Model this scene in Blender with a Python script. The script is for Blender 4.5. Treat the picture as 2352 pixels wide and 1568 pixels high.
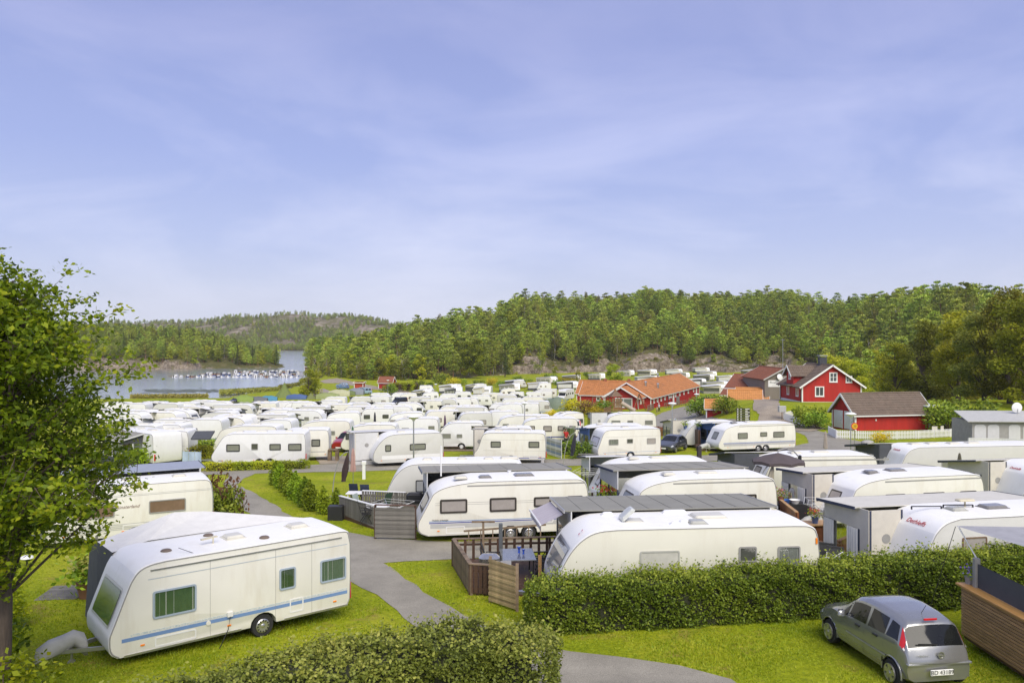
import bpy, bmesh, math, random
import numpy as np
from mathutils import Vector, Matrix
from mathutils.geometry import tessellate_polygon
R = math.radians
rnd = random.Random(7)
for o in list(bpy.data.objects): bpy.data.objects.remove(o)
SC = bpy.context.scene
COL = SC.collection

# ---------------------------------------------------------------- camera, sky, sun, exposure
CZ = 16.6            # eye height above the fjord
F, CX, CY = 1829.33, 1176.0, 784.0
cam = bpy.data.cameras.new('camera'); cam.lens = 28; cam.sensor_width = 36
cam.clip_start = 0.2; cam.clip_end = 6000
co = bpy.data.objects.new('camera', cam); COL.objects.link(co)
co.location = (0, 0, CZ); co.rotation_euler = (R(90), 0, 0)
SC.camera = co
SUN_EL, SUN_AZ = R(47), R(160)     # azimuth: clockwise from +Y
world = bpy.data.worlds.new('World'); SC.world = world; world.use_nodes = True
nt = world.node_tree; nt.nodes.clear()
def N(nt, t, **k):
    n = nt.nodes.new(t)
    for a, b in k.items():
        if a == 'i':
            for c, d in b.items(): n.inputs[c].default_value = d
        else: setattr(n, a, b)
    return n
def ramp(nt, fac, stops):
    n = nt.nodes.new('ShaderNodeValToRGB'); e = n.color_ramp.elements
    while len(e) > 1: e.remove(e[-1])
    e[0].position = stops[0][0]; e[0].color = (*stops[0][1], 1)
    for p, c in stops[1:]:
        x = e.new(p); x.color = (*c, 1)
    nt.links.new(fac, n.inputs[0]); return n
def mix(nt, fac, a, b, mode='MIX'):
    n = nt.nodes.new('ShaderNodeMix'); n.data_type = 'RGBA'; n.blend_type = mode
    for s, v in ((0, fac), (6, a), (7, b)):
        if hasattr(v, 'links') or hasattr(v, 'is_output'): nt.links.new(v, n.inputs[s])
        else: n.inputs[s].default_value = v if s == 0 else (*v, 1)
    return n.outputs[2]
sky = N(nt, 'ShaderNodeTexSky', sky_type='NISHITA', sun_disc=False, sun_elevation=SUN_EL, sun_rotation=SUN_AZ,
        air_density=1.0, dust_density=2.0, ozone_density=1.5)
tc = N(nt, 'ShaderNodeTexCoord')
mp = N(nt, 'ShaderNodeMapping', i={'Scale': (1.0, 1.0, 3.2), 'Rotation': (0, R(12), R(20))})
nt.links.new(tc.outputs['Generated'], mp.inputs[0])
n1 = N(nt, 'ShaderNodeTexNoise', i={'Scale': 2.3, 'Detail': 8.0, 'Roughness': 0.56, 'Distortion': 0.45})
nt.links.new(mp.outputs[0], n1.inputs['Vector'])
cl = ramp(nt, n1.outputs[0], [(0.44, (0, 0, 0)), (0.66, (1, 1, 1))])
sep = N(nt, 'ShaderNodeSeparateXYZ'); nt.links.new(tc.outputs['Generated'], sep.inputs[0])
# thin cloud sheet over the clear sky: its own colour goes from pale near the horizon to blue-violet overhead
veil = ramp(nt, sep.outputs[2], [(0.0, (5.8, 6.0, 7.0)), (0.05, (5.0, 5.3, 6.8)), (0.12, (3.8, 4.3, 6.6)), (0.22, (2.9, 3.45, 6.2)), (0.34, (2.5, 2.95, 5.6)), (0.42, (2.4, 2.8, 5.3)), (1.0, (2.3, 2.6, 4.4))])
cloud = ramp(nt, sep.outputs[2], [(0.0, (6.6, 6.7, 7.5)), (0.12, (5.6, 5.9, 7.5)), (0.24, (4.2, 4.6, 6.9)), (0.36, (3.3, 3.6, 5.9)), (1.0, (3.2, 3.4, 4.8))])
base = mix(nt, 0.86, sky.outputs[0], veil.outputs[0])
clm = N(nt, 'ShaderNodeMath', operation='MULTIPLY', i={1: 0.68}); nt.links.new(cl.outputs[0], clm.inputs[0])
full = mix(nt, clm.outputs[0], base, cloud.outputs[0])
bg = N(nt, 'ShaderNodeBackground', i={'Strength': 0.054}); nt.links.new(full, bg.inputs[0])
out = N(nt, 'ShaderNodeOutputWorld'); nt.links.new(bg.outputs[0], out.inputs[0])
sun = bpy.data.lights.new('sun', 'SUN'); sun.energy = 1.5; sun.angle = R(48); sun.color = (1.0, 0.93, 0.80)
so = bpy.data.objects.new('sun', sun); COL.objects.link(so)
sd = Vector((math.sin(SUN_AZ)*math.cos(SUN_EL), math.cos(SUN_AZ)*math.cos(SUN_EL), math.sin(SUN_EL)))
so.rotation_euler = sd.to_track_quat('Z', 'Y').to_euler(); so.location = (0, -40, 90)
vs = SC.view_settings; vs.view_transform = 'Standard'; vs.look = 'None'; vs.exposure = 1.36; vs.gamma = 1.0; vs.use_curve_mapping = False
SC.cycles.max_bounces = 5; SC.cycles.transparent_max_bounces = 8; SC.cycles.volume_bounces = 0
SC.cycles.diffuse_bounces = 3; SC.cycles.glossy_bounces = 2; SC.cycles.transmission_bounces = 2
SC.cycles.use_denoising = True

# ---------------------------------------------------------------- ground shape
def sst(a, b, x):
    t = np.clip((np.asarray(x, float)-a)/(b-a), 0, 1); return t*t*(3-2*t)
def gz(x, y):
    """height of the camp ground at a point"""
    x = np.asarray(x, float); y = np.asarray(y, float)
    y2 = np.where(y < 200, y, 200 + 11*(1-np.exp(-(np.maximum(y, 200)-200)/11.0)))
    z = CZ - 7.04 - 0.041*y2
    # the knoll that carries the red house and its drive
    m = sst(26, 36, x)*sst(96, 108, y)*(1-sst(128, 150, y))*(1-sst(80, 120, x))
    z = z + 2.4*m
    z = z + 0.5*sst(28, 36, x)*sst(82, 92, y)*(1-sst(128, 150, y))
    # bank down into the bay
    u = 1176 + x/np.maximum(y, 1)*F
    shore = np.interp(u, [-400, 300, 380, 520, 560, 640, 700, 730, 770, 900, 2800], [219, 219, 220, 222, 240, 256, 296, 345, 420, 1e4, 1e4])
    z = z - 3.0*sst(-2, 14, y-shore)
    return z
def g(x, y): return CZ-7.04-0.041*y if y < 80 else float(gz(x, y))
def gp(px, py, zoff=0.0):
    """world point of the camp ground (raised by zoff) seen at photo point px,py (2352-wide frame)"""
    lo, hi = 6.0, 420.0
    for _ in range(60):
        m = (lo+hi)/2
        yy = CY + F*(CZ - g((px-CX)/F*m, m) - zoff)/m
        if yy > py: lo = m
        else: hi = m
    return Vector(((px-CX)/F*m, m, g((px-CX)/F*m, m)))
def at(px, Y): 
    x = (px-CX)/F*Y
    return Vector((x, Y, g(x, Y)))

# ---------------------------------------------------------------- helpers
def P(nt): return nt.nodes['Principled BSDF']
MATS = {}
def pm(name, c, rough=0.55, metal=0.0, var=0.12, scale=3.0, bump=0.0, bscale=30.0, coat=0.0, c2=None, spec=0.5, dirt=None, stretch=None, detail=5.0, objrand=0.0):
    if name in MATS: return MATS[name]
    m = bpy.data.materials.new(name); m.use_nodes = True; nt = m.node_tree; p = P(nt)
    p.inputs['Roughness'].default_value = rough; p.inputs['Metallic'].default_value = metal
    p.inputs['Coat Weight'].default_value = coat; p.inputs['Coat Roughness'].default_value = 0.08
    p.inputs['Specular IOR Level'].default_value = spec
    tc = N(nt, 'ShaderNodeTexCoord'); mp = N(nt, 'ShaderNodeMapping')
    if stretch: mp.inputs['Scale'].default_value = stretch
    nt.links.new(tc.outputs['Object'], mp.inputs[0])
    no = N(nt, 'ShaderNodeTexNoise', i={'Scale': scale, 'Detail': detail, 'Roughness': 0.6}); nt.links.new(mp.outputs[0], no.inputs['Vector'])
    lo = tuple(x*(1-var) for x in c); hi = tuple(min(1, x*(1+var)) for x in c) if c2 is None else c2
    col = ramp(nt, no.outputs[0], [(0.3, lo), (0.7, hi)]).outputs[0]
    if dirt:
        n2 = N(nt, 'ShaderNodeTexNoise', i={'Scale': dirt[1], 'Detail': 7.0, 'Roughness': 0.65})
        mp2 = N(nt, 'ShaderNodeMapping', i={'Scale': dirt[3] if len(dirt) > 3 else (1, 1, 1)}); nt.links.new(tc.outputs['Object'], mp2.inputs[0]); nt.links.new(mp2.outputs[0], n2.inputs['Vector'])
        k = ramp(nt, n2.outputs[0], [(0.52, (0, 0, 0)), (0.75, (dirt[2],)*3)])
        col = mix(nt, k.outputs[0], col, dirt[0])
    if objrand:
        oi = N(nt, 'ShaderNodeObjectInfo')
        hs = N(nt, 'ShaderNodeHueSaturation'); mr = N(nt, 'ShaderNodeMapRange', i={3: 1-objrand, 4: 1+objrand})
        nt.links.new(oi.outputs['Random'], mr.inputs[0]); nt.links.new(mr.outputs[0], hs.inputs['Value']); nt.links.new(col, hs.inputs['Color']); col = hs.outputs[0]
    nt.links.new(col, p.inputs['Base Color'])
    if bump:
        nb = N(nt, 'ShaderNodeTexNoise', i={'Scale': bscale, 'Detail': 4.0}); nt.links.new(mp.outputs[0], nb.inputs['Vector'])
        b = N(nt, 'ShaderNodeBump', i={'Strength': min(1.0, bump), 'Distance': 0.02}); nt.links.new(nb.outputs[0], b.inputs['Height']); nt.links.new(b.outputs[0], p.inputs['Normal'])
    MATS[name] = m; return m
LEAFK = 1.9
def leafmat(name, cols, trans=0.3, rough=0.5, nscale=0.5):
    """foliage: colour from the per-leaf 'tint' value and a per-plant shift"""
    if name in MATS: return MATS[name]
    m = bpy.data.materials.new(name); m.use_nodes = True; nt = m.node_tree; p = P(nt)
    a = N(nt, 'ShaderNodeAttribute', attribute_name='tint'); oi = N(nt, 'ShaderNodeObjectInfo')
    col = ramp(nt, a.outputs['Fac'], [(i/(len(cols)-1), tuple(min(.6, x*LEAFK) for x in c)) for i, c in enumerate(cols)]).outputs[0]
    hs = N(nt, 'ShaderNodeHueSaturation')
    mr = N(nt, 'ShaderNodeMapRange', i={3: 0.474, 4: 0.512}); nt.links.new(oi.outputs['Random'], mr.inputs[0]); nt.links.new(mr.outputs[0], hs.inputs['Hue'])
    mu = N(nt, 'ShaderNodeMath', operation='MULTIPLY', i={1: 7.31}); nt.links.new(oi.outputs['Random'], mu.inputs[0])
    fr = N(nt, 'ShaderNodeMath', operation='FRACT'); nt.links.new(mu.outputs[0], fr.inputs[0])
    mr2 = N(nt, 'ShaderNodeMapRange', i={3: 0.62, 4: 1.42}); nt.links.new(fr.outputs[0], mr2.inputs[0]); nt.links.new(mr2.outputs[0], hs.inputs['Value'])
    nt.links.new(col, hs.inputs['Color'])
    p.inputs['Roughness'].default_value = rough; p.inputs['Specular IOR Level'].default_value = 0.25
    nt.links.new(hs.outputs[0], p.inputs['Base Color'])
    tr = N(nt, 'ShaderNodeBsdfTranslucent'); nt.links.new(hs.outputs[0], tr.inputs[0])
    mx = N(nt, 'ShaderNodeMixShader', i={0: trans}); nt.links.new(p.outputs[0], mx.inputs[1]); nt.links.new(tr.outputs[0], mx.inputs[2])
    nt.links.new(mx.outputs[0], nt.nodes['Material Output'].inputs[0])
    MATS[name] = m; return m
def glassmat(name, tint=(1, 1, 1), refl=0.14, rough=0.03):
    if name in MATS: return MATS[name]
    m = bpy.data.materials.new(name); m.use_nodes = True; nt = m.node_tree; nt.nodes.remove(P(nt))
    t = N(nt, 'ShaderNodeBsdfTransparent', i={0: (*tint, 1)}); gl = N(nt, 'ShaderNodeBsdfGlossy', i={'Roughness': rough})
    lw = N(nt, 'ShaderNodeLayerWeight', i={0: refl*2}); mr = N(nt, 'ShaderNodeMapRange', i={3: refl, 4: 0.8}); nt.links.new(lw.outputs['Fresnel'], mr.inputs[0])
    mx = N(nt, 'ShaderNodeMixShader'); nt.links.new(mr.outputs[0], mx.inputs[0]); nt.links.new(t.outputs[0], mx.inputs[1]); nt.links.new(gl.outputs[0], mx.inputs[2])
    nt.links.new(mx.outputs[0], nt.nodes['Material Output'].inputs[0]); MATS[name] = m; return m

def link(o, parent=None):
    COL.objects.link(o)
    if parent is not None: o.parent = parent
    return o
def tag(o, label=None, cat=None, group=None, kind=None):
    if label: o['label'] = label
    if cat: o['category'] = cat
    if group: o['group'] = group
    if kind: o['kind'] = kind
    return o
def empty(name, loc=(0, 0, 0), rz=0.0, label=None, cat=None, group=None):
    o = bpy.data.objects.new(name, None); o.empty_display_size = 0.2
    link(o); o.location = loc; o.rotation_euler = (0, 0, rz)
    return tag(o, label, cat, group)
def children(o): return [c for c in KIDS.get(o.name, [])]
KIDS = {}
def copy_tree(o, parent=None):
    c = o.copy(); COL.objects.link(c); c.parent = parent
    for ch in [x for x in o.children]: copy_tree(ch, c)
    return c

class MB:
    def __init__(s): s.v = []; s.f = []; s.m = []; s.c = 0
    def add(s, vs, fs, mi=None):
        b = len(s.v); s.v.extend([tuple(v) for v in vs])
        for f in fs: s.f.append(tuple(i+b for i in f)); s.m.append(s.c if mi is None else mi)
        return s
    def box(s, x0, x1, y0, y1, z0, z1, mi=None):
        return s.add([(x0, y0, z0), (x1, y0, z0), (x1, y1, z0), (x0, y1, z0), (x0, y0, z1), (x1, y0, z1), (x1, y1, z1), (x0, y1, z1)],
                     [(0, 3, 2, 1), (4, 5, 6, 7), (0, 1, 5, 4), (1, 2, 6, 5), (2, 3, 7, 6), (3, 0, 4, 7)], mi)
    def bbox(s, x0, x1, y0, y1, z0, z1, b=0.02, mi=None):
        """box with chamfered vertical and top edges"""
        def ring(i, z): return [(x0+i+b, y0+i, z), (x1-i-b, y0+i, z), (x1-i, y0+i+b, z), (x1-i, y1-i-b, z), (x1-i-b, y1-i, z), (x0+i+b, y1-i, z), (x0+i, y1-i-b, z), (x0+i, y0+i+b, z)]
        vs = ring(0, z0)+ring(0, z1-b)+ring(b, z1)
        fs = [tuple(range(7, -1, -1)), tuple(range(16, 24))]
        for k in (0, 8):
            for i in range(8): j = (i+1) % 8; fs.append((k+i, k+j, k+8+j, k+8+i))
        return s.add(vs, fs, mi)
    def bar(s, a, b, w, h=None, mi=None, up=(0, 0, 1)):
        """rectangular bar from a to b, w wide, h high"""
        h = w if h is None else h
        a = Vector(a); b = Vector(b); d = (b-a).normalized(); u = Vector(up)
        if abs(d.dot(u)) > 0.98: u = Vector((0, 1, 0))
        x = d.cross(u).normalized()*w/2; y = x.cross(d).normalized()*h/2
        vs = [a-x-y, a+x-y, a+x+y, a-x+y, b-x-y, b+x-y, b+x+y, b-x+y]
        return s.add(vs, [(0, 3, 2, 1), (4, 5, 6, 7), (0, 1, 5, 4), (1, 2, 6, 5), (2, 3, 7, 6), (3, 0, 4, 7)], mi)
    def tube(s, pts, r, n=6, mi=None, caps=True):
        pts = [Vector(p) for p in pts]; rr = r if isinstance(r, (list, tuple)) else [r]*len(pts); vs = []; fs = []
        for i, p in enumerate(pts):
            d = (pts[min(i+1, len(pts)-1)]-pts[max(i-1, 0)]).normalized()
            u = Vector((0, 0, 1)) if abs(d.z) < 0.9 else Vector((1, 0, 0))
            x = d.cross(u).normalized(); y = x.cross(d)
            for k in range(n):
                a = 2*math.pi*k/n; vs.append(p+(x*math.cos(a)+y*math.sin(a))*rr[i])
        for i in range(len(pts)-1):
            for k in range(n): l = (k+1) % n; fs.append((i*n+k, i*n+l, (i+1)*n+l, (i+1)*n+k))
        if caps: fs += [tuple(range(n-1, -1, -1)), tuple(range((len(pts)-1)*n, len(pts)*n))]
        return s.add(vs, fs, mi)
    def lathe(s, prof, c=(0, 0, 0), n=16, axis='z', mi=None):
        vs = []; fs = []
        for r, h in prof:
            for k in range(n):
                a = 2*math.pi*k/n; q = (r*math.cos(a), r*math.sin(a), h)
                if axis == 'y': q = (q[0], q[2], q[1])
                if axis == 'x': q = (q[2], q[0], q[1])
                vs.append((c[0]+q[0], c[1]+q[1], c[2]+q[2]))
        for i in range(len(prof)-1):
            for k in range(n):
                l = (k+1) % n; q = (i*n+k, i*n+l, (i+1)*n+l, (i+1)*n+k); fs.append(q if axis != 'y' else q[::-1])
        fs += [tuple(range(n-1, -1, -1)), tuple(range((len(prof)-1)*n, len(prof)*n))]
        return s.add(vs, fs, mi)
    def prism(s, poly, lo, hi, axis='y', mi=None, mc=None):
        """polygon in the plane across 'axis', extruded lo..hi"""
        n = len(poly)
        def q(p, t): return {'y': (p[0], t, p[1]), 'x': (t, p[0], p[1]), 'z': (p[0], p[1], t)}[axis]
        vs = [q(p, lo) for p in poly]+[q(p, hi) for p in poly]
        s.add(vs, [(i, (i+1) % n, n+(i+1) % n, n+i) for i in range(n)], mi)
        b = len(s.v)-2*n
        for f in (tuple(range(n)), tuple(range(2*n-1, n-1, -1))): s.f.append(tuple(b+i for i in f)); s.m.append((s.c if mi is None else mi) if mc is None else mc)
        return s
    def sheet(s, a, b, c, d, nu=1, nv=1, fn=None, mi=None):
        a, b, c, d = map(Vector, (a, b, c, d)); vs = []; fs = []
        for j in range(nv+1):
            for i in range(nu+1):
                u = i/nu; v = j/nv; p = (a*(1-u)+b*u)*(1-v)+(d*(1-u)+c*u)*v
                if fn: p = p+Vector(fn(u, v))
                vs.append(p)
        for j in range(nv):
            for i in range(nu): k = j*(nu+1)+i; fs.append((k, k+1, k+nu+2, k+nu+1))
        return s.add(vs, fs, mi)
    def build(s, name, mats, parent=None, smooth=None, loc=None, rz=None):
        me = bpy.data.meshes.new(name); me.from_pydata(s.v, [], s.f)
        if not isinstance(mats, (list, tuple)): mats = [mats]
        for m in mats: me.materials.append(m)
        if len(mats) > 1: me.polygons.foreach_set('material_index', s.m)
        bm = bmesh.new(); bm.from_mesh(me); bmesh.ops.recalc_face_normals(bm, faces=bm.faces); bm.to_mesh(me); bm.free()
        if smooth is not None:
            me.polygons.foreach_set('use_smooth', [True]*len(me.polygons)); me.set_sharp_from_angle(angle=R(smooth))
        me.update()
        o = bpy.data.objects.new(name, me); link(o, parent)
        if loc is not None: o.location = loc
        if rz is not None: o.rotation_euler = (0, 0, rz)
        return o
def npmesh(name, V, Fq, mats, tint=None, parent=None, smooth=False, mi=None, nv=4):
    """mesh from numpy arrays: V (n,3), Fq (m,nv)"""
    me = bpy.data.meshes.new(name); V = np.asarray(V, np.float32); Fq = np.asarray(Fq, np.int32)
    me.vertices.add(len(V)); me.vertices.foreach_set('co', V.ravel())
    me.loops.add(Fq.size); me.loops.foreach_set('vertex_index', Fq.ravel())
    me.polygons.add(len(Fq)); me.polygons.foreach_set('loop_start', np.arange(0, Fq.size, Fq.shape[1], dtype=np.int32))
    if not isinstance(mats, (list, tuple)): mats = [mats]
    for m in mats: me.materials.append(m)
    if mi is not None: me.polygons.foreach_set('material_index', np.asarray(mi, np.int32))
    if smooth: me.polygons.foreach_set('use_smooth', np.ones(len(Fq), bool))
    me.update(calc_edges=True)
    if tint is not None:
        a = me.attributes.new('tint', 'FLOAT', 'POINT'); a.data.foreach_set('value', np.asarray(tint, np.float32))
    o = bpy.data.objects.new(name, me); link(o, parent); return o
FONTS = {}
def text(name, s, size, mat, parent, loc, rot, extrude=0.002, align='CENTER', shear=0.0, sx=1.0):
    cu = bpy.data.curves.new(name, 'FONT'); cu.body = s; cu.size = size; cu.extrude = extrude; cu.align_x = align; cu.align_y = 'CENTER'; cu.shear = shear
    cu.resolution_u = 3; cu.materials.append(mat)
    t = bpy.data.objects.new(name, cu); COL.objects.link(t); bpy.context.view_layer.update()
    me = bpy.data.meshes.new_from_object(t.evaluated_get(bpy.context.evaluated_depsgraph_get())); bpy.data.objects.remove(t); bpy.data.curves.remove(cu)
    o = bpy.data.objects.new(name, me); link(o, parent); o.location = loc; o.rotation_euler = rot; o.scale = (sx, 1, 1); return o
FRONT = (R(90), 0, 0)     # upright lettering facing -Y

# ---------------------------------------------------------------- common materials
M_WALL = pm('caravan_cream', (0.75, 0.735, 0.66), 0.35, var=0.03, scale=1.2, dirt=((0.50, 0.43, 0.30), 2.2, 0.34, (1, 1, 0.16)))
M_WHITE = pm('caravan_white', (0.765, 0.765, 0.755), 0.32, var=0.025, scale=1.2, dirt=((0.52, 0.48, 0.39), 2.0, 0.26, (1, 1, 0.2)))
M_ROOF = pm('caravan_roof', (0.87, 0.865, 0.84), 0.45, var=0.03, scale=0.8, dirt=((0.55, 0.50, 0.40), 0.8, 0.34))
M_GREYW = pm('caravan_grey_wall', (0.60, 0.595, 0.56), 0.38, var=0.03)
M_ALU = pm('aluminium', (0.52, 0.52, 0.52), 0.35, 0.85, var=0.08)
M_TRIM = pm('grey_trim', (0.30, 0.295, 0.28), 0.5, var=0.08)
M_BLACK = pm('black_plastic', (0.02, 0.02, 0.022), 0.45, var=0.2)
M_RUBBER = pm('rubber', (0.022, 0.022, 0.023), 0.8, var=0.2)
M_DKBROWN = pm('dark_window_frame', (0.045, 0.038, 0.033), 0.4, var=0.2)
M_PANE = pm('smoked_pane_with_blind', (0.36, 0.33, 0.31), 0.12, var=0.08, scale=4, coat=0.5)
M_PANED = pm('dark_pane', (0.075, 0.078, 0.07), 0.06, var=0.2, scale=2, coat=0.6)
M_PANEG = pm('grey_green_pane', (0.22, 0.225, 0.19), 0.08, var=0.1, scale=3, coat=0.5)
M_PANEB = pm('brown_pane', (0.20, 0.13, 0.09), 0.08, var=0.15, scale=3, coat=0.5)
M_ORANGE = pm('orange_lens', (0.85, 0.25, 0.02), 0.2, var=0.05)
M_REDL = pm('red_lens', (0.55, 0.015, 0.015), 0.15, var=0.1, coat=0.6)
M_BLUE = pm('blue_stripe', (0.03, 0.05, 0.28), 0.4, var=0.05)
M_LBLUE = pm('light_blue_stripe', (0.16, 0.27, 0.50), 0.4, var=0.05)
M_GREYS = pm('grey_stripe', (0.45, 0.45, 0.44), 0.4, var=0.05)
M_AWGREY = pm('awning_grey_cloth', (0.27, 0.26, 0.225), 0.75, var=0.06, scale=1.5, bump=0.1, bscale=60)
M_AWNAVY = pm('awning_navy_cloth', (0.035, 0.045, 0.085), 0.8, var=0.12)
M_AWDARK = pm('awning_anthracite_cloth', (0.07, 0.075, 0.085), 0.8, var=0.12)
M_AWTAUPE = pm('awning_taupe_cloth', (0.60, 0.565, 0.49), 0.8, var=0.06)
M_AWLT = pm('awning_light_cloth', (0.60, 0.60, 0.60), 0.75, var=0.05)
M_CLEAR = glassmat('clear_foil', (0.80, 0.83, 0.84), 0.10)
M_GLASS = glassmat('window_glass', (0.75, 0.78, 0.78), 0.12)
M_CURT = pm('white_curtain', (0.75, 0.74, 0.70), 0.9, var=0.05)
M_WOODG = pm('weathered_grey_wood', (0.17, 0.16, 0.14), 0.8, var=0.3, scale=2.5, stretch=(1, 1, 12), bump=0.3, bscale=12, objrand=0.2)
M_WOODB = pm('brown_stained_wood', (0.085, 0.045, 0.028), 0.6, var=0.35, scale=3, stretch=(1, 1, 8), bump=0.2, bscale=12, objrand=0.25)
M_WOODR = pm('red_brown_decking', (0.21, 0.075, 0.028), 0.6, var=0.3, scale=3, bump=0.2, bscale=12, objrand=0.2)
M_WOODN = pm('oiled_pine', (0.42, 0.25, 0.11), 0.55, var=0.25, scale=3, stretch=(6, 1, 6), bump=0.15, bscale=10, objrand=0.18)
M_WOODO = pm('old_grey_brown_wood', (0.20, 0.145, 0.095), 0.8, var=0.4, scale=3, bump=0.3, bscale=12, objrand=0.25)
M_WPAINT = pm('white_paint', (0.80, 0.80, 0.79), 0.5, var=0.04, dirt=((0.55, 0.53, 0.47), 2.0, 0.2))
M_CONC = pm('concrete', (0.36, 0.35, 0.33), 0.85, var=0.15, scale=5, bump=0.3)
# ---------------------------------------------------------------- ground, water, hills, roads
def fan(name, us, ys, fn, mat, smooth=True):
    U, Y = np.meshgrid(us, ys); X = (U-CX)/F*Y; Z = fn(X, Y, U)
    V = np.stack([X, Y, Z], -1).reshape(-1, 3); n = len(us); m = len(ys)
    i = np.arange(m-1)[:, None]*n+np.arange(n-1)[None, :]
    Q = np.stack([i, i+1, i+n+1, i+n], -1).reshape(-1, 4)
    o = npmesh(name, V, Q, mat, smooth=smooth); tag(o, kind='structure'); return o
# lawn colour: short clover-rich grass, yellower where worn, brown-green near trampled ground
def ground_mat():
    m = bpy.data.materials.new('lawn'); m.use_nodes = True; nt = m.node_tree; p = P(nt)
    tc = N(nt, 'ShaderNodeTexCoord')
    def noise(sc, de=5.0, ro=0.6, st=None):
        n = N(nt, 'ShaderNodeTexNoise', i={'Scale': sc, 'Detail': de, 'Roughness': ro}); nt.links.new(tc.outputs['Object'], n.inputs['Vector']); return n.outputs[0]
    a = ramp(nt, noise(0.35), [(0.3, (0.215, 0.275, 0.010)), (0.5, (0.295, 0.345, 0.014)), (0.7, (0.39, 0.40, 0.032))]).outputs[0]
    b = ramp(nt, noise(7.0, 8.0, 0.7), [(0.3, (0.5, 0.55, 0.5)), (0.62, (1.12, 1.08, 1.05))]).outputs[0]
    c = mix(nt, 1.0, a, b, 'MULTIPLY')
    k = ramp(nt, noise(0.9, 6.0, 0.65), [(0.55, (0, 0, 0)), (0.72, (0.8,)*3)]).outputs[0]
    c = mix(nt, k, c, (0.27, 0.20, 0.06))
    nt.links.new(c, p.inputs['Base Color']); p.inputs['Roughness'].default_value = 0.9; p.inputs['Specular IOR Level'].default_value = 0.1
    bm_ = N(nt, 'ShaderNodeBump', i={'Strength': 0.7, 'Distance': 0.05}); nt.links.new(noise(22.0, 6.0, 0.75), bm_.inputs['Height']); nt.links.new(bm_.outputs[0], p.inputs['Normal'])
    return m
M_LAWN = ground_mat()
ys = np.concatenate([[-15, -5, 2], np.linspace(6, 80, 30), np.linspace(82, 160, 79), np.linspace(162, 300, 90), np.geomspace(303, 520, 60)])
fan('ground', np.linspace(-900, 3300, 241), ys, lambda X, Y, U: gz(X, Y), M_LAWN)

# hillside: foot distance, ridge height and rock face by bearing
HU = [690, 720, 760, 850, 950, 1050, 1150, 1250, 1500, 1800, 1900, 2000, 2150, 2400, 2800, 3400]
HF = [400, 374, 348, 322, 320, 336, 366, 396, 410, 405, 380, 300, 185, 140, 120, 110]
HZ = [-2, 0.5, 2.5, 6.5, 12, 17, 23, 28, 30, 31.5, 31, 30, 27, 22, 20, 18]
def hillz(X, Y, U):
    foot = np.interp(U, HU, HF); top = np.interp(U, HU, HZ); t = Y-foot
    cliff = (7.6+2.0*np.sin(U*0.017+1)+1.6*np.sin(U*0.043))*sst(1090, 1230, U)*(1-sst(1780, 1930, U))+3.0*sst(900, 1000, U)*(1-sst(1000, 1200, U))
    wob = np.sin(U*0.031)*4+np.sin(U*0.083+1)*2.5+np.sin(U*0.17)*1.2
    n = np.sin(X*0.11+np.sin(Y*0.07)*2)*np.cos(Y*0.09+X*0.03)
    rough = (np.sin(X*0.55+Y*0.31)+np.sin(X*0.83-Y*0.57+2)+np.sin(X*1.7+Y*1.1))*0.28
    c = cliff*(0.62*sst(0, 4.5, t+wob)+0.38*sst(7, 15, t+wob*1.4))
    z = -1.2+0.9+c+rough*sst(-2, 4, t+wob)*(0.4+0.8*(cliff > 2))+np.maximum(top, 0)*sst(0, 190, t)*1.0+n*1.6*sst(5, 40, t)+np.minimum(0, top)
    return z-6*sst(0, 1, -(t+wob+3)/4)
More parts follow.
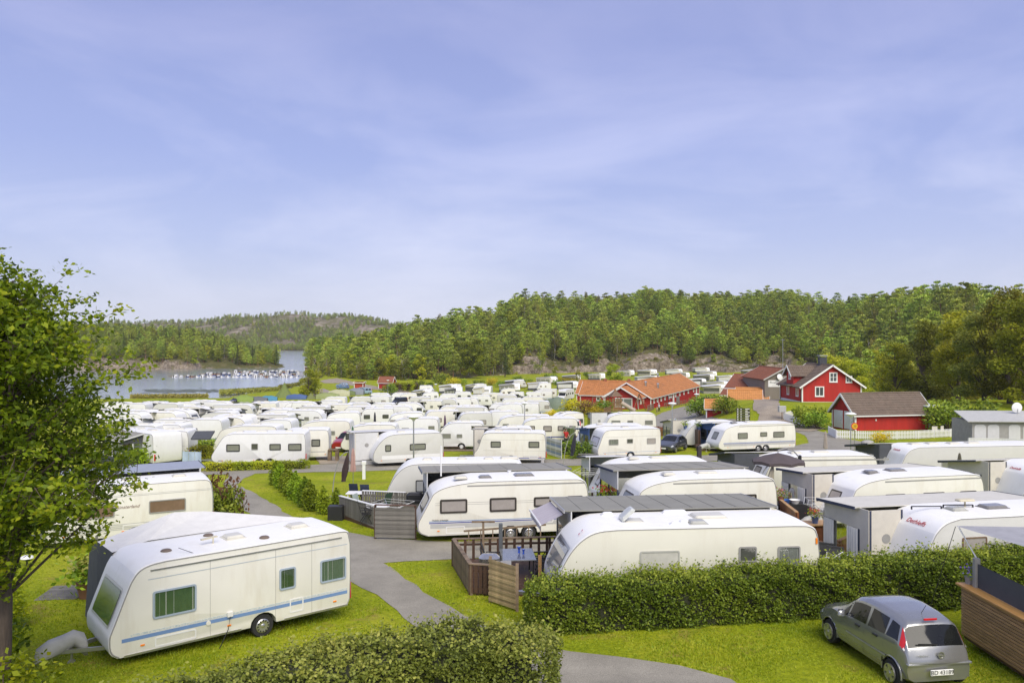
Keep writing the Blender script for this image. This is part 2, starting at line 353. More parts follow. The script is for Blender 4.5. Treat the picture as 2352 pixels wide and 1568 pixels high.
def rock_mat(ns=0.35, k0=0.80, k1=0.92):
    m = bpy.data.materials.new('hill_rock_and_heath'); m.use_nodes = True; nt = m.node_tree; p = P(nt)
    tc = N(nt, 'ShaderNodeTexCoord'); ge = N(nt, 'ShaderNodeNewGeometry'); se = N(nt, 'ShaderNodeSeparateXYZ'); nt.links.new(ge.outputs['Normal'], se.inputs[0])
    def noise(sc, de=6.0, ro=0.65, st=(1, 1, 1)):
        mp = N(nt, 'ShaderNodeMapping', i={'Scale': st}); nt.links.new(tc.outputs['Object'], mp.inputs[0])
        n = N(nt, 'ShaderNodeTexNoise', i={'Scale': sc, 'Detail': de, 'Roughness': ro}); nt.links.new(mp.outputs[0], n.inputs['Vector']); return n.outputs[0]
    rock = ramp(nt, noise(ns, 8.0, 0.7, (1, 1, 1.6)), [(0.30, (0.07, 0.06, 0.04)), (0.45, (0.20, 0.16, 0.115)), (0.58, (0.33, 0.275, 0.215)), (0.75, (0.46, 0.40, 0.335))]).outputs[0]
    vo = N(nt, 'ShaderNodeTexVoronoi', feature='DISTANCE_TO_EDGE', i={'Scale': 0.42, 'Randomness': 1.0}); nt.links.new(tc.outputs['Object'], vo.inputs['Vector'])
    crack = ramp(nt, vo.outputs[0], [(0.0, (0.35,)*3), (0.07, (1,)*3)]).outputs[0]
    rock = mix(nt, 0.8, rock, crack, 'MULTIPLY')
    heath = ramp(nt, noise(0.25), [(0.35, (0.075, 0.085, 0.02)), (0.55, (0.13, 0.12, 0.04)), (0.7, (0.19, 0.155, 0.07))]).outputs[0]
    ad = N(nt, 'ShaderNodeMath', operation='MULTIPLY_ADD', i={1: 0.55, 2: -0.27}); nt.links.new(noise(0.3), ad.inputs[0])
    su = N(nt, 'ShaderNodeMath', operation='ADD'); nt.links.new(se.outputs[2], su.inputs[0]); nt.links.new(ad.outputs[0], su.inputs[1])
    if k0 < 0.8:
        k = ramp(nt, noise(0.035, 6.0, 0.65), [(0.42, (0, 0, 0)), (0.56, (1, 1, 1))]).outputs[0]
    else: k = ramp(nt, su.outputs[0], [(k0, (0, 0, 0)), (k1, (1, 1, 1))]).outputs[0]
    nt.links.new(mix(nt, k, rock, heath), p.inputs['Base Color']); p.inputs['Roughness'].default_value = 0.9; p.inputs['Specular IOR Level'].default_value = 0.15
    b = N(nt, 'ShaderNodeBump', i={'Strength': 1.0, 'Distance': 0.9}); nt.links.new(noise(0.6, 9.0, 0.72), b.inputs['Height']); nt.links.new(b.outputs[0], p.inputs['Normal'])
    return m
M_ROCK = rock_mat(); M_FARROCK = rock_mat(0.06, 0.50, 0.72)
fan('hillside', np.linspace(700, 3300, 560), np.concatenate([np.linspace(104, 360, 90), np.linspace(362, 440, 120), np.linspace(443, 700, 70)]), hillz, M_ROCK)
# rocky wooded headland across the bay
def headz(X, Y, U):
    wob = np.sin(U*0.05)*5+np.sin(U*0.13+1)*3
    foot = np.interp(U, [-600, 100, 300, 520, 640, 700], [470, 468, 478, 486, 500, 530]); t = Y-foot+wob
    top = np.interp(U, [-600, 0, 250, 430, 500, 545, 575, 600, 645, 680], [24, 24, 19, 16, 12, 6, 2.5, 3.2, 0.6, -3])
    rock = np.interp(U, [-600, 200, 330, 430, 470, 520, 560, 610, 645, 680], [7, 7, 6, 5.5, 2.0, 1.0, 1.0, 2.4, 0.6, -3])
    return -2.0+(rock+2.0)*sst(-3, 9, t)+np.maximum(top-rock, 0)*sst(6, 110, t)+np.sin(X*0.2)*np.cos(Y*0.17)*0.6*sst(0, 20, t)-14*sst(170, 300, t)*(top > 3)-3*sst(60, 100, t)*(top <= 3)
fan('headland', np.linspace(-700, 690, 220), np.linspace(455, 800, 110), headz, M_ROCK)
# far hills behind the outer fjord
def farz(X, Y, U):
    top = np.interp(U, [-700, 100, 300, 430, 520, 600, 700, 800, 900, 1000, 1400, 2400], [40, 52, 56, 56, 66, 72, 75, 70, 55, 42, 40, 40])
    t = Y-1400-np.sin(U*0.02)*30
    return -2+2.4*sst(-10, 10, t)+top*sst(0, 420, t)*(1+0.07*np.sin(X*0.02)*np.cos(Y*0.013))+(np.sin(X*0.045+Y*0.02)+np.sin(X*0.08-Y*0.05))*2.0*sst(20, 150, t)
fan('far_hills', np.linspace(-900, 2600, 300), np.concatenate([np.linspace(1340, 1450, 16), np.linspace(1460, 2150, 90)]), farz, M_FARROCK)

def water_mat():
    m = bpy.data.materials.new('fjord_water'); m.use_nodes = True; nt = m.node_tree; p = P(nt)
    p.inputs['Base Color'].default_value = (0.93, 0.94, 0.94, 1); p.inputs['Metallic'].default_value = 0.9; p.inputs['Roughness'].default_value = 0.16; p.inputs['IOR'].default_value = 2.6
    p.inputs['Specular IOR Level'].default_value = 0.8
    tc = N(nt, 'ShaderNodeTexCoord'); mp = N(nt, 'ShaderNodeMapping', i={'Scale': (0.25, 0.9, 1)}); nt.links.new(tc.outputs['Object'], mp.inputs[0])
    n = N(nt, 'ShaderNodeTexNoise', i={'Scale': 1.0, 'Detail': 4.0}); nt.links.new(mp.outputs[0], n.inputs['Vector'])
    mp2 = N(nt, 'ShaderNodeMapping', i={'Scale': (0.008, 0.03, 1)}); nt.links.new(tc.outputs['Object'], mp2.inputs[0])
    n2 = N(nt, 'ShaderNodeTexNoise', i={'Scale': 1.0, 'Detail': 3.0}); nt.links.new(mp2.outputs[0], n2.inputs['Vector'])
    st = ramp(nt, n2.outputs[0], [(0.42, (0.15,)*3), (0.60, (0.5,)*3)])
    b = N(nt, 'ShaderNodeBump', i={'Distance': 0.12}); nt.links.new(st.outputs[0], b.inputs['Strength']); nt.links.new(n.outputs[0], b.inputs['Height']); nt.links.new(b.outputs[0], p.inputs['Normal'])
    return m
w = MB().sheet((-2200, 150, 0), (700, 150, 0), (1500, 2300, 0), (-2200, 2300, 0)).build('water', water_mat()); tag(w, kind='structure')

# asphalt, gravel
def asphalt_mat(name, c, spots):
    m = bpy.data.materials.new(name); m.use_nodes = True; nt = m.node_tree; p = P(nt); tc = N(nt, 'ShaderNodeTexCoord')
    def noise(sc, de=5.0, ro=0.6):
        n = N(nt, 'ShaderNodeTexNoise', i={'Scale': sc, 'Detail': de, 'Roughness': ro}); nt.links.new(tc.outputs['Object'], n.inputs['Vector']); return n.outputs[0]
    a = ramp(nt, noise(0.7), [(0.3, tuple(x*0.82 for x in c)), (0.7, tuple(x*1.15 for x in c))]).outputs[0]
    sp = ramp(nt, noise(45.0, 2.0), [(0.35, (0.72,)*3), (0.65, (1.25,)*3)]).outputs[0]
    c1 = mix(nt, 1.0, a, sp, 'MULTIPLY')
    k = ramp(nt, noise(1.7, 8.0, 0.7), [(0.55, (0,)*3), (0.75, (spots,)*3)]).outputs[0]
    nt.links.new(mix(nt, k, c1, (0.12, 0.11, 0.09)), p.inputs['Base Color']); p.inputs['Roughness'].default_value = 0.75; p.inputs['Specular IOR Level'].default_value = 0.3
    b = N(nt, 'ShaderNodeBump', i={'Strength': 0.4, 'Distance': 0.01}); nt.links.new(noise(60.0, 3.0), b.inputs['Height']); nt.links.new(b.outputs[0], p.inputs['Normal'])
    return m
M_ASPH = asphalt_mat('worn_asphalt', (0.295, 0.272, 0.222), 0.35)
M_GRAV = asphalt_mat('gravel', (0.34, 0.285, 0.215), 0.3)
def drape(name, pts, off, mat, step=2.5, wobble=0.12):
    """sheet cut to an outline (photo points on the ground), laid on the terrain"""
    w = [gp(x, y) if not isinstance(x, tuple) else Vector((*x, 0)) for x, y in pts]
    out = []; rr = random.Random(len(pts))
    for i, a in enumerate(w):
        b = w[(i+1) % len(w)]; n = max(1, int((b-a).length/0.8)) if (b-a).length < 40 else int((b-a).length/3)
        d = (b-a); pr = Vector((-d.y, d.x, 0)).normalized()
        for k in range(n):
            q = a+d*k/n
            if k: q = q+pr*rr.uniform(-wobble, wobble)*min(1, q.y/25)
            out.append(q)
    bm = bmesh.new(); vs = [bm.verts.new((q.x, q.y, 0)) for q in out]
    f = bm.faces.new(vs); bmesh.ops.triangulate(bm, faces=[f])
    for _ in range(4):
        es = [e for e in bm.edges if e.calc_length() > step]
        if not es: break
        bmesh.ops.subdivide_edges(bm, edges=es, cuts=1); bmesh.ops.triangulate(bm, faces=bm.faces[:])
    for v in bm.verts: v.co.z = g(v.co.x, v.co.y)+off
    me = bpy.data.meshes.new(name); bmesh.ops.recalc_face_normals(bm, faces=bm.faces); bm.to_mesh(me); bm.free(); me.materials.append(mat)
    if sum(p.normal.z for p in me.polygons) < 0: me.flip_normals()
    return tag(link(bpy.data.objects.new(name, me)), kind='structure')
drape('path', [(530, 1086), (600, 1081), (560, 1098), (545, 1112), (590, 1135), (660, 1180), (760, 1215), (850, 1232), (950, 1240), (1060, 1244), (1300, 1236), (1330, 1262), (1080, 1283), (980, 1287), (880, 1293),
      (930, 1330), (1000, 1375), (1065, 1413), (1140, 1450), (1250, 1485), (1310, 1496), (1420, 1508), (1560, 1528), (1680, 1560), (1760, 1620), (1500, 1800), (1180, 1700), (1040, 1530), (952, 1438), (890, 1385), (830, 1350), (790, 1315), (740, 1280), (660, 1225), (590, 1190), (540, 1155), (510, 1120)], 0.016, M_ASPH)
drape('road', [(300, 1094), (420, 1083), (480, 1074), (640, 1070), (800, 1064), (1000, 1060), (1340, 1053), (1560, 1049), (1700, 1040), (1800, 1028), (1860, 1017), (1850, 1000), (1800, 985), (1860, 986), (1930, 1005), (2010, 1018), (2130, 1032), (2352, 1050), (2600, 1070), (2600, 1092), (2300, 1068), (2080, 1046), (1960, 1034), (1880, 1035), (1760, 1046), (1690, 1056),
      (1560, 1063), (1340, 1069), (1000, 1076), (800, 1083), (640, 1086), (480, 1090), (420, 1098), (300, 1112)], 0.022, M_ASPH)
drape('gravel_bay', [(722, 1050), (836, 1046), (850, 1050), (840, 1062), (735, 1066)], 0.030, M_GRAV)
drape('road', [(1500, 985), (1490, 965), (1520, 948), (1560, 936), (1600, 926), (1618, 921), (1640, 919), (1648, 924), (1622, 929), (1612, 938), (1608, 950), (1650, 962), (1720, 972), (1690, 985), (1600, 990)], 0.05, M_ASPH)
drape('driveway', [(1715, 978), (1742, 965), (1745, 952), (1730, 942), (1732, 930), (1755, 920), (1790, 913), (1810, 912), (1808, 918), (1788, 926), (1790, 936), (1806, 950), (1830, 960), (1870, 972), (1900, 985), (1860, 992), (1790, 988)], 0.06, M_GRAV)
drape('gravel_track', [(745, 880), (735, 876), (745, 872), (775, 868), (790, 872), (830, 881), (880, 890), (925, 896), (955, 903), (930, 904), (880, 897), (830, 890), (785, 880)], 0.05, M_GRAV, wobble=0.5)
# ---------------------------------------------------------------- vegetation
def cards(C, S, rs, up=0.35, tint=None, asp=0.62, droop=0.0):
    """one bent-diamond leaf per centre: C (n,3), S (n,) size"""
    n = len(C); D = rs.normal(size=(n, 3)); D[:, 2] *= 0.7; D[:, 2] -= droop; D /= np.linalg.norm(D, axis=1)[:, None]
    Nn = rs.normal(size=(n, 3)); Nn[:, 2] = np.abs(Nn[:, 2])+up; W = np.cross(Nn, D); W /= np.linalg.norm(W, axis=1)[:, None]+1e-9
    S = np.asarray(S)[:, None]; a = C-D*S*0.5; b = C+D*S*0.5; l = C+W*S*asp*0.5-D*S*0.08; r = C-W*S*asp*0.5-D*S*0.08
    V = np.stack([a, r, b, l], 1).reshape(-1, 3); Q = np.arange(4*n).reshape(-1, 4)
    t = rs.uniform(0, 1, n) if tint is None else tint
    return V, Q, np.repeat(t, 4)
def tubes_np(segs, n=5):
    """list of (points, radii) -> verts, quads"""
    m = MB()
    for p, r in segs: m.tube(p, r, n, caps=False)
    return np.array(m.v), np.array(m.f)
def limb(rs, p, d, L, r0, r1, k=5, wob=0.18, lift=0.0):
    pts = [Vector(p)]; d = Vector(d).normalized(); rr = [r0]
    for i in range(k):
        d = (d+Vector(rs.normal(size=3))*wob+Vector((0, 0, lift))).normalized(); pts.append(pts[-1]+d*L/k); rr.append(r0+(r1-r0)*(i+1)/k)
    return pts, rr
M_BARK = pm('bark', (0.10, 0.075, 0.055), 0.9, var=0.4, scale=4, stretch=(3, 3, 0.6), bump=0.8, bscale=8)
M_BIRCH = pm('birch_bark', (0.55, 0.52, 0.47), 0.7, c2=(0.12, 0.10, 0.09), scale=3, stretch=(0.6, 0.6, 4))
M_PINEBARK = pm('pine_bark', (0.22, 0.12, 0.07), 0.9, var=0.4, scale=3)
L_BROAD = leafmat('broadleaf', [(0.065, 0.088, 0.007), (0.145, 0.178, 0.011), (0.225, 0.25, 0.016), (0.32, 0.31, 0.026)], 0.35)
L_OAK = leafmat('oak_leaves', [(0.025, 0.046, 0.002), (0.090, 0.138, 0.005), (0.19, 0.245, 0.008), (0.35, 0.34, 0.016)], 0.4)
L_OLIVE = leafmat('olive_broadleaf', [(0.070, 0.072, 0.007), (0.14, 0.142, 0.012), (0.215, 0.208, 0.018), (0.29, 0.26, 0.028)], 0.3)
L_PINE = leafmat('pine_needles', [(0.064, 0.092, 0.012), (0.130, 0.175, 0.022), (0.200, 0.250, 0.033), (0.275, 0.315, 0.045)], 0.2)
L_SPRUCE = leafmat('spruce_needles', [(0.026, 0.040, 0.008), (0.050, 0.068, 0.012), (0.085, 0.105, 0.018)], 0.15)
L_BIRCH = leafmat('birch_leaves', [(0.07, 0.085, 0.012), (0.12, 0.135, 0.02), (0.17, 0.175, 0.03), (0.22, 0.20, 0.04)], 0.35)
L_HEDGE = leafmat('hedge_leaves', [(0.032, 0.060, 0.006), (0.080, 0.128, 0.011), (0.150, 0.205, 0.018), (0.25, 0.29, 0.035)], 0.25)
L_PRIVET = leafmat('privet_leaves', [(0.046, 0.070, 0.012), (0.108, 0.150, 0.024), (0.185, 0.232, 0.040), (0.29, 0.32, 0.065)], 0.25)
L_THUJA = leafmat('thuja_scales', [(0.06, 0.105, 0.006), (0.12, 0.18, 0.010), (0.19, 0.25, 0.016)], 0.2)
L_LIME = leafmat('lime_green_leaves', [(0.12, 0.15, 0.008), (0.20, 0.23, 0.012), (0.30, 0.29, 0.02)], 0.3)
L_YELLOW = leafmat('yellow_shrub_leaves', [(0.16, 0.15, 0.008), (0.32, 0.26, 0.012), (0.45, 0.34, 0.02)], 0.3)
L_RUST = leafmat('rust_shrub_leaves', [(0.07, 0.06, 0.015), (0.13, 0.08, 0.03), (0.19, 0.10, 0.045)], 0.3)
L_REED = leafmat('reed_blades', [(0.11, 0.12, 0.02), (0.17, 0.17, 0.03), (0.22, 0.20, 0.05)], 0.3)
DARKWOOD = pm('hedge_twigs', (0.022, 0.024, 0.010), 0.95, var=0.4, scale=6, bump=0.5, bscale=9)

def tree_parts(kind, seed, H, Rr, leaf, dens=1.0):
    """(trunk V,F), (crown V,F,tint) at the origin; H height, Rr crown radius"""
    rs = np.random.RandomState(seed); segs = []; Cs = []; Ss = []; Ts = []; dr = 0.0
    def clump(c, r, n, sc=(1, 1, 0.7), size=leaf):
        q = rs.normal(size=(n, 3)); q /= np.linalg.norm(q, axis=1)[:, None]; q *= (rs.uniform(0.15, 1, n)**0.45)[:, None]
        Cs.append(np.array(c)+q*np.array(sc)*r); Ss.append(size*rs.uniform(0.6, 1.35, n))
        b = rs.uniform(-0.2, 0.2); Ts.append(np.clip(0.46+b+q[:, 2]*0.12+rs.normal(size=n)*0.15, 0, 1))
    if kind == 'broad':
        tr = limb(rs, (0, 0, -0.4), (0, 0, 1), H*0.6, H*0.028, H*0.010, 6, 0.10); segs.append(tr)
        for i in range(42):
            a = rs.uniform(0, 6.283); h = rs.uniform(0.03, 0.95); rad = Rr*math.sin(min(1, (1.05-h)*2.3)*1.5)**0.7*rs.uniform(0.45, 1.0)*(0.75+0.25*math.sin(a*3+seed))
            z = H*(0.10+0.88*h); base = Vector(tr[0][min(6, 1+int(h*5))]); tip = Vector((math.cos(a)*rad, math.sin(a)*rad, z))
            if i < 16: segs.append(([base, base.lerp(tip, 0.5)+Vector((0, 0, 0.04*H)), tip], [H*0.009, H*0.006, H*0.002]))
            clump(tip, Rr*rs.uniform(0.24, 0.42), int(110*dens), (1, 1, 0.72))
    elif kind == 'pine':
        tr = limb(rs, (0, 0, -0.5), (0, 0, 1), H*0.93, H*0.02, H*0.006, 7, 0.035); segs.append(tr); n = 8
        for i in range(n):
            h = 0.28+0.66*i/(n-1); rad = Rr*math.sin(math.pi*(0.22+0.68*i/(n-1)))**0.8
            for k in range(4 if h < 0.88 else 3):
                a = k*1.6+i*2.4+rs.uniform(-0.5, 0.5); r2 = rad*rs.uniform(0.4, 0.85); z = H*h+rs.uniform(-0.035, 0.035)*H
                tip = (math.cos(a)*r2, math.sin(a)*r2, z)
                if k < 2: segs.append(([(0, 0, z-0.03*H), tip], [H*0.005, H*0.002]))
                clump(tip, rad*rs.uniform(0.34, 0.52)+0.3, int(48*dens), (1, 1, 0.36))
        clump((0, 0, H*0.96), Rr*0.34, int(50*dens), (1, 1, 0.55))
    elif kind == 'spruce':
        segs.append(([(0, 0, -0.4), (0, 0, H*0.97)], [H*0.018, H*0.003])); n = 17
        for i in range(n):
            h = 0.10+0.88*i/(n-1); rad = Rr*(1.02-h)
            for k in range(6):
                a = rs.uniform(0, 6.283); clump((math.cos(a)*rad*0.6, math.sin(a)*rad*0.6, H*h), rad*0.48+0.12, int(13*dens), (1, 1, 0.34))
        clump((0, 0, H*0.98), 0.2, int(8*dens))
    elif kind == 'birch':
        tr = limb(rs, (0, 0, -0.4), (0.04, 0, 1), H*0.9, H*0.016, H*0.004, 7, 0.06); segs.append(tr); dr = 0.8
        for i in range(26):
            h = rs.uniform(0.25, 1.0); a = rs.uniform(0, 6.283); rad = Rr*(1.12-h)**0.5*rs.uniform(0.3, 0.95)
            tip = (math.cos(a)*rad, math.sin(a)*rad, H*h*0.95)
            segs.append(([tr[0][min(7, int(h*7))], tip], [H*0.005, H*0.0015])); clump((tip[0], tip[1], tip[2]-0.5), Rr*0.32, int(60*dens), (0.75, 0.75, 1.25), leaf*0.85)
    elif kind == 'bush':
        for i in range(12):
            a = rs.uniform(0, 6.283); r2 = Rr*rs.uniform(0.1, 0.75); c = (math.cos(a)*r2, math.sin(a)*r2, H*rs.uniform(0.22, 0.72))
            segs.append(([(0, 0, -0.1), c], [0.03, 0.01])); clump(c, min(Rr, H)*0.42, int(70*dens), (1, 1, 0.85))
    elif kind == 'column':
        segs.append(([(0, 0, -0.1), (0, 0, H*0.9)], [0.03, 0.008])); n = 16
        for i in range(n):
            h = (i+0.5)/n; rad = Rr*(math.sin(math.pi*min(1, 0.22+0.78*h)))**0.6*(1.0 if h < 0.6 else (1.25-h)/0.65)
            clump((rs.uniform(-.05, .05), rs.uniform(-.05, .05), H*h), rad, int(60*dens), (1, 1, 0.8*H/n/Rr+0.3))
    tv, tf = tubes_np(segs, 5)
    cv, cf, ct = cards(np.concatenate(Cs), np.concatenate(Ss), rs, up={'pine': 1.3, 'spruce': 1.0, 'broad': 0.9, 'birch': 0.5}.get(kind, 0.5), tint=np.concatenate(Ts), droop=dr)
    return (tv, tf), (cv, cf, ct)
TREE_PROTO = {}
def proto(key, kind, seed, H, Rr, leaf, lm, bark, dens=1.0):
    (tv, tf), (cv, cf, ct) = tree_parts(kind, seed, H, Rr, leaf, dens)
    r = bpy.data.objects.new(key, None)
    a = npmesh('trunk', tv, tf, bark, parent=None, smooth=True); b = npmesh('crown', cv, cf, lm, tint=ct)
    TREE_PROTO[key] = (a.data, b.data, H); COL.objects.unlink(a); COL.objects.unlink(b)
    bpy.data.objects.remove(a); bpy.data.objects.remove(b); bpy.data.objects.remove(r)
def tree(name, key, loc, sc=1.0, rz=None, label=None, cat='tree', group=None, sz=None, lm=None):
    t, c, H = TREE_PROTO[key]
    e = empty(name, loc, rnd.uniform(0, 6.28) if rz is None else rz, label, cat, group); e.scale = (sc, sc, sc if sz is None else sz)
    for nm, me in (('trunk', t), ('crown', c)):
        o = bpy.data.objects.new(nm, me); link(o, e)
    return e
proto('pine_a', 'pine', 11, 13, 3.9, 0.60, L_PINE, M_PINEBARK); proto('pine_b', 'pine', 12, 11.5, 3.7, 0.58, L_PINE, M_PINEBARK)
proto('pine_c', 'pine', 13, 14.5, 3.4, 0.60, L_PINE, M_PINEBARK); proto('spruce_a', 'spruce', 14, 15, 2.4, 0.6, L_SPRUCE, M_BARK)
proto('birch_a', 'birch', 15, 13, 2.8, 0.5, L_BIRCH, M_BIRCH); proto('birch_b', 'birch', 16, 11.5, 2.6, 0.48, L_BIRCH, M_BIRCH)
proto('leafy_a', 'broad', 17, 10, 3.4, 0.55, L_BROAD, M_BARK, 0.6); proto('scrub_a', 'bush', 18, 3.2, 2.2, 0.45, L_OLIVE, M_BARK, 0.6)
proto('big_a', 'broad', 21, 17, 5.6, 0.44, L_BROAD, M_BARK, 2.6); proto('big_b', 'broad', 22, 16, 5.4, 0.42, L_BIRCH, M_BARK, 2.6)
proto('big_c', 'broad', 23, 18, 5.2, 0.42, L_OLIVE, M_BARK, 2.6); proto('willow', 'broad', 24, 12, 5.2, 0.40, L_BROAD, M_BARK, 2.2)
proto('thin_birch', 'birch', 25, 17, 3.2, 0.34, L_BIRCH, M_BIRCH, 1.3)

def inst_stuff(name, pts, keys, label, cat, seeds, smin, smax):
    """a far wood that reads as one mass: one object, trees set on its points by geometry nodes"""
    hid = bpy.data.collections.new(name+'_kinds')
    for k in keys:
        t, c, H = TREE_PROTO[k]
        bm = bmesh.new(); bm.from_mesh(c); me = c.copy(); bm.free()
        b2 = bmesh.new(); b2.from_mesh(c); n0 = len(b2.faces); b2.from_mesh(t)
        b2.faces.ensure_lookup_table()
        for f in b2.faces[n0:]: f.material_index = 1
        me2 = bpy.data.meshes.new('kind_'+k); b2.to_mesh(me2); b2.free(); bpy.data.meshes.remove(me)
        me2.materials.append(c.materials[0]); me2.materials.append(t.materials[0])
        if 'tint' not in me2.attributes:
            a = me2.attributes.new('tint', 'FLOAT', 'POINT'); a.data.foreach_set('value', np.random.RandomState(3).uniform(0.1, 0.9, len(me2.vertices)).astype(np.float32))
        hid.objects.link(bpy.data.objects.new('kind_'+k, me2))
    me = bpy.data.meshes.new(name); me.from_pydata([tuple(p) for p in pts], [], [])
    o = link(bpy.data.objects.new(name, me)); tag(o, label, cat, kind='stuff')
    ng = bpy.data.node_groups.new(name, 'GeometryNodeTree'); ng.interface.new_socket('Geometry', in_out='INPUT', socket_type='NodeSocketGeometry'); ng.interface.new_socket('Geometry', in_out='OUTPUT', socket_type='NodeSocketGeometry')
    gi = ng.nodes.new('NodeGroupInput'); go = ng.nodes.new('NodeGroupOutput'); ip = ng.nodes.new('GeometryNodeInstanceOnPoints'); ci = ng.nodes.new('GeometryNodeCollectionInfo')
    ci.inputs[0].default_value = hid; ci.inputs[1].default_value = True; ci.inputs[2].default_value = True
    ip.inputs['Pick Instance'].default_value = True
    r1 = ng.nodes.new('FunctionNodeRandomValue'); r1.data_type = 'FLOAT_VECTOR'; r1.inputs[0].default_value = (-0.05, -0.05, 0); r1.inputs[1].default_value = (0.05, 0.05, 6.28)
    r2 = ng.nodes.new('FunctionNodeRandomValue'); r2.data_type = 'FLOAT'; r2.inputs[2].default_value = smin; r2.inputs[3].default_value = smax; r2.inputs['Seed'].default_value = seeds
    L = ng.links.new
    L(gi.outputs[0], ip.inputs['Points']); L(ci.outputs[0], ip.inputs['Instance']); L(r1.outputs[0], ip.inputs['Rotation']); L(r2.outputs[1], ip.inputs['Scale']); L(ip.outputs[0], go.inputs[0])
    r3 = ng.nodes.new('FunctionNodeRandomValue'); r3.data_type = 'INT'; r3.inputs[4].default_value = 0; r3.inputs[5].default_value = len(keys)-1; r3.inputs['Seed'].default_value = seeds+5
    L(r3.outputs[2], ip.inputs['Instance Index'])
    o.modifiers.new('trees', 'NODES').node_group = ng
    return o
# ---- wood on the right-hand hill
rs = np.random.RandomState(5); back = []; front = []
for _ in range(9000):
    u = rs.uniform(715, 3000); t = rs.uniform(2, 250) if rs.rand() < 0.75 else rs.uniform(0, 60)
    foot = float(np.interp(u, HU, HF)); y = foot+t
    if y > 690 or y < 300 and u < 1950: continue
    cl = 1 if 1180 < u < 1880 else 0
    if cl and t < 16+6*math.sin(u*0.031) : continue
    if cl and t < 30 and rs.rand() < 0.55: continue
    x = (u-CX)/F*y
    if u > 1950 and y < 200: continue
    z = float(hillz(x, y, u))
    back.append((x, y, z, t, u))
grid = {}
for p in back:
    c = (round(p[0]/5.8), round(p[1]/5.2))
    if c not in grid: grid[c] = p
pts = sorted(grid.values(), key=lambda p: p[3])
front = [p for p in pts if 715 < p[4] < 2352 and p[1] < 480][:190]
fs = set(front); rest = [p for p in pts if p not in fs]
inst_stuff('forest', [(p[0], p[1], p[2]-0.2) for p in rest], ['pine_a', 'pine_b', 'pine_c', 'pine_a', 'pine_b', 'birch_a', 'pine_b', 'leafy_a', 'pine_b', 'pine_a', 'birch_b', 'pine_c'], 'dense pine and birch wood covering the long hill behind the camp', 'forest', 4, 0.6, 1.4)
EDGE = sorted(front, key=lambda p: p[4])
kinds_n = {'pine_a': ('pine_tree', 'pine'), 'pine_b': ('pine_tree', 'pine'), 'pine_c': ('pine_tree', 'tall pine'), 'birch_a': ('birch_tree', 'birch'), 'birch_b': ('birch_tree', 'birch'), 'leafy_a': ('leafy_tree', 'round leafy tree'), 'spruce_a': ('spruce_tree', 'spruce'), 'scrub_a': ('shrub', 'low shrub')}
cnt = {}
def ordinal(n):
    W = ['first', 'second', 'third', 'fourth', 'fifth', 'sixth', 'seventh', 'eighth', 'ninth', 'tenth', 'eleventh', 'twelfth', 'thirteenth', 'fourteenth', 'fifteenth', 'sixteenth', 'seventeenth', 'eighteenth', 'nineteenth', 'twentieth']
    if n <= 20: return W[n-1]
    return '%d%s' % (n, 'th' if 10 <= n % 100 <= 20 else {1: 'st', 2: 'nd', 3: 'rd'}.get(n % 10, 'th'))
for p in EDGE:
    u = p[4]; q = rs.rand()
    if u < 860: key = ['birch_a', 'leafy_a', 'birch_b', 'pine_b', 'leafy_a'][int(q*5)]
    elif p[3] < 8: key = ['scrub_a', 'leafy_a', 'birch_b', 'pine_b', 'scrub_a'][int(q*5)]
    else: key = ['pine_a', 'pine_b', 'pine_c', 'pine_a', 'birch_a', 'spruce_a', 'leafy_a'][int(q*7)]
    zone = 'from the water on the wooded point' if u < 900 else 'from the water along the hill foot by the red cabin' if u < 1180 else 'from the water above the grey rock face' if u < 1900 else 'from the water on the slope behind the red house'
    nm, wd = kinds_n[key]; k = (wd, zone); cnt[k] = cnt.get(k, 0)+1
    sc = rs.uniform(0.62, 1.18) * (0.8 if u < 800 else 1) * (0.75 if 1180 < u < 1880 and p[3] < 30 else 1)
    tree(nm, key, (p[0], p[1], p[2]-0.2), sc, label='%s %s %s' % (ordinal(cnt[k]), wd, zone), cat='tree' if nm != 'shrub' else 'shrub', group='trees along the foot of the wooded hill')
for i in range(26):
    u = 1190+26*i+rs.uniform(-10, 10); foot = float(np.interp(u, HU, HF)); y = foot+rs.uniform(3, 14); x = (u-CX)/F*y
    tree('shrub', 'scrub_a', (x, y, float(hillz(x, y, u))-.1), rs.uniform(.35, .75), label='low shrub on the rock face, %s from the spruce' % ordinal(i+1), cat='shrub', group='shrubs on the rock face')
for i, (u, dy, key, sc) in enumerate(((1275, -8, 'leafy_a', .6), (1310, 10, 'pine_b', .6), (1365, 12, 'pine_b', .7), (1470, 12, 'pine_a', .55), (1520, 10, 'birch_b', .5), (1590, 13, 'pine_b', .7), (1640, 9, 'leafy_a', .5), (1700, 12, 'pine_a', .75), (1745, 6, 'pine_b', .8), (1795, 0, 'leafy_a', .7), (1840, -6, 'pine_a', .9), (1870, -14, 'leafy_a', .9))):
    y = float(np.interp(u, HU, HF))+dy; x = (u-CX)/F*y; nm, wd = kinds_n[key]
    tree(nm, key, (x, y, float(hillz(x, y, u))-.2), sc, label='%s growing out of the rock face, %s such tree from the spruce' % (wd, ordinal(i+1)), group='trees on the rock face')
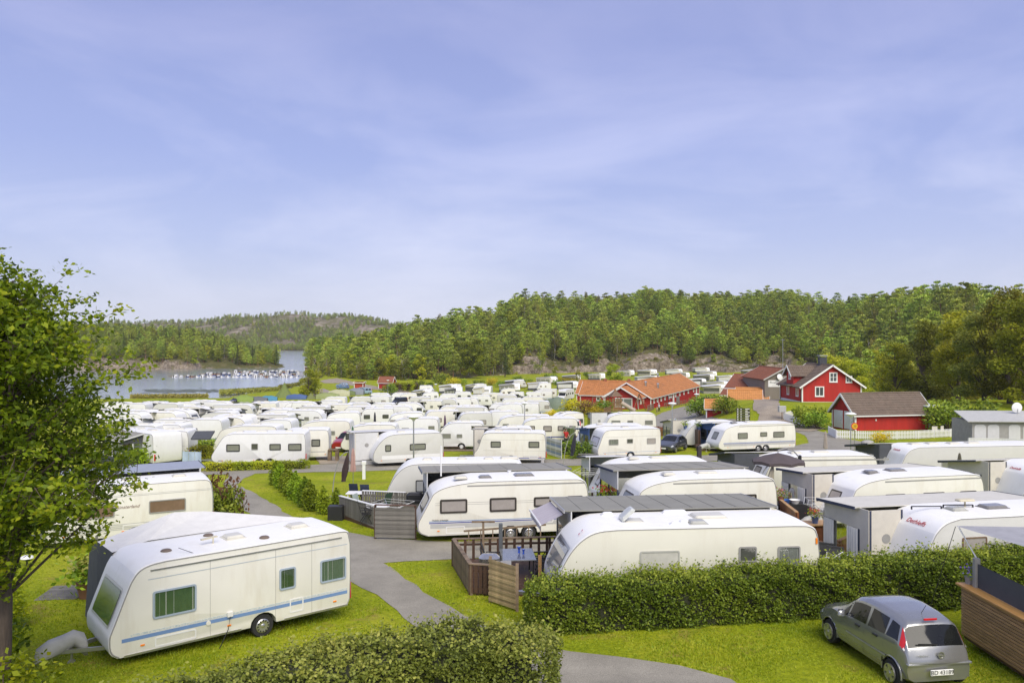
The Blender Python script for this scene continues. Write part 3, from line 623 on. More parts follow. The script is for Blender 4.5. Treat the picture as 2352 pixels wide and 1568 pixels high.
# ---- wood on the headland, its edge as single trees
hp = []
for _ in range(2600):
    u = rs.uniform(-300, 640); y = rs.uniform(478, 640); x = (u-CX)/F*y; z = float(headz(x, y, u))
    if z > (2.6 if u < 540 else 1.2): hp.append((x, y, z, u))
gd = {}
for p in hp: gd.setdefault((round(p[0]/5.2), round(p[1]/5.2)), p)
hp = sorted(gd.values(), key=lambda p: p[1]); hf = [p for p in hp if p[3] > 215][:46]; hs_ = set(hf)
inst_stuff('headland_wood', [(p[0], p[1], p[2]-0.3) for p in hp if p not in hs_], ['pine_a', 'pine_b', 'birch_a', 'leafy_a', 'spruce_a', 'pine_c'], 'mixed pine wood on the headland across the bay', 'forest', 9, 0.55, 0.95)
for i, p in enumerate(sorted(hf, key=lambda p: p[3])):
    key = ['pine_a', 'pine_b', 'leafy_a', 'birch_b', 'pine_c'][i % 5]; nm, wd = kinds_n[key]
    tree(nm, key, (p[0], p[1], p[2]-0.3), rs.uniform(0.55, 0.85)*(0.8 if p[3] > 560 else 1), label='%s on the headland shore, %s shore tree from the oak' % (wd, ordinal(i+1)), group='trees along the headland shore')
# ---- scattered trees on the far hills
fp = []
for _ in range(11000):
    u = rs.uniform(250, 1000); y = 1395+abs(rs.normal())*210 if rs.rand() < 0.75 else rs.uniform(1390, 1440); x = (u-CX)/F*y
    if y < 2000 and math.sin(x*0.021+y*0.03)+math.sin(x*0.05-y*0.013+2) + rs.uniform(-0.6, 1.6) > 0.0 or y < 1450:
        z = float(farz(x, y, u))
        if z > 0.5: fp.append((x, y, z-0.3))
inst_stuff('far_wood', fp, ['pine_b', 'leafy_a', 'pine_a', 'birch_a'], 'sparse far-off wood on the rocky hills beyond the fjord', 'forest', 2, 0.55, 0.95)
# ---- big trees behind the red house and garage
BIG = [(1915, 205, 'willow', 1.05, 'pale green spreading tree just behind the red house roof'), (1995, 190, 'pine_a', 1.0, 'dark pine behind the red garage'), (1975, 235, 'birch_a', 1.15, 'slender birch rising behind the red house chimney'),
       (2050, 175, 'willow', 0.98, 'loose green tree behind the garage ridge'), (2010, 260, 'big_a', 0.8, 'rounded tree high on the slope above the red house'), (2100, 165, 'big_b', 0.80, 'olive leafy tree standing above the garage roof'),
       (2085, 215, 'birch_b', 1.35, 'birch with yellowing leaves on the slope above the garage'), (2150, 195, 'big_b', 0.92, 'tall olive tree behind the garage end'), (2190, 150, 'big_c', 0.78, 'olive tree at the end of the garage lean-to'),
       (2225, 185, 'big_a', 1.0, 'bright yellow-green tree towering behind the garage'), (2290, 140, 'big_c', 0.98, 'large dark olive tree near the frame edge behind the grey awning'), (2345, 128, 'big_b', 1.0, 'dense dark tree at the frame edge over the grey awning'),
       (2400, 150, 'big_a', 1.0, 'tall tree cut by the right frame edge'), (2330, 205, 'pine_c', 1.25, 'tall pine topping the trees at the frame edge'), (2270, 225, 'thin_birch', 1.3, 'thin sparse birch sticking out above the crowns'), (2180, 290, 'pine_b', 1.0, 'flat topped pine on the skyline above the garage'),
       (2130, 310, 'pine_a', 1.0, 'second flat topped pine on the skyline above the garage'), (2240, 170, 'birch_a', 0.9, 'low birch with white stem in front of dark trees'),
       (1965, 168, 'big_a', 0.62, 'leafy tree rising over the ridge of the red house'), (2060, 142, 'big_a', 0.72, 'full green tree right behind the garage roof'), (2135, 136, 'big_c', 0.80, 'dark olive tree behind the end of the garage roof'), (2200, 126, 'big_a', 0.86, 'green tree above the lean-to of the garage'), (2260, 118, 'big_b', 0.84, 'yellowish tree between the garage and the grey awning room'), (2320, 112, 'big_c', 0.92, 'broad dark tree behind the grey awning room'), (2380, 105, 'big_a', 0.95, 'tree at the very edge of the view behind the grey awning room'), (2300, 165, 'big_a', 1.18, 'tallest leafy crown above the grey awning room'), (2170, 175, 'big_a', 0.98, 'yellow-green crown high above the garage end')]
for i, (px, Y, key, sc, lab) in enumerate(BIG):
    x = (px-CX)/F*Y; z = max(g(x, Y), float(hillz(x, Y, px)))
    tree('leafy_tree' if key[:3] in ('big', 'wil') else 'pine_tree' if key[:4] == 'pine' else 'birch_tree', key, (x, Y, z-0.2), sc, rz=i*1.7, label=lab, group='trees behind the red house')
# ---- trees that stand in the camp
def camp_tree(px, py, key, sc, label, name='leafy_tree', cat='tree', sz=None, group=None):
    q = gp(px, py); return tree(name, key, q, sc, label=label, cat=cat, sz=sz, group=group)
proto('round_a', 'broad', 31, 8, 3.4, 0.34, L_BROAD, M_BARK, 1.6)
camp_tree(711, 912, 'round_a', 0.98, 'lone round green tree on the lawn by the bay', 'lone_tree')
camp_tree(1412, 890, 'round_a', 1.0, 'round bright green tree behind the long red building', 'lone_tree')
camp_tree(1328, 885, 'birch_b', 0.55, 'small loose tree left of the long red building roof', 'lone_tree')
tree('pine_tree', 'big_a', (*(Vector(((1088-CX)/F*338, 338, 0))).xy, 0.9), 1.15, label='very wide dark pine group before the rock face', sz=1.02).children[1].data = TREE_PROTO['big_a'][1]
tree('spruce_tree', 'spruce_a', ((1160-CX)/F*352, 352, 0.9), 1.0, label='dark narrow spruce left of the rock face')
tree('birch_tree', 'birch_a', ((1240-CX)/F*380, 380, 0.9), 1.25, label='drooping birch standing against the rock face')
# ---------------------------------------------------------------- hedges, oak, shrubs, grass
def hedge(name, path, w, h, leaf, n, lm, label, cat='hedge', seed=1, rough=0.09, shoots=0.0, group=None, h2=None, core=True):
    """clipped hedge along a ground path: twiggy dark core under a skin of separate leaves"""
    rs = np.random.RandomState(seed); P_ = [Vector((p[0], p[1], 0)) for p in path]
    seg = [(P_[i+1]-P_[i]).length for i in range(len(P_)-1)]; T = sum(seg)
    def along(s):
        for i, l in enumerate(seg):
            if s <= l or i == len(seg)-1: return P_[i].lerp(P_[i+1], s/l), (P_[i+1]-P_[i]).normalized()
            s -= l
    def hh(s): return h if h2 is None else h+(h2-h)*s/T
    org = P_[0]; oz = g(org.x, org.y); e = empty(name, (org.x, org.y, oz), 0, label, cat, group)
    bump = lambda s, a: rough*(math.sin(s*2.1+a*3)+math.sin(s*4.7+a*5+1)+0.7*math.sin(s*9.3-a*7))*0.6
    PA = np.array([(p.x, p.y) for p in P_]); cum = np.concatenate([[0], np.cumsum(seg)]); DR = np.diff(PA, axis=0)/np.array(seg)[:, None]
    def nb(s_, a_): return rough*(np.sin(s_*2.1+a_*3)+np.sin(s_*4.7+a_*5+1)+0.7*np.sin(s_*9.3-a_*7))*0.6
    end = rs.rand(n) < (w*1.6)/(T+w*1.6); left = rs.rand(n) < 0.5
    S0 = np.where(end, np.where(left, 0.0, T), rs.uniform(0, T, n)); k = np.clip(np.searchsorted(cum, S0, 'right')-1, 0, len(seg)-1)
    D = DR[k]; Cc = PA[k]+D*(S0-cum[k])[:, None]; Nn = np.stack([-D[:, 1], D[:, 0]], 1); hs = h+((h2 or h)-h)*S0/T
    v = rs.uniform(0, 1, n)*(2*hs+2*w); b = nb(S0, v); top = (v >= hs) & (v < hs+2*w)
    off = np.where(v < hs, -w-b, np.where(top, v-hs-w, w+b)); z = np.where(v < hs, v, np.where(top, hs+b-0.2*hs*np.maximum(0, np.abs(v-hs-w)/w-0.75), np.minimum(hs, v-hs-2*w)))
    an = rs.uniform(-math.pi/2, math.pi/2, n); ze = np.where(rs.rand(n) < 0.75, rs.uniform(0, 1, n)*hs, hs-0.02); re = np.where(ze < hs-0.03, w, w*np.sqrt(rs.rand(n)))*(1+nb(an*2, ze)*0.6)
    sg = np.where(left, -1.0, 1.0); Q2 = Cc+D*(sg*np.cos(an)*re*0.8)[:, None]+Nn*(np.sin(an)*re)[:, None]
    XY = np.where(end[:, None], Q2, Cc+Nn*off[:, None]); z = np.where(end, ze, z)
    dp = np.abs(rs.normal(size=n))*leaf*1.1; z = np.maximum(0.02, z-np.where(z > hs*0.8, dp, 0)+rs.normal(size=n)*leaf*0.35); zt = rs.normal(size=n)*0.16
    sh = (z > hs*0.93) & (rs.rand(n) < shoots); z = z+np.where(sh, np.abs(rs.normal(size=n))*0.13, 0); zt = zt+np.where(sh, 0.25, 0)
    XY = XY+rs.normal(size=(n, 2))*leaf*0.5; C = np.stack([XY[:, 0]-org.x, XY[:, 1]-org.y, z+gz(XY[:, 0], XY[:, 1])-oz], 1); S = leaf*rs.uniform(0.65, 1.4, n)
    tn = 0.42+zt+0.10*np.sin(S0*1.3+z*2)+0.06*np.sin(S0*5+z*9)
    hole = (np.sin(S0*7.3+z*5)*np.sin(S0*3.1-z*9+2)+0.6*np.sin(S0*17+z*23+3*np.sin(z*4)) > 0.85) & (rs.rand(n) < 0.85) & (z < hs*0.9)
    C = C[~hole]; S = S[~hole]; tn = tn[~hole]
    V, Q, t = cards(np.array(C), np.array(S), rs, up=0.6, tint=np.clip(tn, 0, 1), asp=0.66)
    npmesh('foliage', V, Q, lm, tint=t, parent=e)
    if core:
        m = MB(); k = max(4, int(T/0.4)); ring = []
        for i in range(k+1):
            s = T*i/k; c, d = along(s); nn = Vector((-d.y, d.x, 0)); hs = hh(s)-leaf*1.3; f = 0.55 if i in (0, k) else 1.0; ww = (w-leaf*1.2)*f
            gg = g(c.x, c.y)-oz
            ring.append([(c.x+nn.x*o-org.x, c.y+nn.y*o-org.y, gg+z) for o, z in ((-ww, -0.05), (-ww*1.03, hs*0.5), (-ww, hs*0.86), (-ww*0.72, hs), (ww*0.72, hs), (ww, hs*0.86), (ww*1.03, hs*0.5), (ww, -0.05))])
        vs = [p for r in ring for p in r]; fs = []
        for i in range(k):
            for j in range(7): a = i*8+j; fs.append((a, a+1, a+9, a+8))
        fs += [tuple(range(8)), tuple(range(k*8+7, k*8-1, -1))]
        m.add(vs, fs).build('branches', DARKWOOD, e)
    return e
hedge('hedge', [(-9.5, 9.5), (-6.3, 12.9), (-4.1, 15.2), (-2.1, 16.6), (-0.5, 17.1), (0.15, 16.7)], 0.95, 1.5, 0.074, 95000, L_PRIVET, 'dense privet hedge curving across the bottom edge, nearest the viewer', seed=3, rough=0.14, shoots=0.35)
hedge('hedge', [(0.9, 22.1), (6, 23.0), (10, 23.75), (15, 24.9), (19, 25.8)], 0.66, 1.22, 0.074, 105000, L_HEDGE, 'long clipped green hedge between the lawn and the white caravans', seed=4, rough=0.08, shoots=0.5, h2=1.6)
def vh(name, pts, w, h, leaf, n, lm, label, **k):
    return hedge(name, [gp(*p).xy for p in pts], w, h, leaf, n, lm, label, **k)
vh('hedge', [(355, 1050), (440, 1046), (520, 1040)], 0.9, 1.25, 0.12, 7000, L_HEDGE, 'dark clipped hedge before the plain white caravan with two small windows', seed=5)
vh('low_hedge', [(447, 1060), (466, 1058)], 0.8, 1.2, 0.12, 2200, L_LIME, 'yellow-green clipped hedge beside the folding windbreak', seed=6)
for k, (a, b) in enumerate(((472, 534), (541, 578), (586, 634), (642, 704))):
    vh('low_hedge', [(a+3, 1081-k*1.5), (b-3, 1080-k*1.5)], 0.42, 0.62, 0.085, 2600, L_LIME, ['first', 'second', 'third', 'fourth'][k]+' low yellow hedge block from the windbreak along the asphalt road', seed=20+k, group='low hedge blocks along the road')
vh('hedge', [(2012, 1052), (2040, 1053)], 0.5, 1.3, 0.10, 1800, L_LIME, 'yellow-green hedge beside the road behind the long white caravan', seed=31)
vh('flower_hedge', [(1250, 872), (1300, 878), (1335, 880)], 1.6, 1.6, 0.42, 1500, L_YELLOW, 'band of yellow flowering shrubs before the long red building', seed=32, core=False)
vh('low_hedge', [(1165, 893), (1230, 886)], 1.5, 1.5, 0.42, 1400, L_YELLOW, 'yellow shrub border running along the back lawn', seed=33, core=False)
vh('hedge', [(1425, 1003), (1446, 1003)], 0.8, 0.9, 0.16, 900, L_HEDGE, 'dark low hedge end by the grey car', seed=34)
vh('hedge', [(1291, 1040), (1318, 1043)], 0.7, 1.0, 0.12, 1800, L_HEDGE, 'box hedge beside the blue striped windbreak', seed=35)
vh('hedge', [(1612, 926), (1640, 921)], 1.5, 1.8, 0.35, 900, L_HEDGE, 'green hedge at the far end of the long red building', seed=36)
vh('hedge', [(356, 938), (375, 937)], 1.2, 1.6, 0.35, 700, L_HEDGE, 'clipped hedge between far caravans by the oak', seed=37)
# yellow and dark shrubs beside the small red cabin
for k in range(6):
    q = gp(906+k*9.5, 899-k*0.4)
    if k == 0: proto('bush_lime', 'bush', 41, 3.6, 1.9, 0.34, L_LIME, M_BARK); proto('bush_dark', 'bush', 42, 3.2, 1.7, 0.34, leafmat('dark_purple_leaves', [(0.03, 0.02, 0.018), (0.06, 0.04, 0.03), (0.08, 0.06, 0.03)]), M_BARK); proto('bush_green', 'bush', 43, 1.6, 1.3, 0.16, L_HEDGE, M_BARK, 1.6); proto('bush_yellow', 'bush', 44, 1.3, 1.2, 0.16, L_YELLOW, M_BARK, 1.3); proto('bush_rust', 'bush', 45, 1.5, 1.7, 0.16, L_RUST, M_BARK, 1.3); proto('thuja', 'column', 46, 2.0, 0.60, 0.13, L_THUJA, M_BARK, 3.6); proto('bush_thuja', 'bush', 47, 1.1, 1.0, 0.14, L_THUJA, M_BARK, 1.4)
    tree('shrub', 'bush_lime' if k % 2 == 0 else 'bush_dark', q, 1.0 if k % 2 == 0 else 0.95, label='%s %s shrub from the small red cabin' % (['first', 'first', 'second', 'second', 'third', 'third'][k], 'lime green' if k % 2 == 0 else 'dark purple'), cat='shrub', group='shrubs in a row beside the small red cabin')
SHR = [(1310, 944, 'bush_yellow', 2.0, 'yellow shrub at the red building corner'), (1336, 950, 'bush_rust', 1.7, 'rust red heather bush before the red building'), (1352, 943, 'bush_yellow', 1.6, 'yellow bush between rust bush and red wall'), (1362, 957, 'bush_yellow', 1.5, 'low yellow bush beside the playground fence'), (1384, 946, 'bush_green', 1.6, 'green bush by the white framed window of the red building'),
       (1612, 955, 'bush_green', 2.0, 'big green bush touching the small red kiosk'), (1671, 950, 'bush_green', 1.8, 'green bush right of the small red kiosk'), (1852, 980, 'bush_green', 1.9, 'large round bush before the red house'), (1880, 985, 'bush_green', 1.5, 'leafy bush beside the red house foundation'), (2024, 1015, 'bush_yellow', 0.9, 'small yellow-green bush growing through the picket fence'),
       (1795, 925, 'bush_green', 2.2, 'clipped round bush at the corner of the red house'), (330, 1068, 'bush_thuja', 1.2, 'low round green shrub beside the oak crown'), (362, 1063, 'bush_thuja', 0.8, 'small round shrub beside the clipped hedge'), (1334, 1052, 'bush_green', 1.0, 'leafy green bush beside the blue awning'),
       (1262, 965, 'bush_yellow', 1.3, 'yellow bush behind the white caravan row'), (892, 905, 'bush_green', 2.2, 'rough shrub beside the lone tree'), (2130, 985, 'bush_green', 2.1, 'tall bush behind the picket fence beside the garage'), (2180, 988, 'bush_green', 2.4, 'broad bush behind the picket fence near the grey awning'), (2240, 985, 'bush_green', 2.6, 'bush behind the grey permanent awning')]
for px, py, key, sc, lab in SHR: camp_tree(px, py, key, sc, lab, 'shrub', 'shrub')
for k, (px, py, sc) in enumerate(((962, 893, 1.6), (985, 889, 1.2), (1040, 886, 1.9), (1062, 884, 1.3), (1098, 890, 1.5), (1128, 884, 1.7), (1150, 889, 1.2), (1185, 880, 2.0), (1212, 885, 1.4), (1262, 878, 1.9), (1280, 884, 1.3), (1318, 874, 1.8), (1015, 882, 2.2), (1350, 868, 1.8))):
    camp_tree(px, py, ['bush_green', 'bush_thuja', 'bush_yellow'][k % 3] if k % 4 else 'bush_green', sc*1.3, '%s bush from the small red cabin along the back lawn' % ordinal(k+1), 'shrub', 'shrub', group='bushes on the back lawn')
camp_tree(507, 1195, 'bush_rust', 0.9, 'loose flowering shrub with red tips behind the older caravan', 'shrub', 'shrub', sz=1.6)
camp_tree(500, 1205, 'bush_green', 0.95, 'green shrub under the red tipped shrub', 'shrub', 'shrub', sz=1.3)
for k in range(8):
    t = k/7; px = 633+(712-633)*t; py = 1113+(1172-1113)*t
    camp_tree(px, py, 'thuja', 0.78+0.06*math.sin(k*2.2), ordinal(k+1)+' cone-shaped thuja of the row, counted from the road', 'thuja', 'conifer', group='row of thuja beside the path')
camp_tree(743, 1180, 'thuja', 0.72, 'short thuja standing alone beside the black planter', 'thuja', 'conifer')
camp_tree(773, 1172, 'thuja', 0.6, 'small thuja against the grey picket deck', 'thuja', 'conifer')
camp_tree(1208, 935, 'thuja', 1.6, 'small dark thuja among the far caravans', 'thuja', 'conifer', sz=1.4)
# reeds along the shore
def reeds(px0, px1, Y0, Y1, n, seed, label):
    rs = np.random.RandomState(seed); C = []; S = []
    for _ in range(n):
        t = rs.rand(); px = px0+(px1-px0)*t; Y = Y0+(Y1-Y0)*t+rs.uniform(-3.5, 3.5); x = (px-CX)/F*Y
        C.append((x, Y, max(0, g(x, Y))+rs.uniform(0.3, 1.5))); S.append(rs.uniform(0.8, 1.5))
    V, Q, t = cards(np.array(C), np.array(S), rs, asp=0.2, up=0.0)
    o = npmesh('reeds', V, Q, L_REED, tint=t); tag(o, label, 'reeds', kind='stuff')
reeds(300, 478, 226, 228, 2600, 1, 'reed bed along the shore beside the oak'); reeds(505, 640, 248, 262, 3600, 2, 'reed bed edging the lawn by the bay'); reeds(640, 690, 272, 295, 1200, 3, 'reed bed by the lone tree')
reeds(690, 740, 318, 372, 1500, 4, 'tall grass on the bank behind the lone tree')
lp = MB(); rs = np.random.RandomState(8)
for _ in range(420):
    if rs.rand() < 0.45: u = rs.normal(622, 22); Y = 281+rs.normal()*5
    else: u = rs.uniform(330, 500); Y = 268+rs.normal()*5+(u-400)*0.02
    x = (u-CX)/F*Y; r = rs.uniform(0.4, 1.1); lp.add([(x+math.cos(a)*r*1.6, Y+math.sin(a)*r, 0.015+rs.rand()*0.03) for a in np.linspace(0, 5.5, 7)], [tuple(range(7))])
tag(lp.build('lily_pads', pm('lily_pad', (0.10, 0.11, 0.03), 0.4)), 'floating lily pads on the still bay', 'lily pads', kind='stuff')

# ---- the oak that fills the left edge
def oak():
    rs = np.random.RandomState(77); base = Vector((-10.2, 15.6, g(-10.2, 15.6)-.75))
    e = empty('oak_tree', base, 0, 'big leafy oak filling the left edge of the view', 'tree')
    segs = []; tips = []
    tr = limb(rs, (0, 0, -0.3), (0.03, 0, 1), 9.2, 0.22, 0.03, 10, 0.05); segs.append(tr)
    def outline(z):   # crown radius by height above the ground, read off the photograph
        return float(np.interp(z, [0.6, 3.6, 4.4, 4.9, 5.5, 6.1, 6.7, 7.3, 8.0, 8.6, 9.2, 9.8, 10.4], [0.4, 0.5, 0.8, 1.7, 2.5, 2.9, 2.8, 2.3, 2.1, 1.9, 1.3, .8, .3]))
    for i in range(145):
        z = 4.85+5.1*((i+rs.rand())/145)**.95; a = rs.uniform(0, 6.283); rad = outline(z)*rs.uniform(0.55, 1.06)
        zb = max(2.6, z-rs.uniform(0.4, 1.3)); k = min(9, int(zb/9.2*10)); b0 = Vector(tr[0][k])
        tip = Vector((math.cos(a)*rad, math.sin(a)*rad, z)); mid = b0.lerp(tip, 0.55)+Vector((0, 0, -0.1+0.2*rs.rand()))
        segs.append(([b0, mid, tip], [0.035, 0.02, 0.006]))
        for j in range(9):
            t = rs.uniform(0.35, 1.06); q = b0.lerp(mid, t*2) if t < 0.5 else mid.lerp(tip, (t-0.5)*2)
            s = q+Vector(rs.normal(size=3))*0.34*Vector((1, 1, 0.7)).length/1.7; segs.append(([q, s], [0.007, 0.003])); tips.append(s)
    for i in range(22):   # long whippy shoots at the top
        a = rs.uniform(0, 6.283); z = rs.uniform(7.0, 9.2); rad = outline(z); b0 = Vector((math.cos(a)*rad*0.5, math.sin(a)*rad*0.5, z)); tip = b0+Vector((math.cos(a)*rad*0.7, math.sin(a)*rad*0.7, rs.uniform(0.3, 0.9)))
        segs.append(([b0, tip], [0.008, 0.003]))
        for t in np.linspace(0.3, 1, 4): tips.append(b0.lerp(tip, t))
    C = []; T = []; S = []
    for s in tips:
        n = 34; q = rs.normal(size=(n, 3))*np.array([0.15, 0.15, 0.09]); C.append(np.array(s)+q); b = rs.uniform(-0.2, 0.2)
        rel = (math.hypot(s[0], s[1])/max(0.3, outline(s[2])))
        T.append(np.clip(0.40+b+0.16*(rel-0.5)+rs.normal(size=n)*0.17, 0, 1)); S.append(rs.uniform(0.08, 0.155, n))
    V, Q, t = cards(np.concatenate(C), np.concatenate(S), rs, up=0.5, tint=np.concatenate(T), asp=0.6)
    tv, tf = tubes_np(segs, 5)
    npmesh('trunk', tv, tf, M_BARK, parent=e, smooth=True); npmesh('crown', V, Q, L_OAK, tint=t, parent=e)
oak()
proto('under_a', 'bush', 52, 1.5, 0.9, 0.10, L_OAK, M_BARK, 3.4)
for k, (px, py, sc) in enumerate(((2, 1745, 1.4), (-8, 1440, 1.0), (-40, 1560, 1.6), (10, 1350, .75))):
    camp_tree(px, py, 'under_a', sc, ['leafy suckers at the frame edge under the oak', 'green bush on the grass under the oak', 'bush in the bottom corner under the oak', 'small bush farthest back under the oak'][k], 'shrub', 'shrub')
# ---- grass blades on the nearer lawns (they thin out where the texture takes over)
PATHPOLY = [(545, 1112), (590, 1135), (660, 1180), (760, 1215), (850, 1232), (950, 1240), (1060, 1244), (1330, 1236), (1330, 1262), (1080, 1283), (980, 1287), (880, 1293), (930, 1330), (1000, 1375), (1065, 1413), (1140, 1450), (1250, 1485), (1310, 1496), (1420, 1508), (1560, 1528), (1680, 1560), (1760, 1620), (1500, 1800), (1180, 1700), (1040, 1530), (952, 1438), (890, 1385), (830, 1350), (790, 1315), (740, 1280), (660, 1225), (590, 1190), (540, 1155), (510, 1120)]
def grass():
    rs = np.random.RandomState(6); px = rs.uniform(-60, 2420, 150000); py = 1120+480*rs.uniform(0, 1, 150000)**0.8
    ins = np.zeros(len(px), bool); j = len(PATHPOLY)-1
    for i, (ax, ay) in enumerate(PATHPOLY):
        bx, by = PATHPOLY[j]; ins ^= ((ay > py) != (by > py)) & (px < (bx-ax)*(py-ay)/(by-ay+1e-9)+ax); j = i
    px = px[~ins]; py = py[~ins]
    Y = 7.04*F/(py-CY-0.041*F); X = (px-CX)/F*Y; Z = CZ-7.04-0.041*Y; n = len(X)
    bare = np.sin(X*.83+2)*np.sin(Y*.71+1)+.6*np.sin(X*2.3-Y*1.1)*np.sin(Y*1.9+.5*X) > .78
    keep = ~bare | (rs.rand(n) < .25); X = X[keep]; Y = Y[keep]; Z = Z[keep]; n = len(X)
    h = rs.uniform(0.03, 0.085, n)*(0.7+0.5*np.sin(X*0.9)*np.cos(Y*1.1)); a = rs.uniform(0, 6.283, n); w = rs.uniform(0.006, 0.014, n)*(1+Y/25)
    dx, dy = np.cos(a)*w, np.sin(a)*w; lx, ly = rs.normal(size=n)*0.03, rs.normal(size=n)*0.03
    V = np.stack([np.stack([X-dx, Y-dy, Z-0.005], -1), np.stack([X+dx, Y+dy, Z-0.005], -1), np.stack([X+lx, Y+ly, Z+h], -1)], 1).reshape(-1, 3)
    t = np.clip(0.48+0.2*np.sin(X*0.55+1)*np.sin(Y*0.6)+0.16*np.sin(X*1.9+Y*0.7)*np.sin(Y*1.6-X*.4)+0.14*np.sin(X*4.3-Y*2.1)*np.sin(Y*3.7)+rs.normal(size=n)*0.2, 0, 1)
    o = npmesh('grass', V, np.arange(3*n).reshape(-1, 3), leafmat('grass_blades', [(0.085, 0.125, 0.006), (0.14, 0.175, 0.008), (0.20, 0.21, 0.016)], 0.35), tint=np.repeat(t, 3)); tag(o, 'short mown grass of the nearer lawns', 'grass', kind='stuff')
grass()
# ---------------------------------------------------------------- caravans
def chaikin(p, n=2):
    for _ in range(n):
        q = [p[0]]
        for a, b in zip(p[:-1], p[1:]):
            q += [(a[0]*.75+b[0]*.25, a[1]*.75+b[1]*.25), (a[0]*.25+b[0]*.75, a[1]*.25+b[1]*.75)]
        p = q+[p[-1]]
    return p
PROF = {  # front outline (x from the nose, z), rear corner radius, roof height
 'A': ([(.22, .34), (.02, .48), (.0, .86), (.06, 1.0), (.44, 2.0), (.50, 2.14), (.66, 2.38), (.92, 2.49), (1.3, 2.52)], .16, 2.52),
 'K': ([(.55, .34), (.08, .50), (.0, .85), (.12, 1.25), (.42, 1.85), (.80, 2.28), (1.25, 2.52), (1.9, 2.56)], .36, 2.56),
 'H': ([(.42, .34), (.05, .48), (.0, .85), (.16, 1.15), (.58, 1.95), (.66, 2.12), (1.0, 2.32), (1.5, 2.46), (2.5, 2.58)], .42, 2.58),
 'D': ([(.60, .34), (.12, .48), (.0, .75), (.10, 1.05), (.48, 1.85), (.62, 2.12), (.95, 2.42), (1.5, 2.55)], .30, 2.55),
 'S': ([(.30, .34), (.03, .50), (.0, .9), (.08, 1.35), (.28, 1.95), (.55, 2.42), (1.0, 2.55)], .24, 2.55),
 'V': ([(.55, .34), (.10, .50), (.0, .80), (.12, 1.10), (.72, 2.10), (1.02, 2.46), (1.6, 2.58)], .22, 2.58),
 'F': ([(.40, .34), (.06, .48), (.0, .80), (.05, 1.15), (.30, 1.6), (.75, 2.15), (1.25, 2.45), (1.9, 2.52)], .30, 2.52),
 'O': ([(.25, .34), (.02, .44), (.0, .85), (.30, 1.10), (.55, 1.85), (.62, 2.10), (.80, 2.40), (1.3, 2.46)], .28, 2.46),
}
def outline(style, L, wheels=(), rw=0.36):
    fr, rr, H = PROF[style]; p = chaikin(fr, 2)
    rear = chaikin([(L-rr*2.2, H), (L-rr*.55, H-.02), (L-.05, H-rr*.9), (L, H-rr*2.4)], 2)
    rear += [(L+.01, 1.2), (L-.02, .52), (L-.10, .34)]
    bot = []
    for wx in sorted(wheels, reverse=True):
        for k in range(9):
            a = math.pi*k/8; bot.append((wx+rw*math.cos(a), .34+rw*.92*math.sin(a)))
    return p+rear+bot
def front_x(style, z):
    fr = [q for q in chaikin(PROF[style][0], 2)]
    zs = [q[1] for q in fr]; xs = [q[0] for q in fr]
    return float(np.interp(z, zs, xs))
RR_CACHE = {}
def rrect(x0, x1, z0, z1, r, n=4):
    p = []
    for cx, cz, a0 in ((x1-r, z1-r, 0), (x0+r, z1-r, 90), (x0+r, z0+r, 180), (x1-r, z0+r, 270)):
        for k in range(n): a = R(a0+90*k/(n-1)); p.append((cx+r*math.cos(a), cz+r*math.sin(a)))
    return p
def frame_mb(w, h, fw, d, r=0.06):
    """rounded window frame, facing -Y, centred on the origin"""
    m = MB(); o = rrect(-w/2, w/2, -h/2, h/2, r); i = rrect(-w/2+fw, w/2-fw, -h/2+fw, h/2-fw, max(.02, r-fw*.6)); n = len(o)
    vs = [(x, 0, z) for x, z in o]+[(x, -d, z) for x, z in o]+[(x, -d, z) for x, z in i]+[(x, -.2*d, z) for x, z in i]
    fs = []
    for b in (0, n, 2*n):
        for k in range(n): l = (k+1) % n; fs.append((b+k, b+l, b+n+l, b+n+k))
    m.add(vs, fs); return m, i
def cached(key, fn):
    if key not in RR_CACHE: RR_CACHE[key] = fn()
    return RR_CACHE[key]
def inst(name, data, parent, loc=(0, 0, 0), rot=(0, 0, 0), sc=None):
    o = bpy.data.objects.new(name, data); link(o, parent); o.location = loc; o.rotation_euler = rot
    if sc: o.scale = sc
    return o
def data_of(m, name, mats, smooth=None):
    o = m.build(name, mats, smooth=smooth); d = o.data; bpy.data.objects.remove(o); return d
def window(parent, x, z, w, h, y, fm=None, pmat=None, fw=.045, d=.035, curtain=None, rot=0.0, r=.06, blind=None):
    fm = fm or M_DKBROWN; pmat = pmat or M_PANE
    fd = cached(('f', w, h, fw, d, r, fm.name), lambda: data_of(frame_mb(w, h, fw, d, r)[0], 'window', fm, 40))
    o = inst('window', fd, parent, (x, y, z), (0, 0, rot))
    def pane():
        _, i = frame_mb(w, h, fw, d, r); return data_of(MB().add([(a, -d*.55, b) for a, b in i], [tuple(range(len(i)))]), 'pane', pmat)
    if curtain:
        cd = cached(('c', w, h, curtain.name, fw), lambda: data_of(MB().sheet((-w/2+fw, -.006, -h/2+fw), (w/2-fw, -.006, -h/2+fw), (w/2-fw, -.006, h/2-fw), (-w/2+fw, -.006, h/2-fw), 40, 2, fn=lambda u, v: (0, .0045*math.sin(u*46+math.sin(u*9)*2), 0)), 'curtain', curtain, 60))
        inst('curtain', cd, o)
    inst('pane', cached(('p', w, h, fw, d, r, pmat.name), pane), o)
    return o
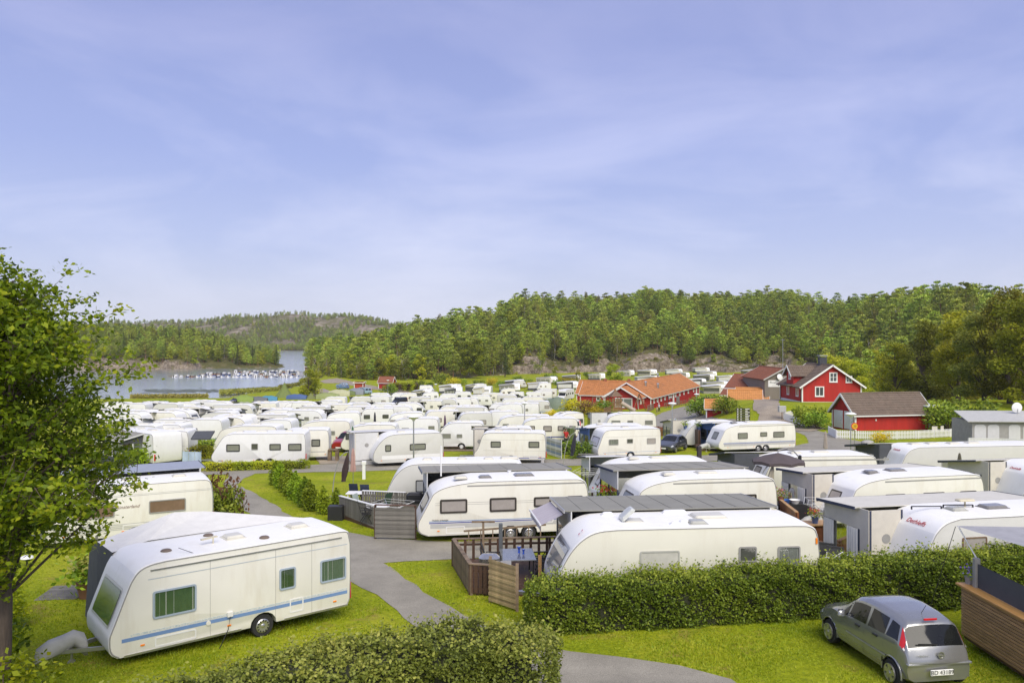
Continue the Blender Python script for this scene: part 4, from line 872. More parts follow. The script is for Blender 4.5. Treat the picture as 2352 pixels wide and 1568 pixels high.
def wheel(parent, x, y, r=.32, w=.19, rimmat=None, out=-1, spokes=0):
    def ty(): return data_of(MB().lathe([(r*.62, -w/2), (r*.93, -w/2), (r, -w*.32), (r, w*.32), (r*.93, w/2), (r*.62, w/2)], n=20, axis='y'), 'wheel', M_RUBBER, 40)
    def rim():
        m = MB(); m.lathe([(r*.63, .0), (r*.60, -.035), (r*.50, -.055), (r*.2, -.045), (r*.12, -.06), (.001, -.062)], n=20, axis='y')
        return data_of(m, 'rim', rimmat or M_ALU, 30)
    def slots():
        m = MB()
        for k in range(12): a = 2*math.pi*k/12; m.box(-.016, .016, -.062, -.05, r*.40, r*.54); nv = 8; b = len(m.v)-8; ca, sa = math.cos(a), math.sin(a); m.v[b:] = [(v[0]*ca-v[2]*sa, v[1], v[0]*sa+v[2]*ca) for v in m.v[b:]]
        return data_of(m, 'rim_slots', M_BLACK)
    o = inst('wheel', cached(('ty', r, w), ty), parent, (x, y, r)); q = inst('rim', cached(('rim', r, (rimmat or M_ALU).name), rim), o, (0, out*(w/2-.03), 0), (0, 0, 0 if out < 0 else math.pi))
    if spokes: inst('rim_slots', cached(('slot', r), slots), o, (0, out*(w/2-.03), 0), (0, 0, 0 if out < 0 else math.pi))
    return o
def hatch(parent, x, y, z, lx=.45, ly=.45, mat=None, h=.10):
    mat = mat or M_HATCH
    return inst('roof_hatch', cached(('hatch', lx, ly, h, mat.name), lambda: data_of(MB().bbox(-lx/2-.04, lx/2+.04, -ly/2-.04, ly/2+.04, 0, .03, .012).bbox(-lx/2, lx/2, -ly/2, ly/2, .03, h, h*.45), 'roof_hatch', mat)), parent, (x, y, z))
M_HATCH = pm('hatch_dome', (0.62, 0.60, 0.52), 0.3, var=0.05); M_HATCHD = pm('smoked_hatch', (0.20, 0.19, 0.18), 0.2, var=0.1, coat=0.4)
W0 = 2.3
def caravan(C, th, L, style='H', flip=False, side=None, roof=None, front=None, wins=(), wheels=None, stripes=(), hatches=(), trim=True, label=None, group=None, fwin=None, doors=(), drawbar=True, cover=None, W=W0, name='caravan', lod=0, lines=(), fmat=None, marker=True, tail=True, zoff=0.0, tt=None, rails=False):
    """C: ground centre; front at local -X (flip: +X); the side towards the viewer is local -Y"""
    side = side or M_WALL; roof = roof or M_ROOF; front = front or M_WHITE
    e = empty(name, C, th, label, 'caravan', group)
    if wheels is None: wheels = (L*.52,) if L < 6.6 else (L*.49-.0, L*.49+.78)
    key = ('body', style, round(L, 2), W, tuple(wheels), side.name, roof.name, front.name, flip, tt)
    sx = -1 if flip else 1
    X = lambda x: sx*(x-L/2)
    def body():
        o = outline(style, L, wheels); n = len(o); zc = 1.4; m = MB(); vs = []; sta = [(0, .034), (.008, .012), (.03, 0.0), (.06, 0.0)]
        ysn = [(-W/2+a, i) for a, i in sta]+[(-W*.25, -.018), (0, -.028), (W*.25, -.018)]+[(W/2-a, i) for a, i in sta[::-1]]
        for y, i in ysn:
            for x, z in o:
                sc = 1-2*i/L if i > 0 else 1; k = i if i > 0 else (i if z > 2.2 else 0)
                vs.append((X(L/2+(x-L/2)*sc), y, zc+(z-zc)*(1-k/1.15)))
        fs = []; mi = []
        for j in range(len(ysn)-1):
            for k in range(n):
                l = (k+1) % n; fs.append((j*n+k, j*n+l, (j+1)*n+l, (j+1)*n+k))
                zz = (o[k][1]+o[l][1])/2; dz = abs(o[l][1]-o[k][1]); dx = abs(o[l][0]-o[k][0])
                mi.append(1 if (zz > 2.0 and dx > dz*.8) else 2)
        m.v = vs; m.f = fs+[tuple(range(n)), tuple(range((len(ysn)-1)*n+n-1, (len(ysn)-1)*n-1, -1))]; m.m = mi+[0, 0]
        return data_of(m, 'body', [side, roof, front], 30)
    inst('body', cached(key, body), e)
    if trim:
        def tr():
            o = outline(style, L, ()); o2 = [q for q in o]; m = MB()
            for y in (-W/2-.001, W/2+.001):
                m.tube([(X(L/2+(x-L/2)*(1-.06/L)), y, 1.4+(z-1.4)*(1-.03/1.15)) for x, z in o2], .016 if lod < 1 else .022, 4)
            return data_of(m, 'edge_trim', M_TRIM)
        inst('edge_trim', cached(('trim', style, round(L, 2), W, flip, lod), tr), e)
    ys = -W/2
    for wn in wins:
        x0, x1, z0, z1 = wn[:4]; k = wn[4] if len(wn) > 4 else {}
        window(e, X((x0+x1)/2), (z0+z1)/2, round(x1-x0, 2), round(z1-z0, 2), ys+.002, **k)
    if fwin:
        z0, z1, wv = fwin[:3]; pmat = fwin[3] if len(fwin) > 3 else M_PANED; H = PROF[style][2]
        def fw(o, ww, za, zb):
            m = MB(); k = 6; vs = []; 
            for j in range(k+1):
                z = za+(zb-za)*j/k; x = X(front_x(style, z))-sx*o
                for s_ in (-1, 1): vs.append((x, s_*ww/2*(1 if 0 < j < k else .96), z))
            m.add(vs, [(2*j, 2*j+1, 2*j+3, 2*j+2) for j in range(k)]); return m
        f_ = fw(.012, wv, z0, z1).build('front_window', fmat or M_DKBROWN, e); fw(.022, wv-.12, z0+.06, z1-.06).build('pane', pmat, f_)
    ww = .20
    for wx in wheels:
        wheel(e, X(wx), -W/2+.16, .31, ww, rimmat=M_WHITE if lod else M_ALU, spokes=0 if lod > 1 else 1)
        if lod < 1: wheel(e, X(wx), W/2-.16, .31, ww, out=1)
    if wheels: MB().box(min(X(wheels[0]), X(wheels[-1]))-.5, max(X(wheels[0]), X(wheels[-1]))+.5, -W/2+.30, W/2-.30, .3, .8).build('wheel_well', M_BLACK, e)
    for x0, x1, z0, z1, mt in stripes: MB().box(min(X(x0), X(x1)), max(X(x0), X(x1)), ys-.004, ys+.01, z0, z1).build('stripe', mt, e)
    for z in lines: MB().box(min(X(.75), X(L-.08)), max(X(.75), X(L-.08)), ys-.003, ys+.01, z, z+.012).build('panel_groove', M_TRIM, e)
    for hx, hy, lx, ly, mt in hatches: hatch(e, X(hx), hy, PROF[style][2]+.0+(.02 if abs(hy) < .4 else .0), lx, ly, mt)
    for x0, x1, z0, z1 in doors:
        m, i = frame_mb(x1-x0, z1-z0, .035, .012, .04); o = m.build('service_door', side if side is not M_WALL else M_WHITE, e, 40); o.location = (X((x0+x1)/2), ys+.001, (z0+z1)/2)
    if marker and lod < 2:
        for x in (L*.12, L*.45, L*.92): MB().bbox(-.05, .05, -.02, .01, -.018, .018, .006).build('side_marker', M_ORANGE, e).location = (X(x), ys-.002, .55)
    if tail and lod < 2:
        MB().bbox(-.03, .05, -.06, .05, -.28, .20, .02).build('tail_light', M_REDL, e).location = (X(L-.0), ys+.12, .80)
    if drawbar:
        m = MB(); m.bar((X(.5), -.55, .42), (X(-.95), 0, .44), .06, .09); m.bar((X(.5), .55, .42), (X(-.95), 0, .44), .06, .09); m.box(min(X(-.95), X(-1.25)), max(X(-.95), X(-1.25)), -.05, .05, .40, .48); m.tube([(X(-.55), .0, .55), (X(-.55), .0, .10)], .03); m.lathe([(.08, -.03), (.10, 0), (.08, .03)], (X(-.55), 0, .10), 10, 'y')
        m.build('drawbar', M_ALU, e)
    if cover:
        c = MB(); n = 14; rings = []
        prof = [(-1.35, .30, .05), (-1.30, .42, .16), (-1.05, .50, .22), (-.75, .62, .20), (-.5, .70, .18), (-.28, .50, .24), (-.22, .42, .20)]
        vs = []; rr = random.Random(3)
        for x, z, r in prof:
            for k in range(n): a = 2*math.pi*k/n; q = r*(1+rr.uniform(-.16, .16)); vs.append((X(x), math.cos(a)*q*.8, max(.05, z+math.sin(a)*q*1.05)))
        c.add(vs, [(i*n+k, i*n+(k+1) % n, (i+1)*n+(k+1) % n, (i+1)*n+k) for i in range(len(prof)-1) for k in range(n)]+[tuple(range(n)), tuple(range((len(prof)-1)*n, len(prof)*n))]).build('hitch_cover', cover, e, 70)
    e['X0'] = 0.0; del e['X0']
    return e
def place2(a, b, W=W0, z=.35):
    """ground centre, heading and length from the two lower corners of the side facing the viewer"""
    A = gp(*a, z); B = gp(*b, z); d = B-A; th = math.atan2(d.y, d.x); n = Vector((-math.sin(th), math.cos(th), 0))
    C = (A+B)/2+n*W/2; C.z = g(C.x, C.y); return C, th, Vector((d.x, d.y)).length
def placeR(xl, xr, ytop, deg, W=W0, zt=2.45, L=None):
    """the same from the left and right ends and the height of the near roof edge"""
    pm_ = (xl+xr)/2; lo, hi = 8.0, 600.0
    for _ in range(50):
        Y = (lo+hi)/2
        if CY+F*(CZ-g((pm_-CX)/F*Y, Y)-zt)/Y > ytop: lo = Y
        else: hi = Y
    Xm = (pm_-CX)/F*Y; th = R(deg); c, s = math.cos(th), math.sin(th); E = []
    for p in (xl, xr): k = (p-CX)/F; t = (k*Y-Xm)/(c-k*s); E.append(Vector((Xm+t*c, Y+t*s, 0)))
    d = (E[1]-E[0]); n = Vector((-s, c, 0)); LL = d.length if L is None else L
    C = (E[0]+E[1])/2+n*W/2; C.z = g(C.x, C.y); return C, th, LL

def awning(C, th, L, x0, x1, depth=2.5, side=1, zr=2.50, ze=2.12, over=.22, roofm=None, wallm=None, trimm=None, flip=False, ends=(1, 0), outer=True, bays=3, label=None, group=None, foil=None, W=W0, curtains=False, low=None, seams=0, name='awning', endbays=2):
    """cloth room along one long side of a caravan (same local frame as the caravan)"""
    roofm = roofm or M_AWGREY; wallm = wallm or M_AWTAUPE; trimm = trimm or M_AWDARK; foil = foil or M_PANEG; low = low or wallm
    e = empty(name, C, th, label, 'awning', group); sx = -1 if flip else 1; X = lambda x: sx*(x-L/2)
    a, b = sorted((X(x0), X(x1))); y0 = side*(W/2-.08); y1 = side*(W/2+depth); yo = side*(W/2+depth+over)
    zo = zr+(ze-zr)*(depth+over+.08)/(depth+.08)
    m = MB(); m.add([(a-over, y0, zr+.035), (b+over, y0, zr+.035), (b+over, yo, zo+.035), (a-over, yo, zo+.035), (a-over, y0, zr), (b+over, y0, zr), (b+over, yo, zo), (a-over, yo, zo)], [(0, 1, 2, 3), (4, 5, 6, 7), (0, 1, 5, 4), (1, 2, 6, 5), (2, 3, 7, 6), (3, 0, 4, 7)])
    r = m.build('roof', roofm, e)
    m = MB(); m.bar((a-over, yo, zo-.02), (b+over, yo, zo-.02), .05, .11); m.bar((a-over-.01, y0, zr+.0), (a-over-.01, yo, zo), .04, .10); m.bar((b+over+.01, y0, zr), (b+over+.01, yo, zo), .04, .10)
    m.build('roof_edge', trimm, e)
    for k in range(seams):
        x = a+(b-a)*(k+.5)/seams; MB().bar((x, y0+side*.1, zr+.040+(ze-zr)*.02), (x, yo, zo+.040), .05, .012).build('seam', M_ALU if False else roofm, r)
    def wall(p, q, zt0, zt1, nb, nm):
        """upright cloth wall p->q with nb foil windows; zt0, zt1 roof height over its ends"""
        p = Vector((*p, 0)); q = Vector((*q, 0)); d = q-p; Lw = d.length; d.normalize(); f = MB(); pn = []
        def quad(u0, u1, za0, za1, zb0, zb1, mt, t=.02):
            nn = Vector((-d.y, d.x, 0))*t; A = p+d*u0; B = p+d*u1
            vs = [A-nn+Vector((0, 0, za0)), B-nn+Vector((0, 0, za1)), B-nn+Vector((0, 0, zb1)), A-nn+Vector((0, 0, zb0)), A+nn+Vector((0, 0, za0)), B+nn+Vector((0, 0, za1)), B+nn+Vector((0, 0, zb1)), A+nn+Vector((0, 0, zb0))]
            f.add(vs, [(0, 1, 2, 3), (7, 6, 5, 4), (0, 4, 5, 1), (1, 5, 6, 2), (2, 6, 7, 3), (3, 7, 4, 0)], mt)
        zt = lambda u: zt0+(zt1-zt0)*u/Lw-.005; z1_, z2_ = .72, 1.78
        quad(0, Lw, .0, .0, z1_, z1_, 1); quad(0, Lw, z2_, z2_, zt(0), zt(Lw), 0)
        bw = Lw/nb; pw = .09
        for k in range(nb+1):
            u = min(max(k*bw, pw/2), Lw-pw/2); quad(u-pw/2, u+pw/2, z1_, z1_, z2_, z2_, 2, .028)
        o = f.build(nm, [wallm, low, trimm], e)
        for k in range(nb):
            A = p+d*(k*bw+pw/2); B = p+d*((k+1)*bw-pw/2)
            MB().add([(A.x, A.y, z1_), (B.x, B.y, z1_), (B.x, B.y, z2_), (A.x, A.y, z2_)], [(0, 1, 2, 3)]).build('window_foil', foil, o)
            if curtains:
                nn = Vector((-d.y, d.x, 0))*.06*(1 if side > 0 else -1)
                for u0, u1 in ((0, .3), (.7, 1)):
                    A2 = A.lerp(B, u0)+nn; B2 = A.lerp(B, u1)+nn
                    MB().sheet((A2.x, A2.y, z1_), (B2.x, B2.y, z1_), (B2.x, B2.y, z2_), (A2.x, A2.y, z2_), 16, 1, fn=lambda u, v: (.02*math.sin(u*30)*d.y, .02*math.sin(u*30)*d.x, 0)).build('curtain', M_CURT, o, 60)
    xf, xb = (X(x0), X(x1))
    if ends[0]: wall((xf, y0), (xf, y1), zr, ze, endbays, 'front_wall')
    if ends[1]: wall((xb, y0), (xb, y1), zr, ze, endbays, 'back_wall')
    if x0 < 0:   # cloth panel that closes the room against the caravan nose
        a2, b2 = sorted((xf, X(.75))); yn = side*(W/2-.55); MB().box(a2, b2, yn-.02, yn+.02, .05, zr).build('nose_panel', wallm, e); MB().box(xf-.02, xf+.02, min(yn, y0), max(yn, y0), .05, zr).build('nose_panel', wallm, e)
        for x_ in (a2+.04, b2-.04): MB().box(x_-.03, x_+.03, yn-.035, yn-.02, .05, zr).build('seam_tape', trimm, e)
        MB().box(a2, b2, yn-.03, yn-.02, .05, .55).build('mud_flap', low, e)
        MB().lathe([(.001, -.03), (.16, -.03), (.16, -.021)], ((a2+b2)/2, yn, 1.55), 14, 'y').build('mesh_vent', M_TRIM, e)
    if outer: wall((xf, y1), (xb, y1), ze, ze, bays, 'side_wall')
    return e
HOBW = dict(fm=M_DKBROWN, pmat=M_PANE, fw=.075)
M_GREENC = pm('green_curtain', (0.11, 0.20, 0.085), 0.9, var=0.15, scale=4)
M_BLUEF = pm('blue_grey_frame', (0.35, 0.42, 0.50), 0.4, var=0.05)
# --- 1 the near caravan with blue band and green curtains
C, th, L = place2((248, 1506), (806, 1391)); c1 = (C, th, L)
cv = caravan(C, th, L, 'A', wins=[(1.0, 2.05, 1.12, 1.80, dict(fm=M_BLUEF, pmat=M_GLASS, curtain=M_GREENC)), (4.25, 4.72, 1.18, 1.76, dict(fm=M_BLUEF, pmat=M_GLASS, curtain=M_GREENC)), (5.45, 6.25, 1.14, 1.78, dict(fm=M_BLUEF, pmat=M_GLASS, curtain=M_GREENC))],
    wheels=(L*.595,), fwin=(1.02, 1.92, 1.75, pm('green_front_pane', (0.04, 0.11, 0.04), .10, coat=.25)), fmat=M_ALU, stripes=[(.30, L-.12, .70, .79, M_LBLUE), (.5, L-.12, .81, .86, pm('speckled_blue_stripe', (.42, .52, .60), .4, c2=(.75, .74, .66), scale=30)), (.9, L-.12, 2.10, 2.125, pm('thin_blue_line', (.48, .52, .55), .4))],
    hatches=[(3.4, -.05, .48, .48, None), (5.3, .05, .5, .48, None)], doors=[(1.05, 2.05, .42, .66), (4.55, 4.95, .50, .88)], cover=pm('grey_cover', (.42, .42, .40), .85, var=.15), label='cream caravan with blue band and green curtains on the near lawn')
for x, y in ((1.55, -.35), (4.05, -.62), (2.95, .62)): MB().lathe([(.13, 0), (.14, .03), (.10, .06), (.01, .075)], n=14).build('roof_vent', pm('brown_vent', (.16, .12, .09), .5), cv, 40).location = (x-L/2, y, 2.53)
m = MB(); m.tube([(0, 0, 0), (0, 0, .16)], .018); m.bar((-.32, 0, .16), (.12, .05, .18), .10, .03); m.build('television_antenna', pm('yellowed_plastic', (.6, .55, .4), .5), cv).location = (2.75-L/2, -.35, 2.53)
m = MB(); m.tube([(0, 0, 0), (-.35, .25, .16)], .008, 5); m.build('whip_antenna', M_BLACK, cv).location = (2.1-L/2, -.95, 2.5)
MB().box(-.07, .07, -.06, 0, -.06, .06).build('hookup_box', M_WHITE, cv).location = (2.9-L/2, -W0/2, .84); m = MB(); m.tube([(0, -.05, -.05), (-.08, -.12, -.35), (-.3, -.18, -.72), (-.45, -.2, -.9)], .012, 5); m.build('power_cable', M_BLACK, cv).location = (2.9-L/2, -W0/2, .84)
MB().lathe([(.06, 0), (.06, -.03), (.01, -.032)], n=12, axis='y').build('water_cap', M_WALL, cv).location = (2.35-L/2, -W0/2, .73)
for x in (2.4, 4.15, 5.2): MB().box(-.004, .004, -.004, .006, .40, 2.30).build('panel_seam', M_TRIM, cv).location = (x-L/2, -W0/2, 0)
MB().bar((.95-L/2, -W0/2-.012, 2.33), (L/2-.3, -W0/2-.012, 2.33), .025, .03).build('awning_rail', M_ALU, cv); MB().bar((.35-L/2, -W0/2-.012, .37), (3.2-L/2, -W0/2-.012, .37), .025, .05).build('skirt_rail', M_ALU, cv); MB().bar((4.4-L/2, -W0/2-.012, .37), (L/2-.15, -W0/2-.012, .37), .025, .05).build('skirt_rail', M_ALU, cv)
# --- its tent roofed awning on the far side
C, th, L = c1
e = empty('awning', C, th, 'dark sided tent awning with pale peaked roof behind the near caravan', 'awning')
zr = 2.5; y0 = W0/2-.1; y1 = W0/2+2.5; x0, x1 = -L/2+.6, L/2-.35
m = MB(); ridge = [(x0+1.9, y1-1.5, 3.0), (x1-2.6, y1-1.2, 2.85)]
m.add([(x0, y0, 2.38), (x0+.9, y0, zr+.05), (x1, y0, zr+.02), ridge[0], ridge[1], (x0, y1, 2.05), (x1, y1, 2.05), (x0-.1, y0+1.2, 2.45)], [(0, 1, 3, 7), (1, 2, 4, 3), (7, 3, 5), (3, 4, 6, 5), (4, 2, 6)]); m.build('roof', pm('pale_tent_roof', (.70, .69, .66), .8, var=.06, bump=.3, bscale=5), e)
m = MB(); m.add([(x0, y0, .05), (x0, y0, 2.38), (x0-.1, y0+1.2, 2.45), (x0, y1, 2.05), (x0-.12, y1, .05), (x0-.12, y0+1.2, .05)], [(0, 1, 2, 5), (5, 2, 3, 4)]); m.add([(x0-.12, y1, .05), (x0, y1, 2.05), (x1, y1, 2.05), (x1, y1, .05)], [(0, 1, 2, 3)]); m.build('side_wall', M_AWDARK, e)
# --- 2 older caravan behind it
C, th, L = place2((96, 1244), (490, 1210)); 
cv = caravan(C, th, L, 'O', wins=[(3.9, 5.35, 1.18, 1.72, dict(fm=M_TRIM, pmat=M_PANEB)), (1.1, 2.6, 1.18, 1.72, dict(fm=M_TRIM, pmat=M_PANEB))], stripes=[(.4, L-.15, .62+.07*k, .645+.07*k, M_GREYS) for k in range(4)]+[(.9, L-.1, 1.98, 2.0, M_GREYS), (.9, L-.1, 2.04, 2.05, M_GREYS)], hatches=[(3.2, .1, .5, .5, None), (5.2, .1, .5, .5, None)], doors=[(.8, 1.75, .42, .66), (2.9, 3.7, .42, .80)], label='older cream caravan with brown window half hidden by the oak')
text('lettering', 'Münsterland', .19, pm('brown_script', (.16, .06, .04), .5), cv, (3.05-L/2, -W0/2-.006, 1.55), FRONT, shear=.4)
awning(C, th, L, .8, 6.2, 2.2, zr=2.62, ze=2.6, roofm=pm('blue_grey_roof_cloth', (.30, .33, .40), .7, var=.06), wallm=M_AWLT, label='flat blue-grey awning roof behind the older caravan', ends=(1, 1))
# --- 3 twin-axle with blue lines
HS = lambda L: [(.5, L-.1, .86, .90, M_BLUE), (.5, L-.1, .93, .96, M_LBLUE), (.55, L-.1, .66, .84, M_GREYS), (2.1, L-.2, 2.36, 2.42, M_TRIM)]
C, th, L = place2((958, 1228), (1353, 1215))
cv = caravan(C, th, L, 'H', wins=[(.95, 2.1, 1.28, 1.86, HOBW), (3.05, 4.2, 1.28, 1.86, HOBW), (4.95, 5.7, 1.42, 1.84, HOBW), (6.4, 7.1, 1.30, 1.84, HOBW)], wheels=(3.95, 4.75), stripes=HS(L), hatches=[(1.9, -.35, .5, .45, None), (2.95, -.35, .48, .4, M_HATCHD), (4.7, -.1, .8, .5, M_HATCHD)], doors=[(1.2, 2.0, .42, .72), (5.35, 5.8, .74, .94)], fwin=(1.25, 1.88, 1.6), lines=(1.62, 1.70), label='long white caravan with blue lines and four windows behind the slatted screen')
text('lettering', 'Hobby prestige', .11, M_BLACK, cv, (.95-L/2, -W0/2-.006, 1.0), FRONT, shear=.3)
awning(C, th, L, .55, 6.9, 2.9, zr=2.62, ze=2.42, roofm=M_AWGREY, trimm=pm('blue_edge', (.10, .12, .17), .5), wallm=M_AWLT, seams=6, label='flat grey awning roof behind the long caravan with blue lines', ends=(1, 1))
m = MB(); m.tube([(0, 0, 0), (0, 0, 1.35)], .035, 6); m.build('mast', M_WHITE, cv).location = (1.15-L/2, W0/2-.25, 2.5)
m = MB(); m.lathe([(.06, 0), (.06, .07), (.09, .08), (.09, .11)], n=10); m.build('roof_vent', M_WHITE, cv).location = (4.2-L/2, .75, 2.58)
# --- 4 big caravan behind the long hedge
C, th, L = placeR(1272, 1884, 1216, 5.5)
cv = caravan(C, th, L, 'K', side=pm('ivory_side', (.69, .675, .575), .35, var=.02, scale=1, dirt=((.48, .43, .32), 1.8, .28, (1, 1, .16))), wins=[(2.55, 3.75, 1.22, 1.90, dict(fm=pm('pale_grey_frame', (.42, .42, .38), .4), pmat=pm('pale_blind_pane', (.52, .51, .46), .15, coat=.4))), (5.55, 6.1, 1.50, 1.96, dict(fm=M_TRIM, pmat=M_PANED)), (6.75, 7.45, 1.20, 1.94, dict(fm=M_TRIM, pmat=M_GLASS, curtain=pm('grey_curtain', (.33, .33, .31), .9)))], wheels=(L*.5, L*.5+.78),
    hatches=[(5.05, .1, 1.0, .62, None), (4.45, -.62, .5, .42, pm('grey_dome', (.40, .40, .36), .25)), (3.75, -.72, .28, .16, M_WHITE), (4.1, -.5, .28, .16, M_WHITE), (2.0, .75, .35, .2, M_WHITE), (4.2, .85, .75, .22, M_WHITE)], fwin=(1.05, 1.98, 1.85, pm('reflecting_front_pane', (.16, .17, .19), .05, coat=.8)), fmat=M_ALU, label='large ivory caravan with rounded nose behind the long hedge')
h = hatch(cv, 2.6-L/2, -.15, 2.57, .5, .5, None, .04); m = MB(); m.bbox(-.26, .26, -.26, .26, 0, .10, .05); o = m.build('open_lid', pm('clear_dome', (.55, .56, .52), .15), cv); o.location = (2.42-L/2, -.15, 2.76); o.rotation_euler = (0, R(-42), 0)
o = text('lettering', '◢', .12, M_REDL, cv, (.98-L/2, -.62, 2.36), (R(38), 0, R(-80)))
bpy.data.objects.remove(o)
m = MB(); m.add([(0, 0, 0), (.10, .10, .0), (.02, .12, 0)], [(0, 1, 2)]); m.add([(.11, .12, 0), (.2, .22, 0), (.2, .12, 0)], [(0, 1, 2)]); o = m.build('red_emblem', M_REDL, cv); o.location = (.80-L/2, -.75, 2.315); o.rotation_euler = (0, R(-38), 0)
MB().bbox(-.03, .03, -.03, .0, -.09, .09, .01).build('side_marker', M_ORANGE, cv).location = (L/2-.12, -W0/2, 2.08)
m = MB(); m.tube([(.55*math.cos(a)-.0, 0, .42*math.sin(a)) for a in np.linspace(.9, 2.3, 12)], .012, 4); m.build('swoosh_decal', pm('dark_swoosh', (.28, .30, .42), .4), cv).location = (4.75-L/2, -W0/2-.003, .95)
awning(C, th, L, .9, 7.5, 2.9, zr=2.62, ze=2.45, roofm=pm('grey_roof_cloth', (.25, .245, .215), .85, var=.08, scale=1.2), trimm=M_ALU, wallm=M_AWLT, seams=9, label='wide flat grey awning roof behind the large ivory caravan', ends=(1, 1))
# small striped sun canopy at its front end
e = empty('sun_canopy', C, th, 'pale mauve sun canopy with scalloped edge at the grey awning roof end', 'canopy')
m = MB(); a_, b_ = (-L/2+.68, W0/2+.2, 2.48), (-L/2+.68, W0/2+3.0, 2.34); m.sheet(a_, b_, (-L/2-.05, W0/2+3.0, 2.02), (-L/2-.05, W0/2+.2, 2.14)); m.build('cloth', pm('mauve_stripe_cloth', (.46, .42, .45), .8, var=.15, scale=2, stretch=(.2, 8, .2)), e)
m = MB(); 
for k in range(15):
    t0, t1 = k/15, (k+1)/15; p = Vector((-L/2-.05, W0/2+3.0-2.8*t0, 2.02+.12*t0)); q = Vector((-L/2-.05, W0/2+3.0-2.8*t1, 2.02+.12*t1)); md = (p+q)/2
    m.add([p, q, q-Vector((0, 0, .16)), md-Vector((0, 0, .22)), p-Vector((0, 0, .16))], [(0, 1, 2, 3, 4)])
m.build('valance', pm('mauve_valance', (.50, .46, .48), .8), e); MB().bar((-L/2-.07, W0/2+.15, 2.16), (-L/2-.07, W0/2+3.05, 2.04), .05).build('front_bar', M_WHITE, e)
# --- 5 right hand caravan with red lettering
C, th, L = placeR(2120, 2520, 1196, 11, L=7.0); C = Vector((0, 0, 0)); n_ = Vector((-math.sin(th), math.cos(th), 0)); dd = Vector((math.cos(th), math.sin(th), 0))
A5 = at(2110, 24.9); C = A5+dd*L/2+n_*W0/2; C.z = g(C.x, C.y); c5 = (C, th, L)
cv = caravan(C, th, L, 'D', side=M_GREYW, wins=[(1.55, 2.45, 1.40, 1.94, dict(fm=M_PANEB, pmat=M_PANE)), (4.3, 5.2, 1.2, 1.75, dict(fm=M_TRIM, pmat=M_PANED))], hatches=[(2.2, -.1, .5, .45, pm('grey_dome', (.40, .40, .36), .25)), (3.7, .0, .8, .5, M_HATCHD)], fwin=None, label='white caravan with red lettering at the right end of the long hedge')
rot = (R(58), 0, R(-90))
text('lettering', 'Dethleffs', .24, pm('red_letter', (.45, .01, .015), .4), cv, (front_x('D', 2.24)-L/2-.03, -.1, 2.24), (R(46), 0, R(-90)), shear=.25)
text('lettering', 'Camper', .20, pm('slate_letter', (.16, .19, .27), .4), cv, (front_x('D', 1.2)-L/2-.02, -.55, 1.22), (R(66), 0, R(-90)))
text('lettering', '5', .42, M_GREYS, cv, (3.0-L/2, -W0/2-.006, 1.45), FRONT, shear=.3)
for k in range(6): MB().box(0, .09, -.005, .005, 0, .07).build('square_decal', M_BLACK, cv).location = (3.95-L/2, -W0/2, 1.42+k*.12)
for k in range(5): MB().box(0, .75-.1*k, -.005, .005, 0, .02).build('line_decal', M_GREYS, cv).location = (2.9-L/2+.08*k, -W0/2, 1.62+k*.05)
m = MB(); m.bar((0, -.5, 0), (0, .5, 0), .04, .03); m.bar((0, -.5, 0), (0, -.5, -.1), .04); m.bar((0, .5, 0), (0, .5, -.1), .04)
for x in (1.35, 2.55): o = m.build('roof_rail', M_BLACK, cv) if x == 1.35 else copy_tree(o, cv); o.location = (x-L/2, .2, 2.66); o.rotation_euler = (0, 0, R(80))
m = MB(); m.tube([(0, 0, 0), (0, 0, .2)], .03); m.bbox(-.3, .3, -.14, .14, .2, .27, .03); m.build('satellite_antenna', pm('yellowed_plastic', (.6, .55, .4), .5), cv).location = (2.9-L/2, .3, 2.56)
awning(C, th, L, -.5, 6.5, 2.0, zr=2.50, ze=2.38, endbays=1, roofm=pm('beige_grey_roof_cloth', (.60, .58, .52), .75, var=.06), wallm=M_AWTAUPE, trimm=M_AWNAVY, low=M_BLACK, foil=M_CLEAR, curtains=True, label='taupe awning with navy framed foil window beside the red lettered caravan', ends=(1, 1), over=.2)
# --- 6 caravan behind it with three brown windows
C, th, L = placeR(1960, 2262, 1098, 12); dd = Vector((math.cos(th), math.sin(th), 0)); L = 7.2; B6 = at(2262, 35.9); C = B6-dd*L/2+Vector((-math.sin(th), math.cos(th), 0))*W0/2; C.z = g(C.x, C.y); c6 = (C, th, L)
cv = caravan(C, th, L, 'H', wins=[(2.1, 3.1, 1.32, 1.84, HOBW), (4.0, 5.1, 1.32, 1.84, HOBW), (5.9, 6.75, 1.35, 1.84, HOBW)], stripes=HS(L), hatches=[(2.3, .1, .5, .45, M_HATCHD), (3.7, .3, .8, .5, M_HATCHD)], fwin=(1.35, 1.88, .8, M_PANE), label='white caravan with wide blank nose behind the taupe awning', cover=pm('grey_cover', (.42, .42, .40), .85, var=.15))
text('lettering', 'Hobby', .17, M_LBLUE, cv, (front_x('H', 2.36)-L/2-.02, .1, 2.36), (R(32), 0, R(-90)), shear=.2)
awning(C, th, L, -.3, 6.6, 2.0, zr=2.50, ze=2.36, endbays=1, roofm=pm('beige_grey_roof_cloth', (.60, .58, .52), .75, var=.06), wallm=M_AWTAUPE, trimm=M_AWNAVY, low=M_BLACK, foil=M_CLEAR, curtains=True, label='taupe awning with navy trim behind the wooden serving counter', ends=(1, 1), over=.2)
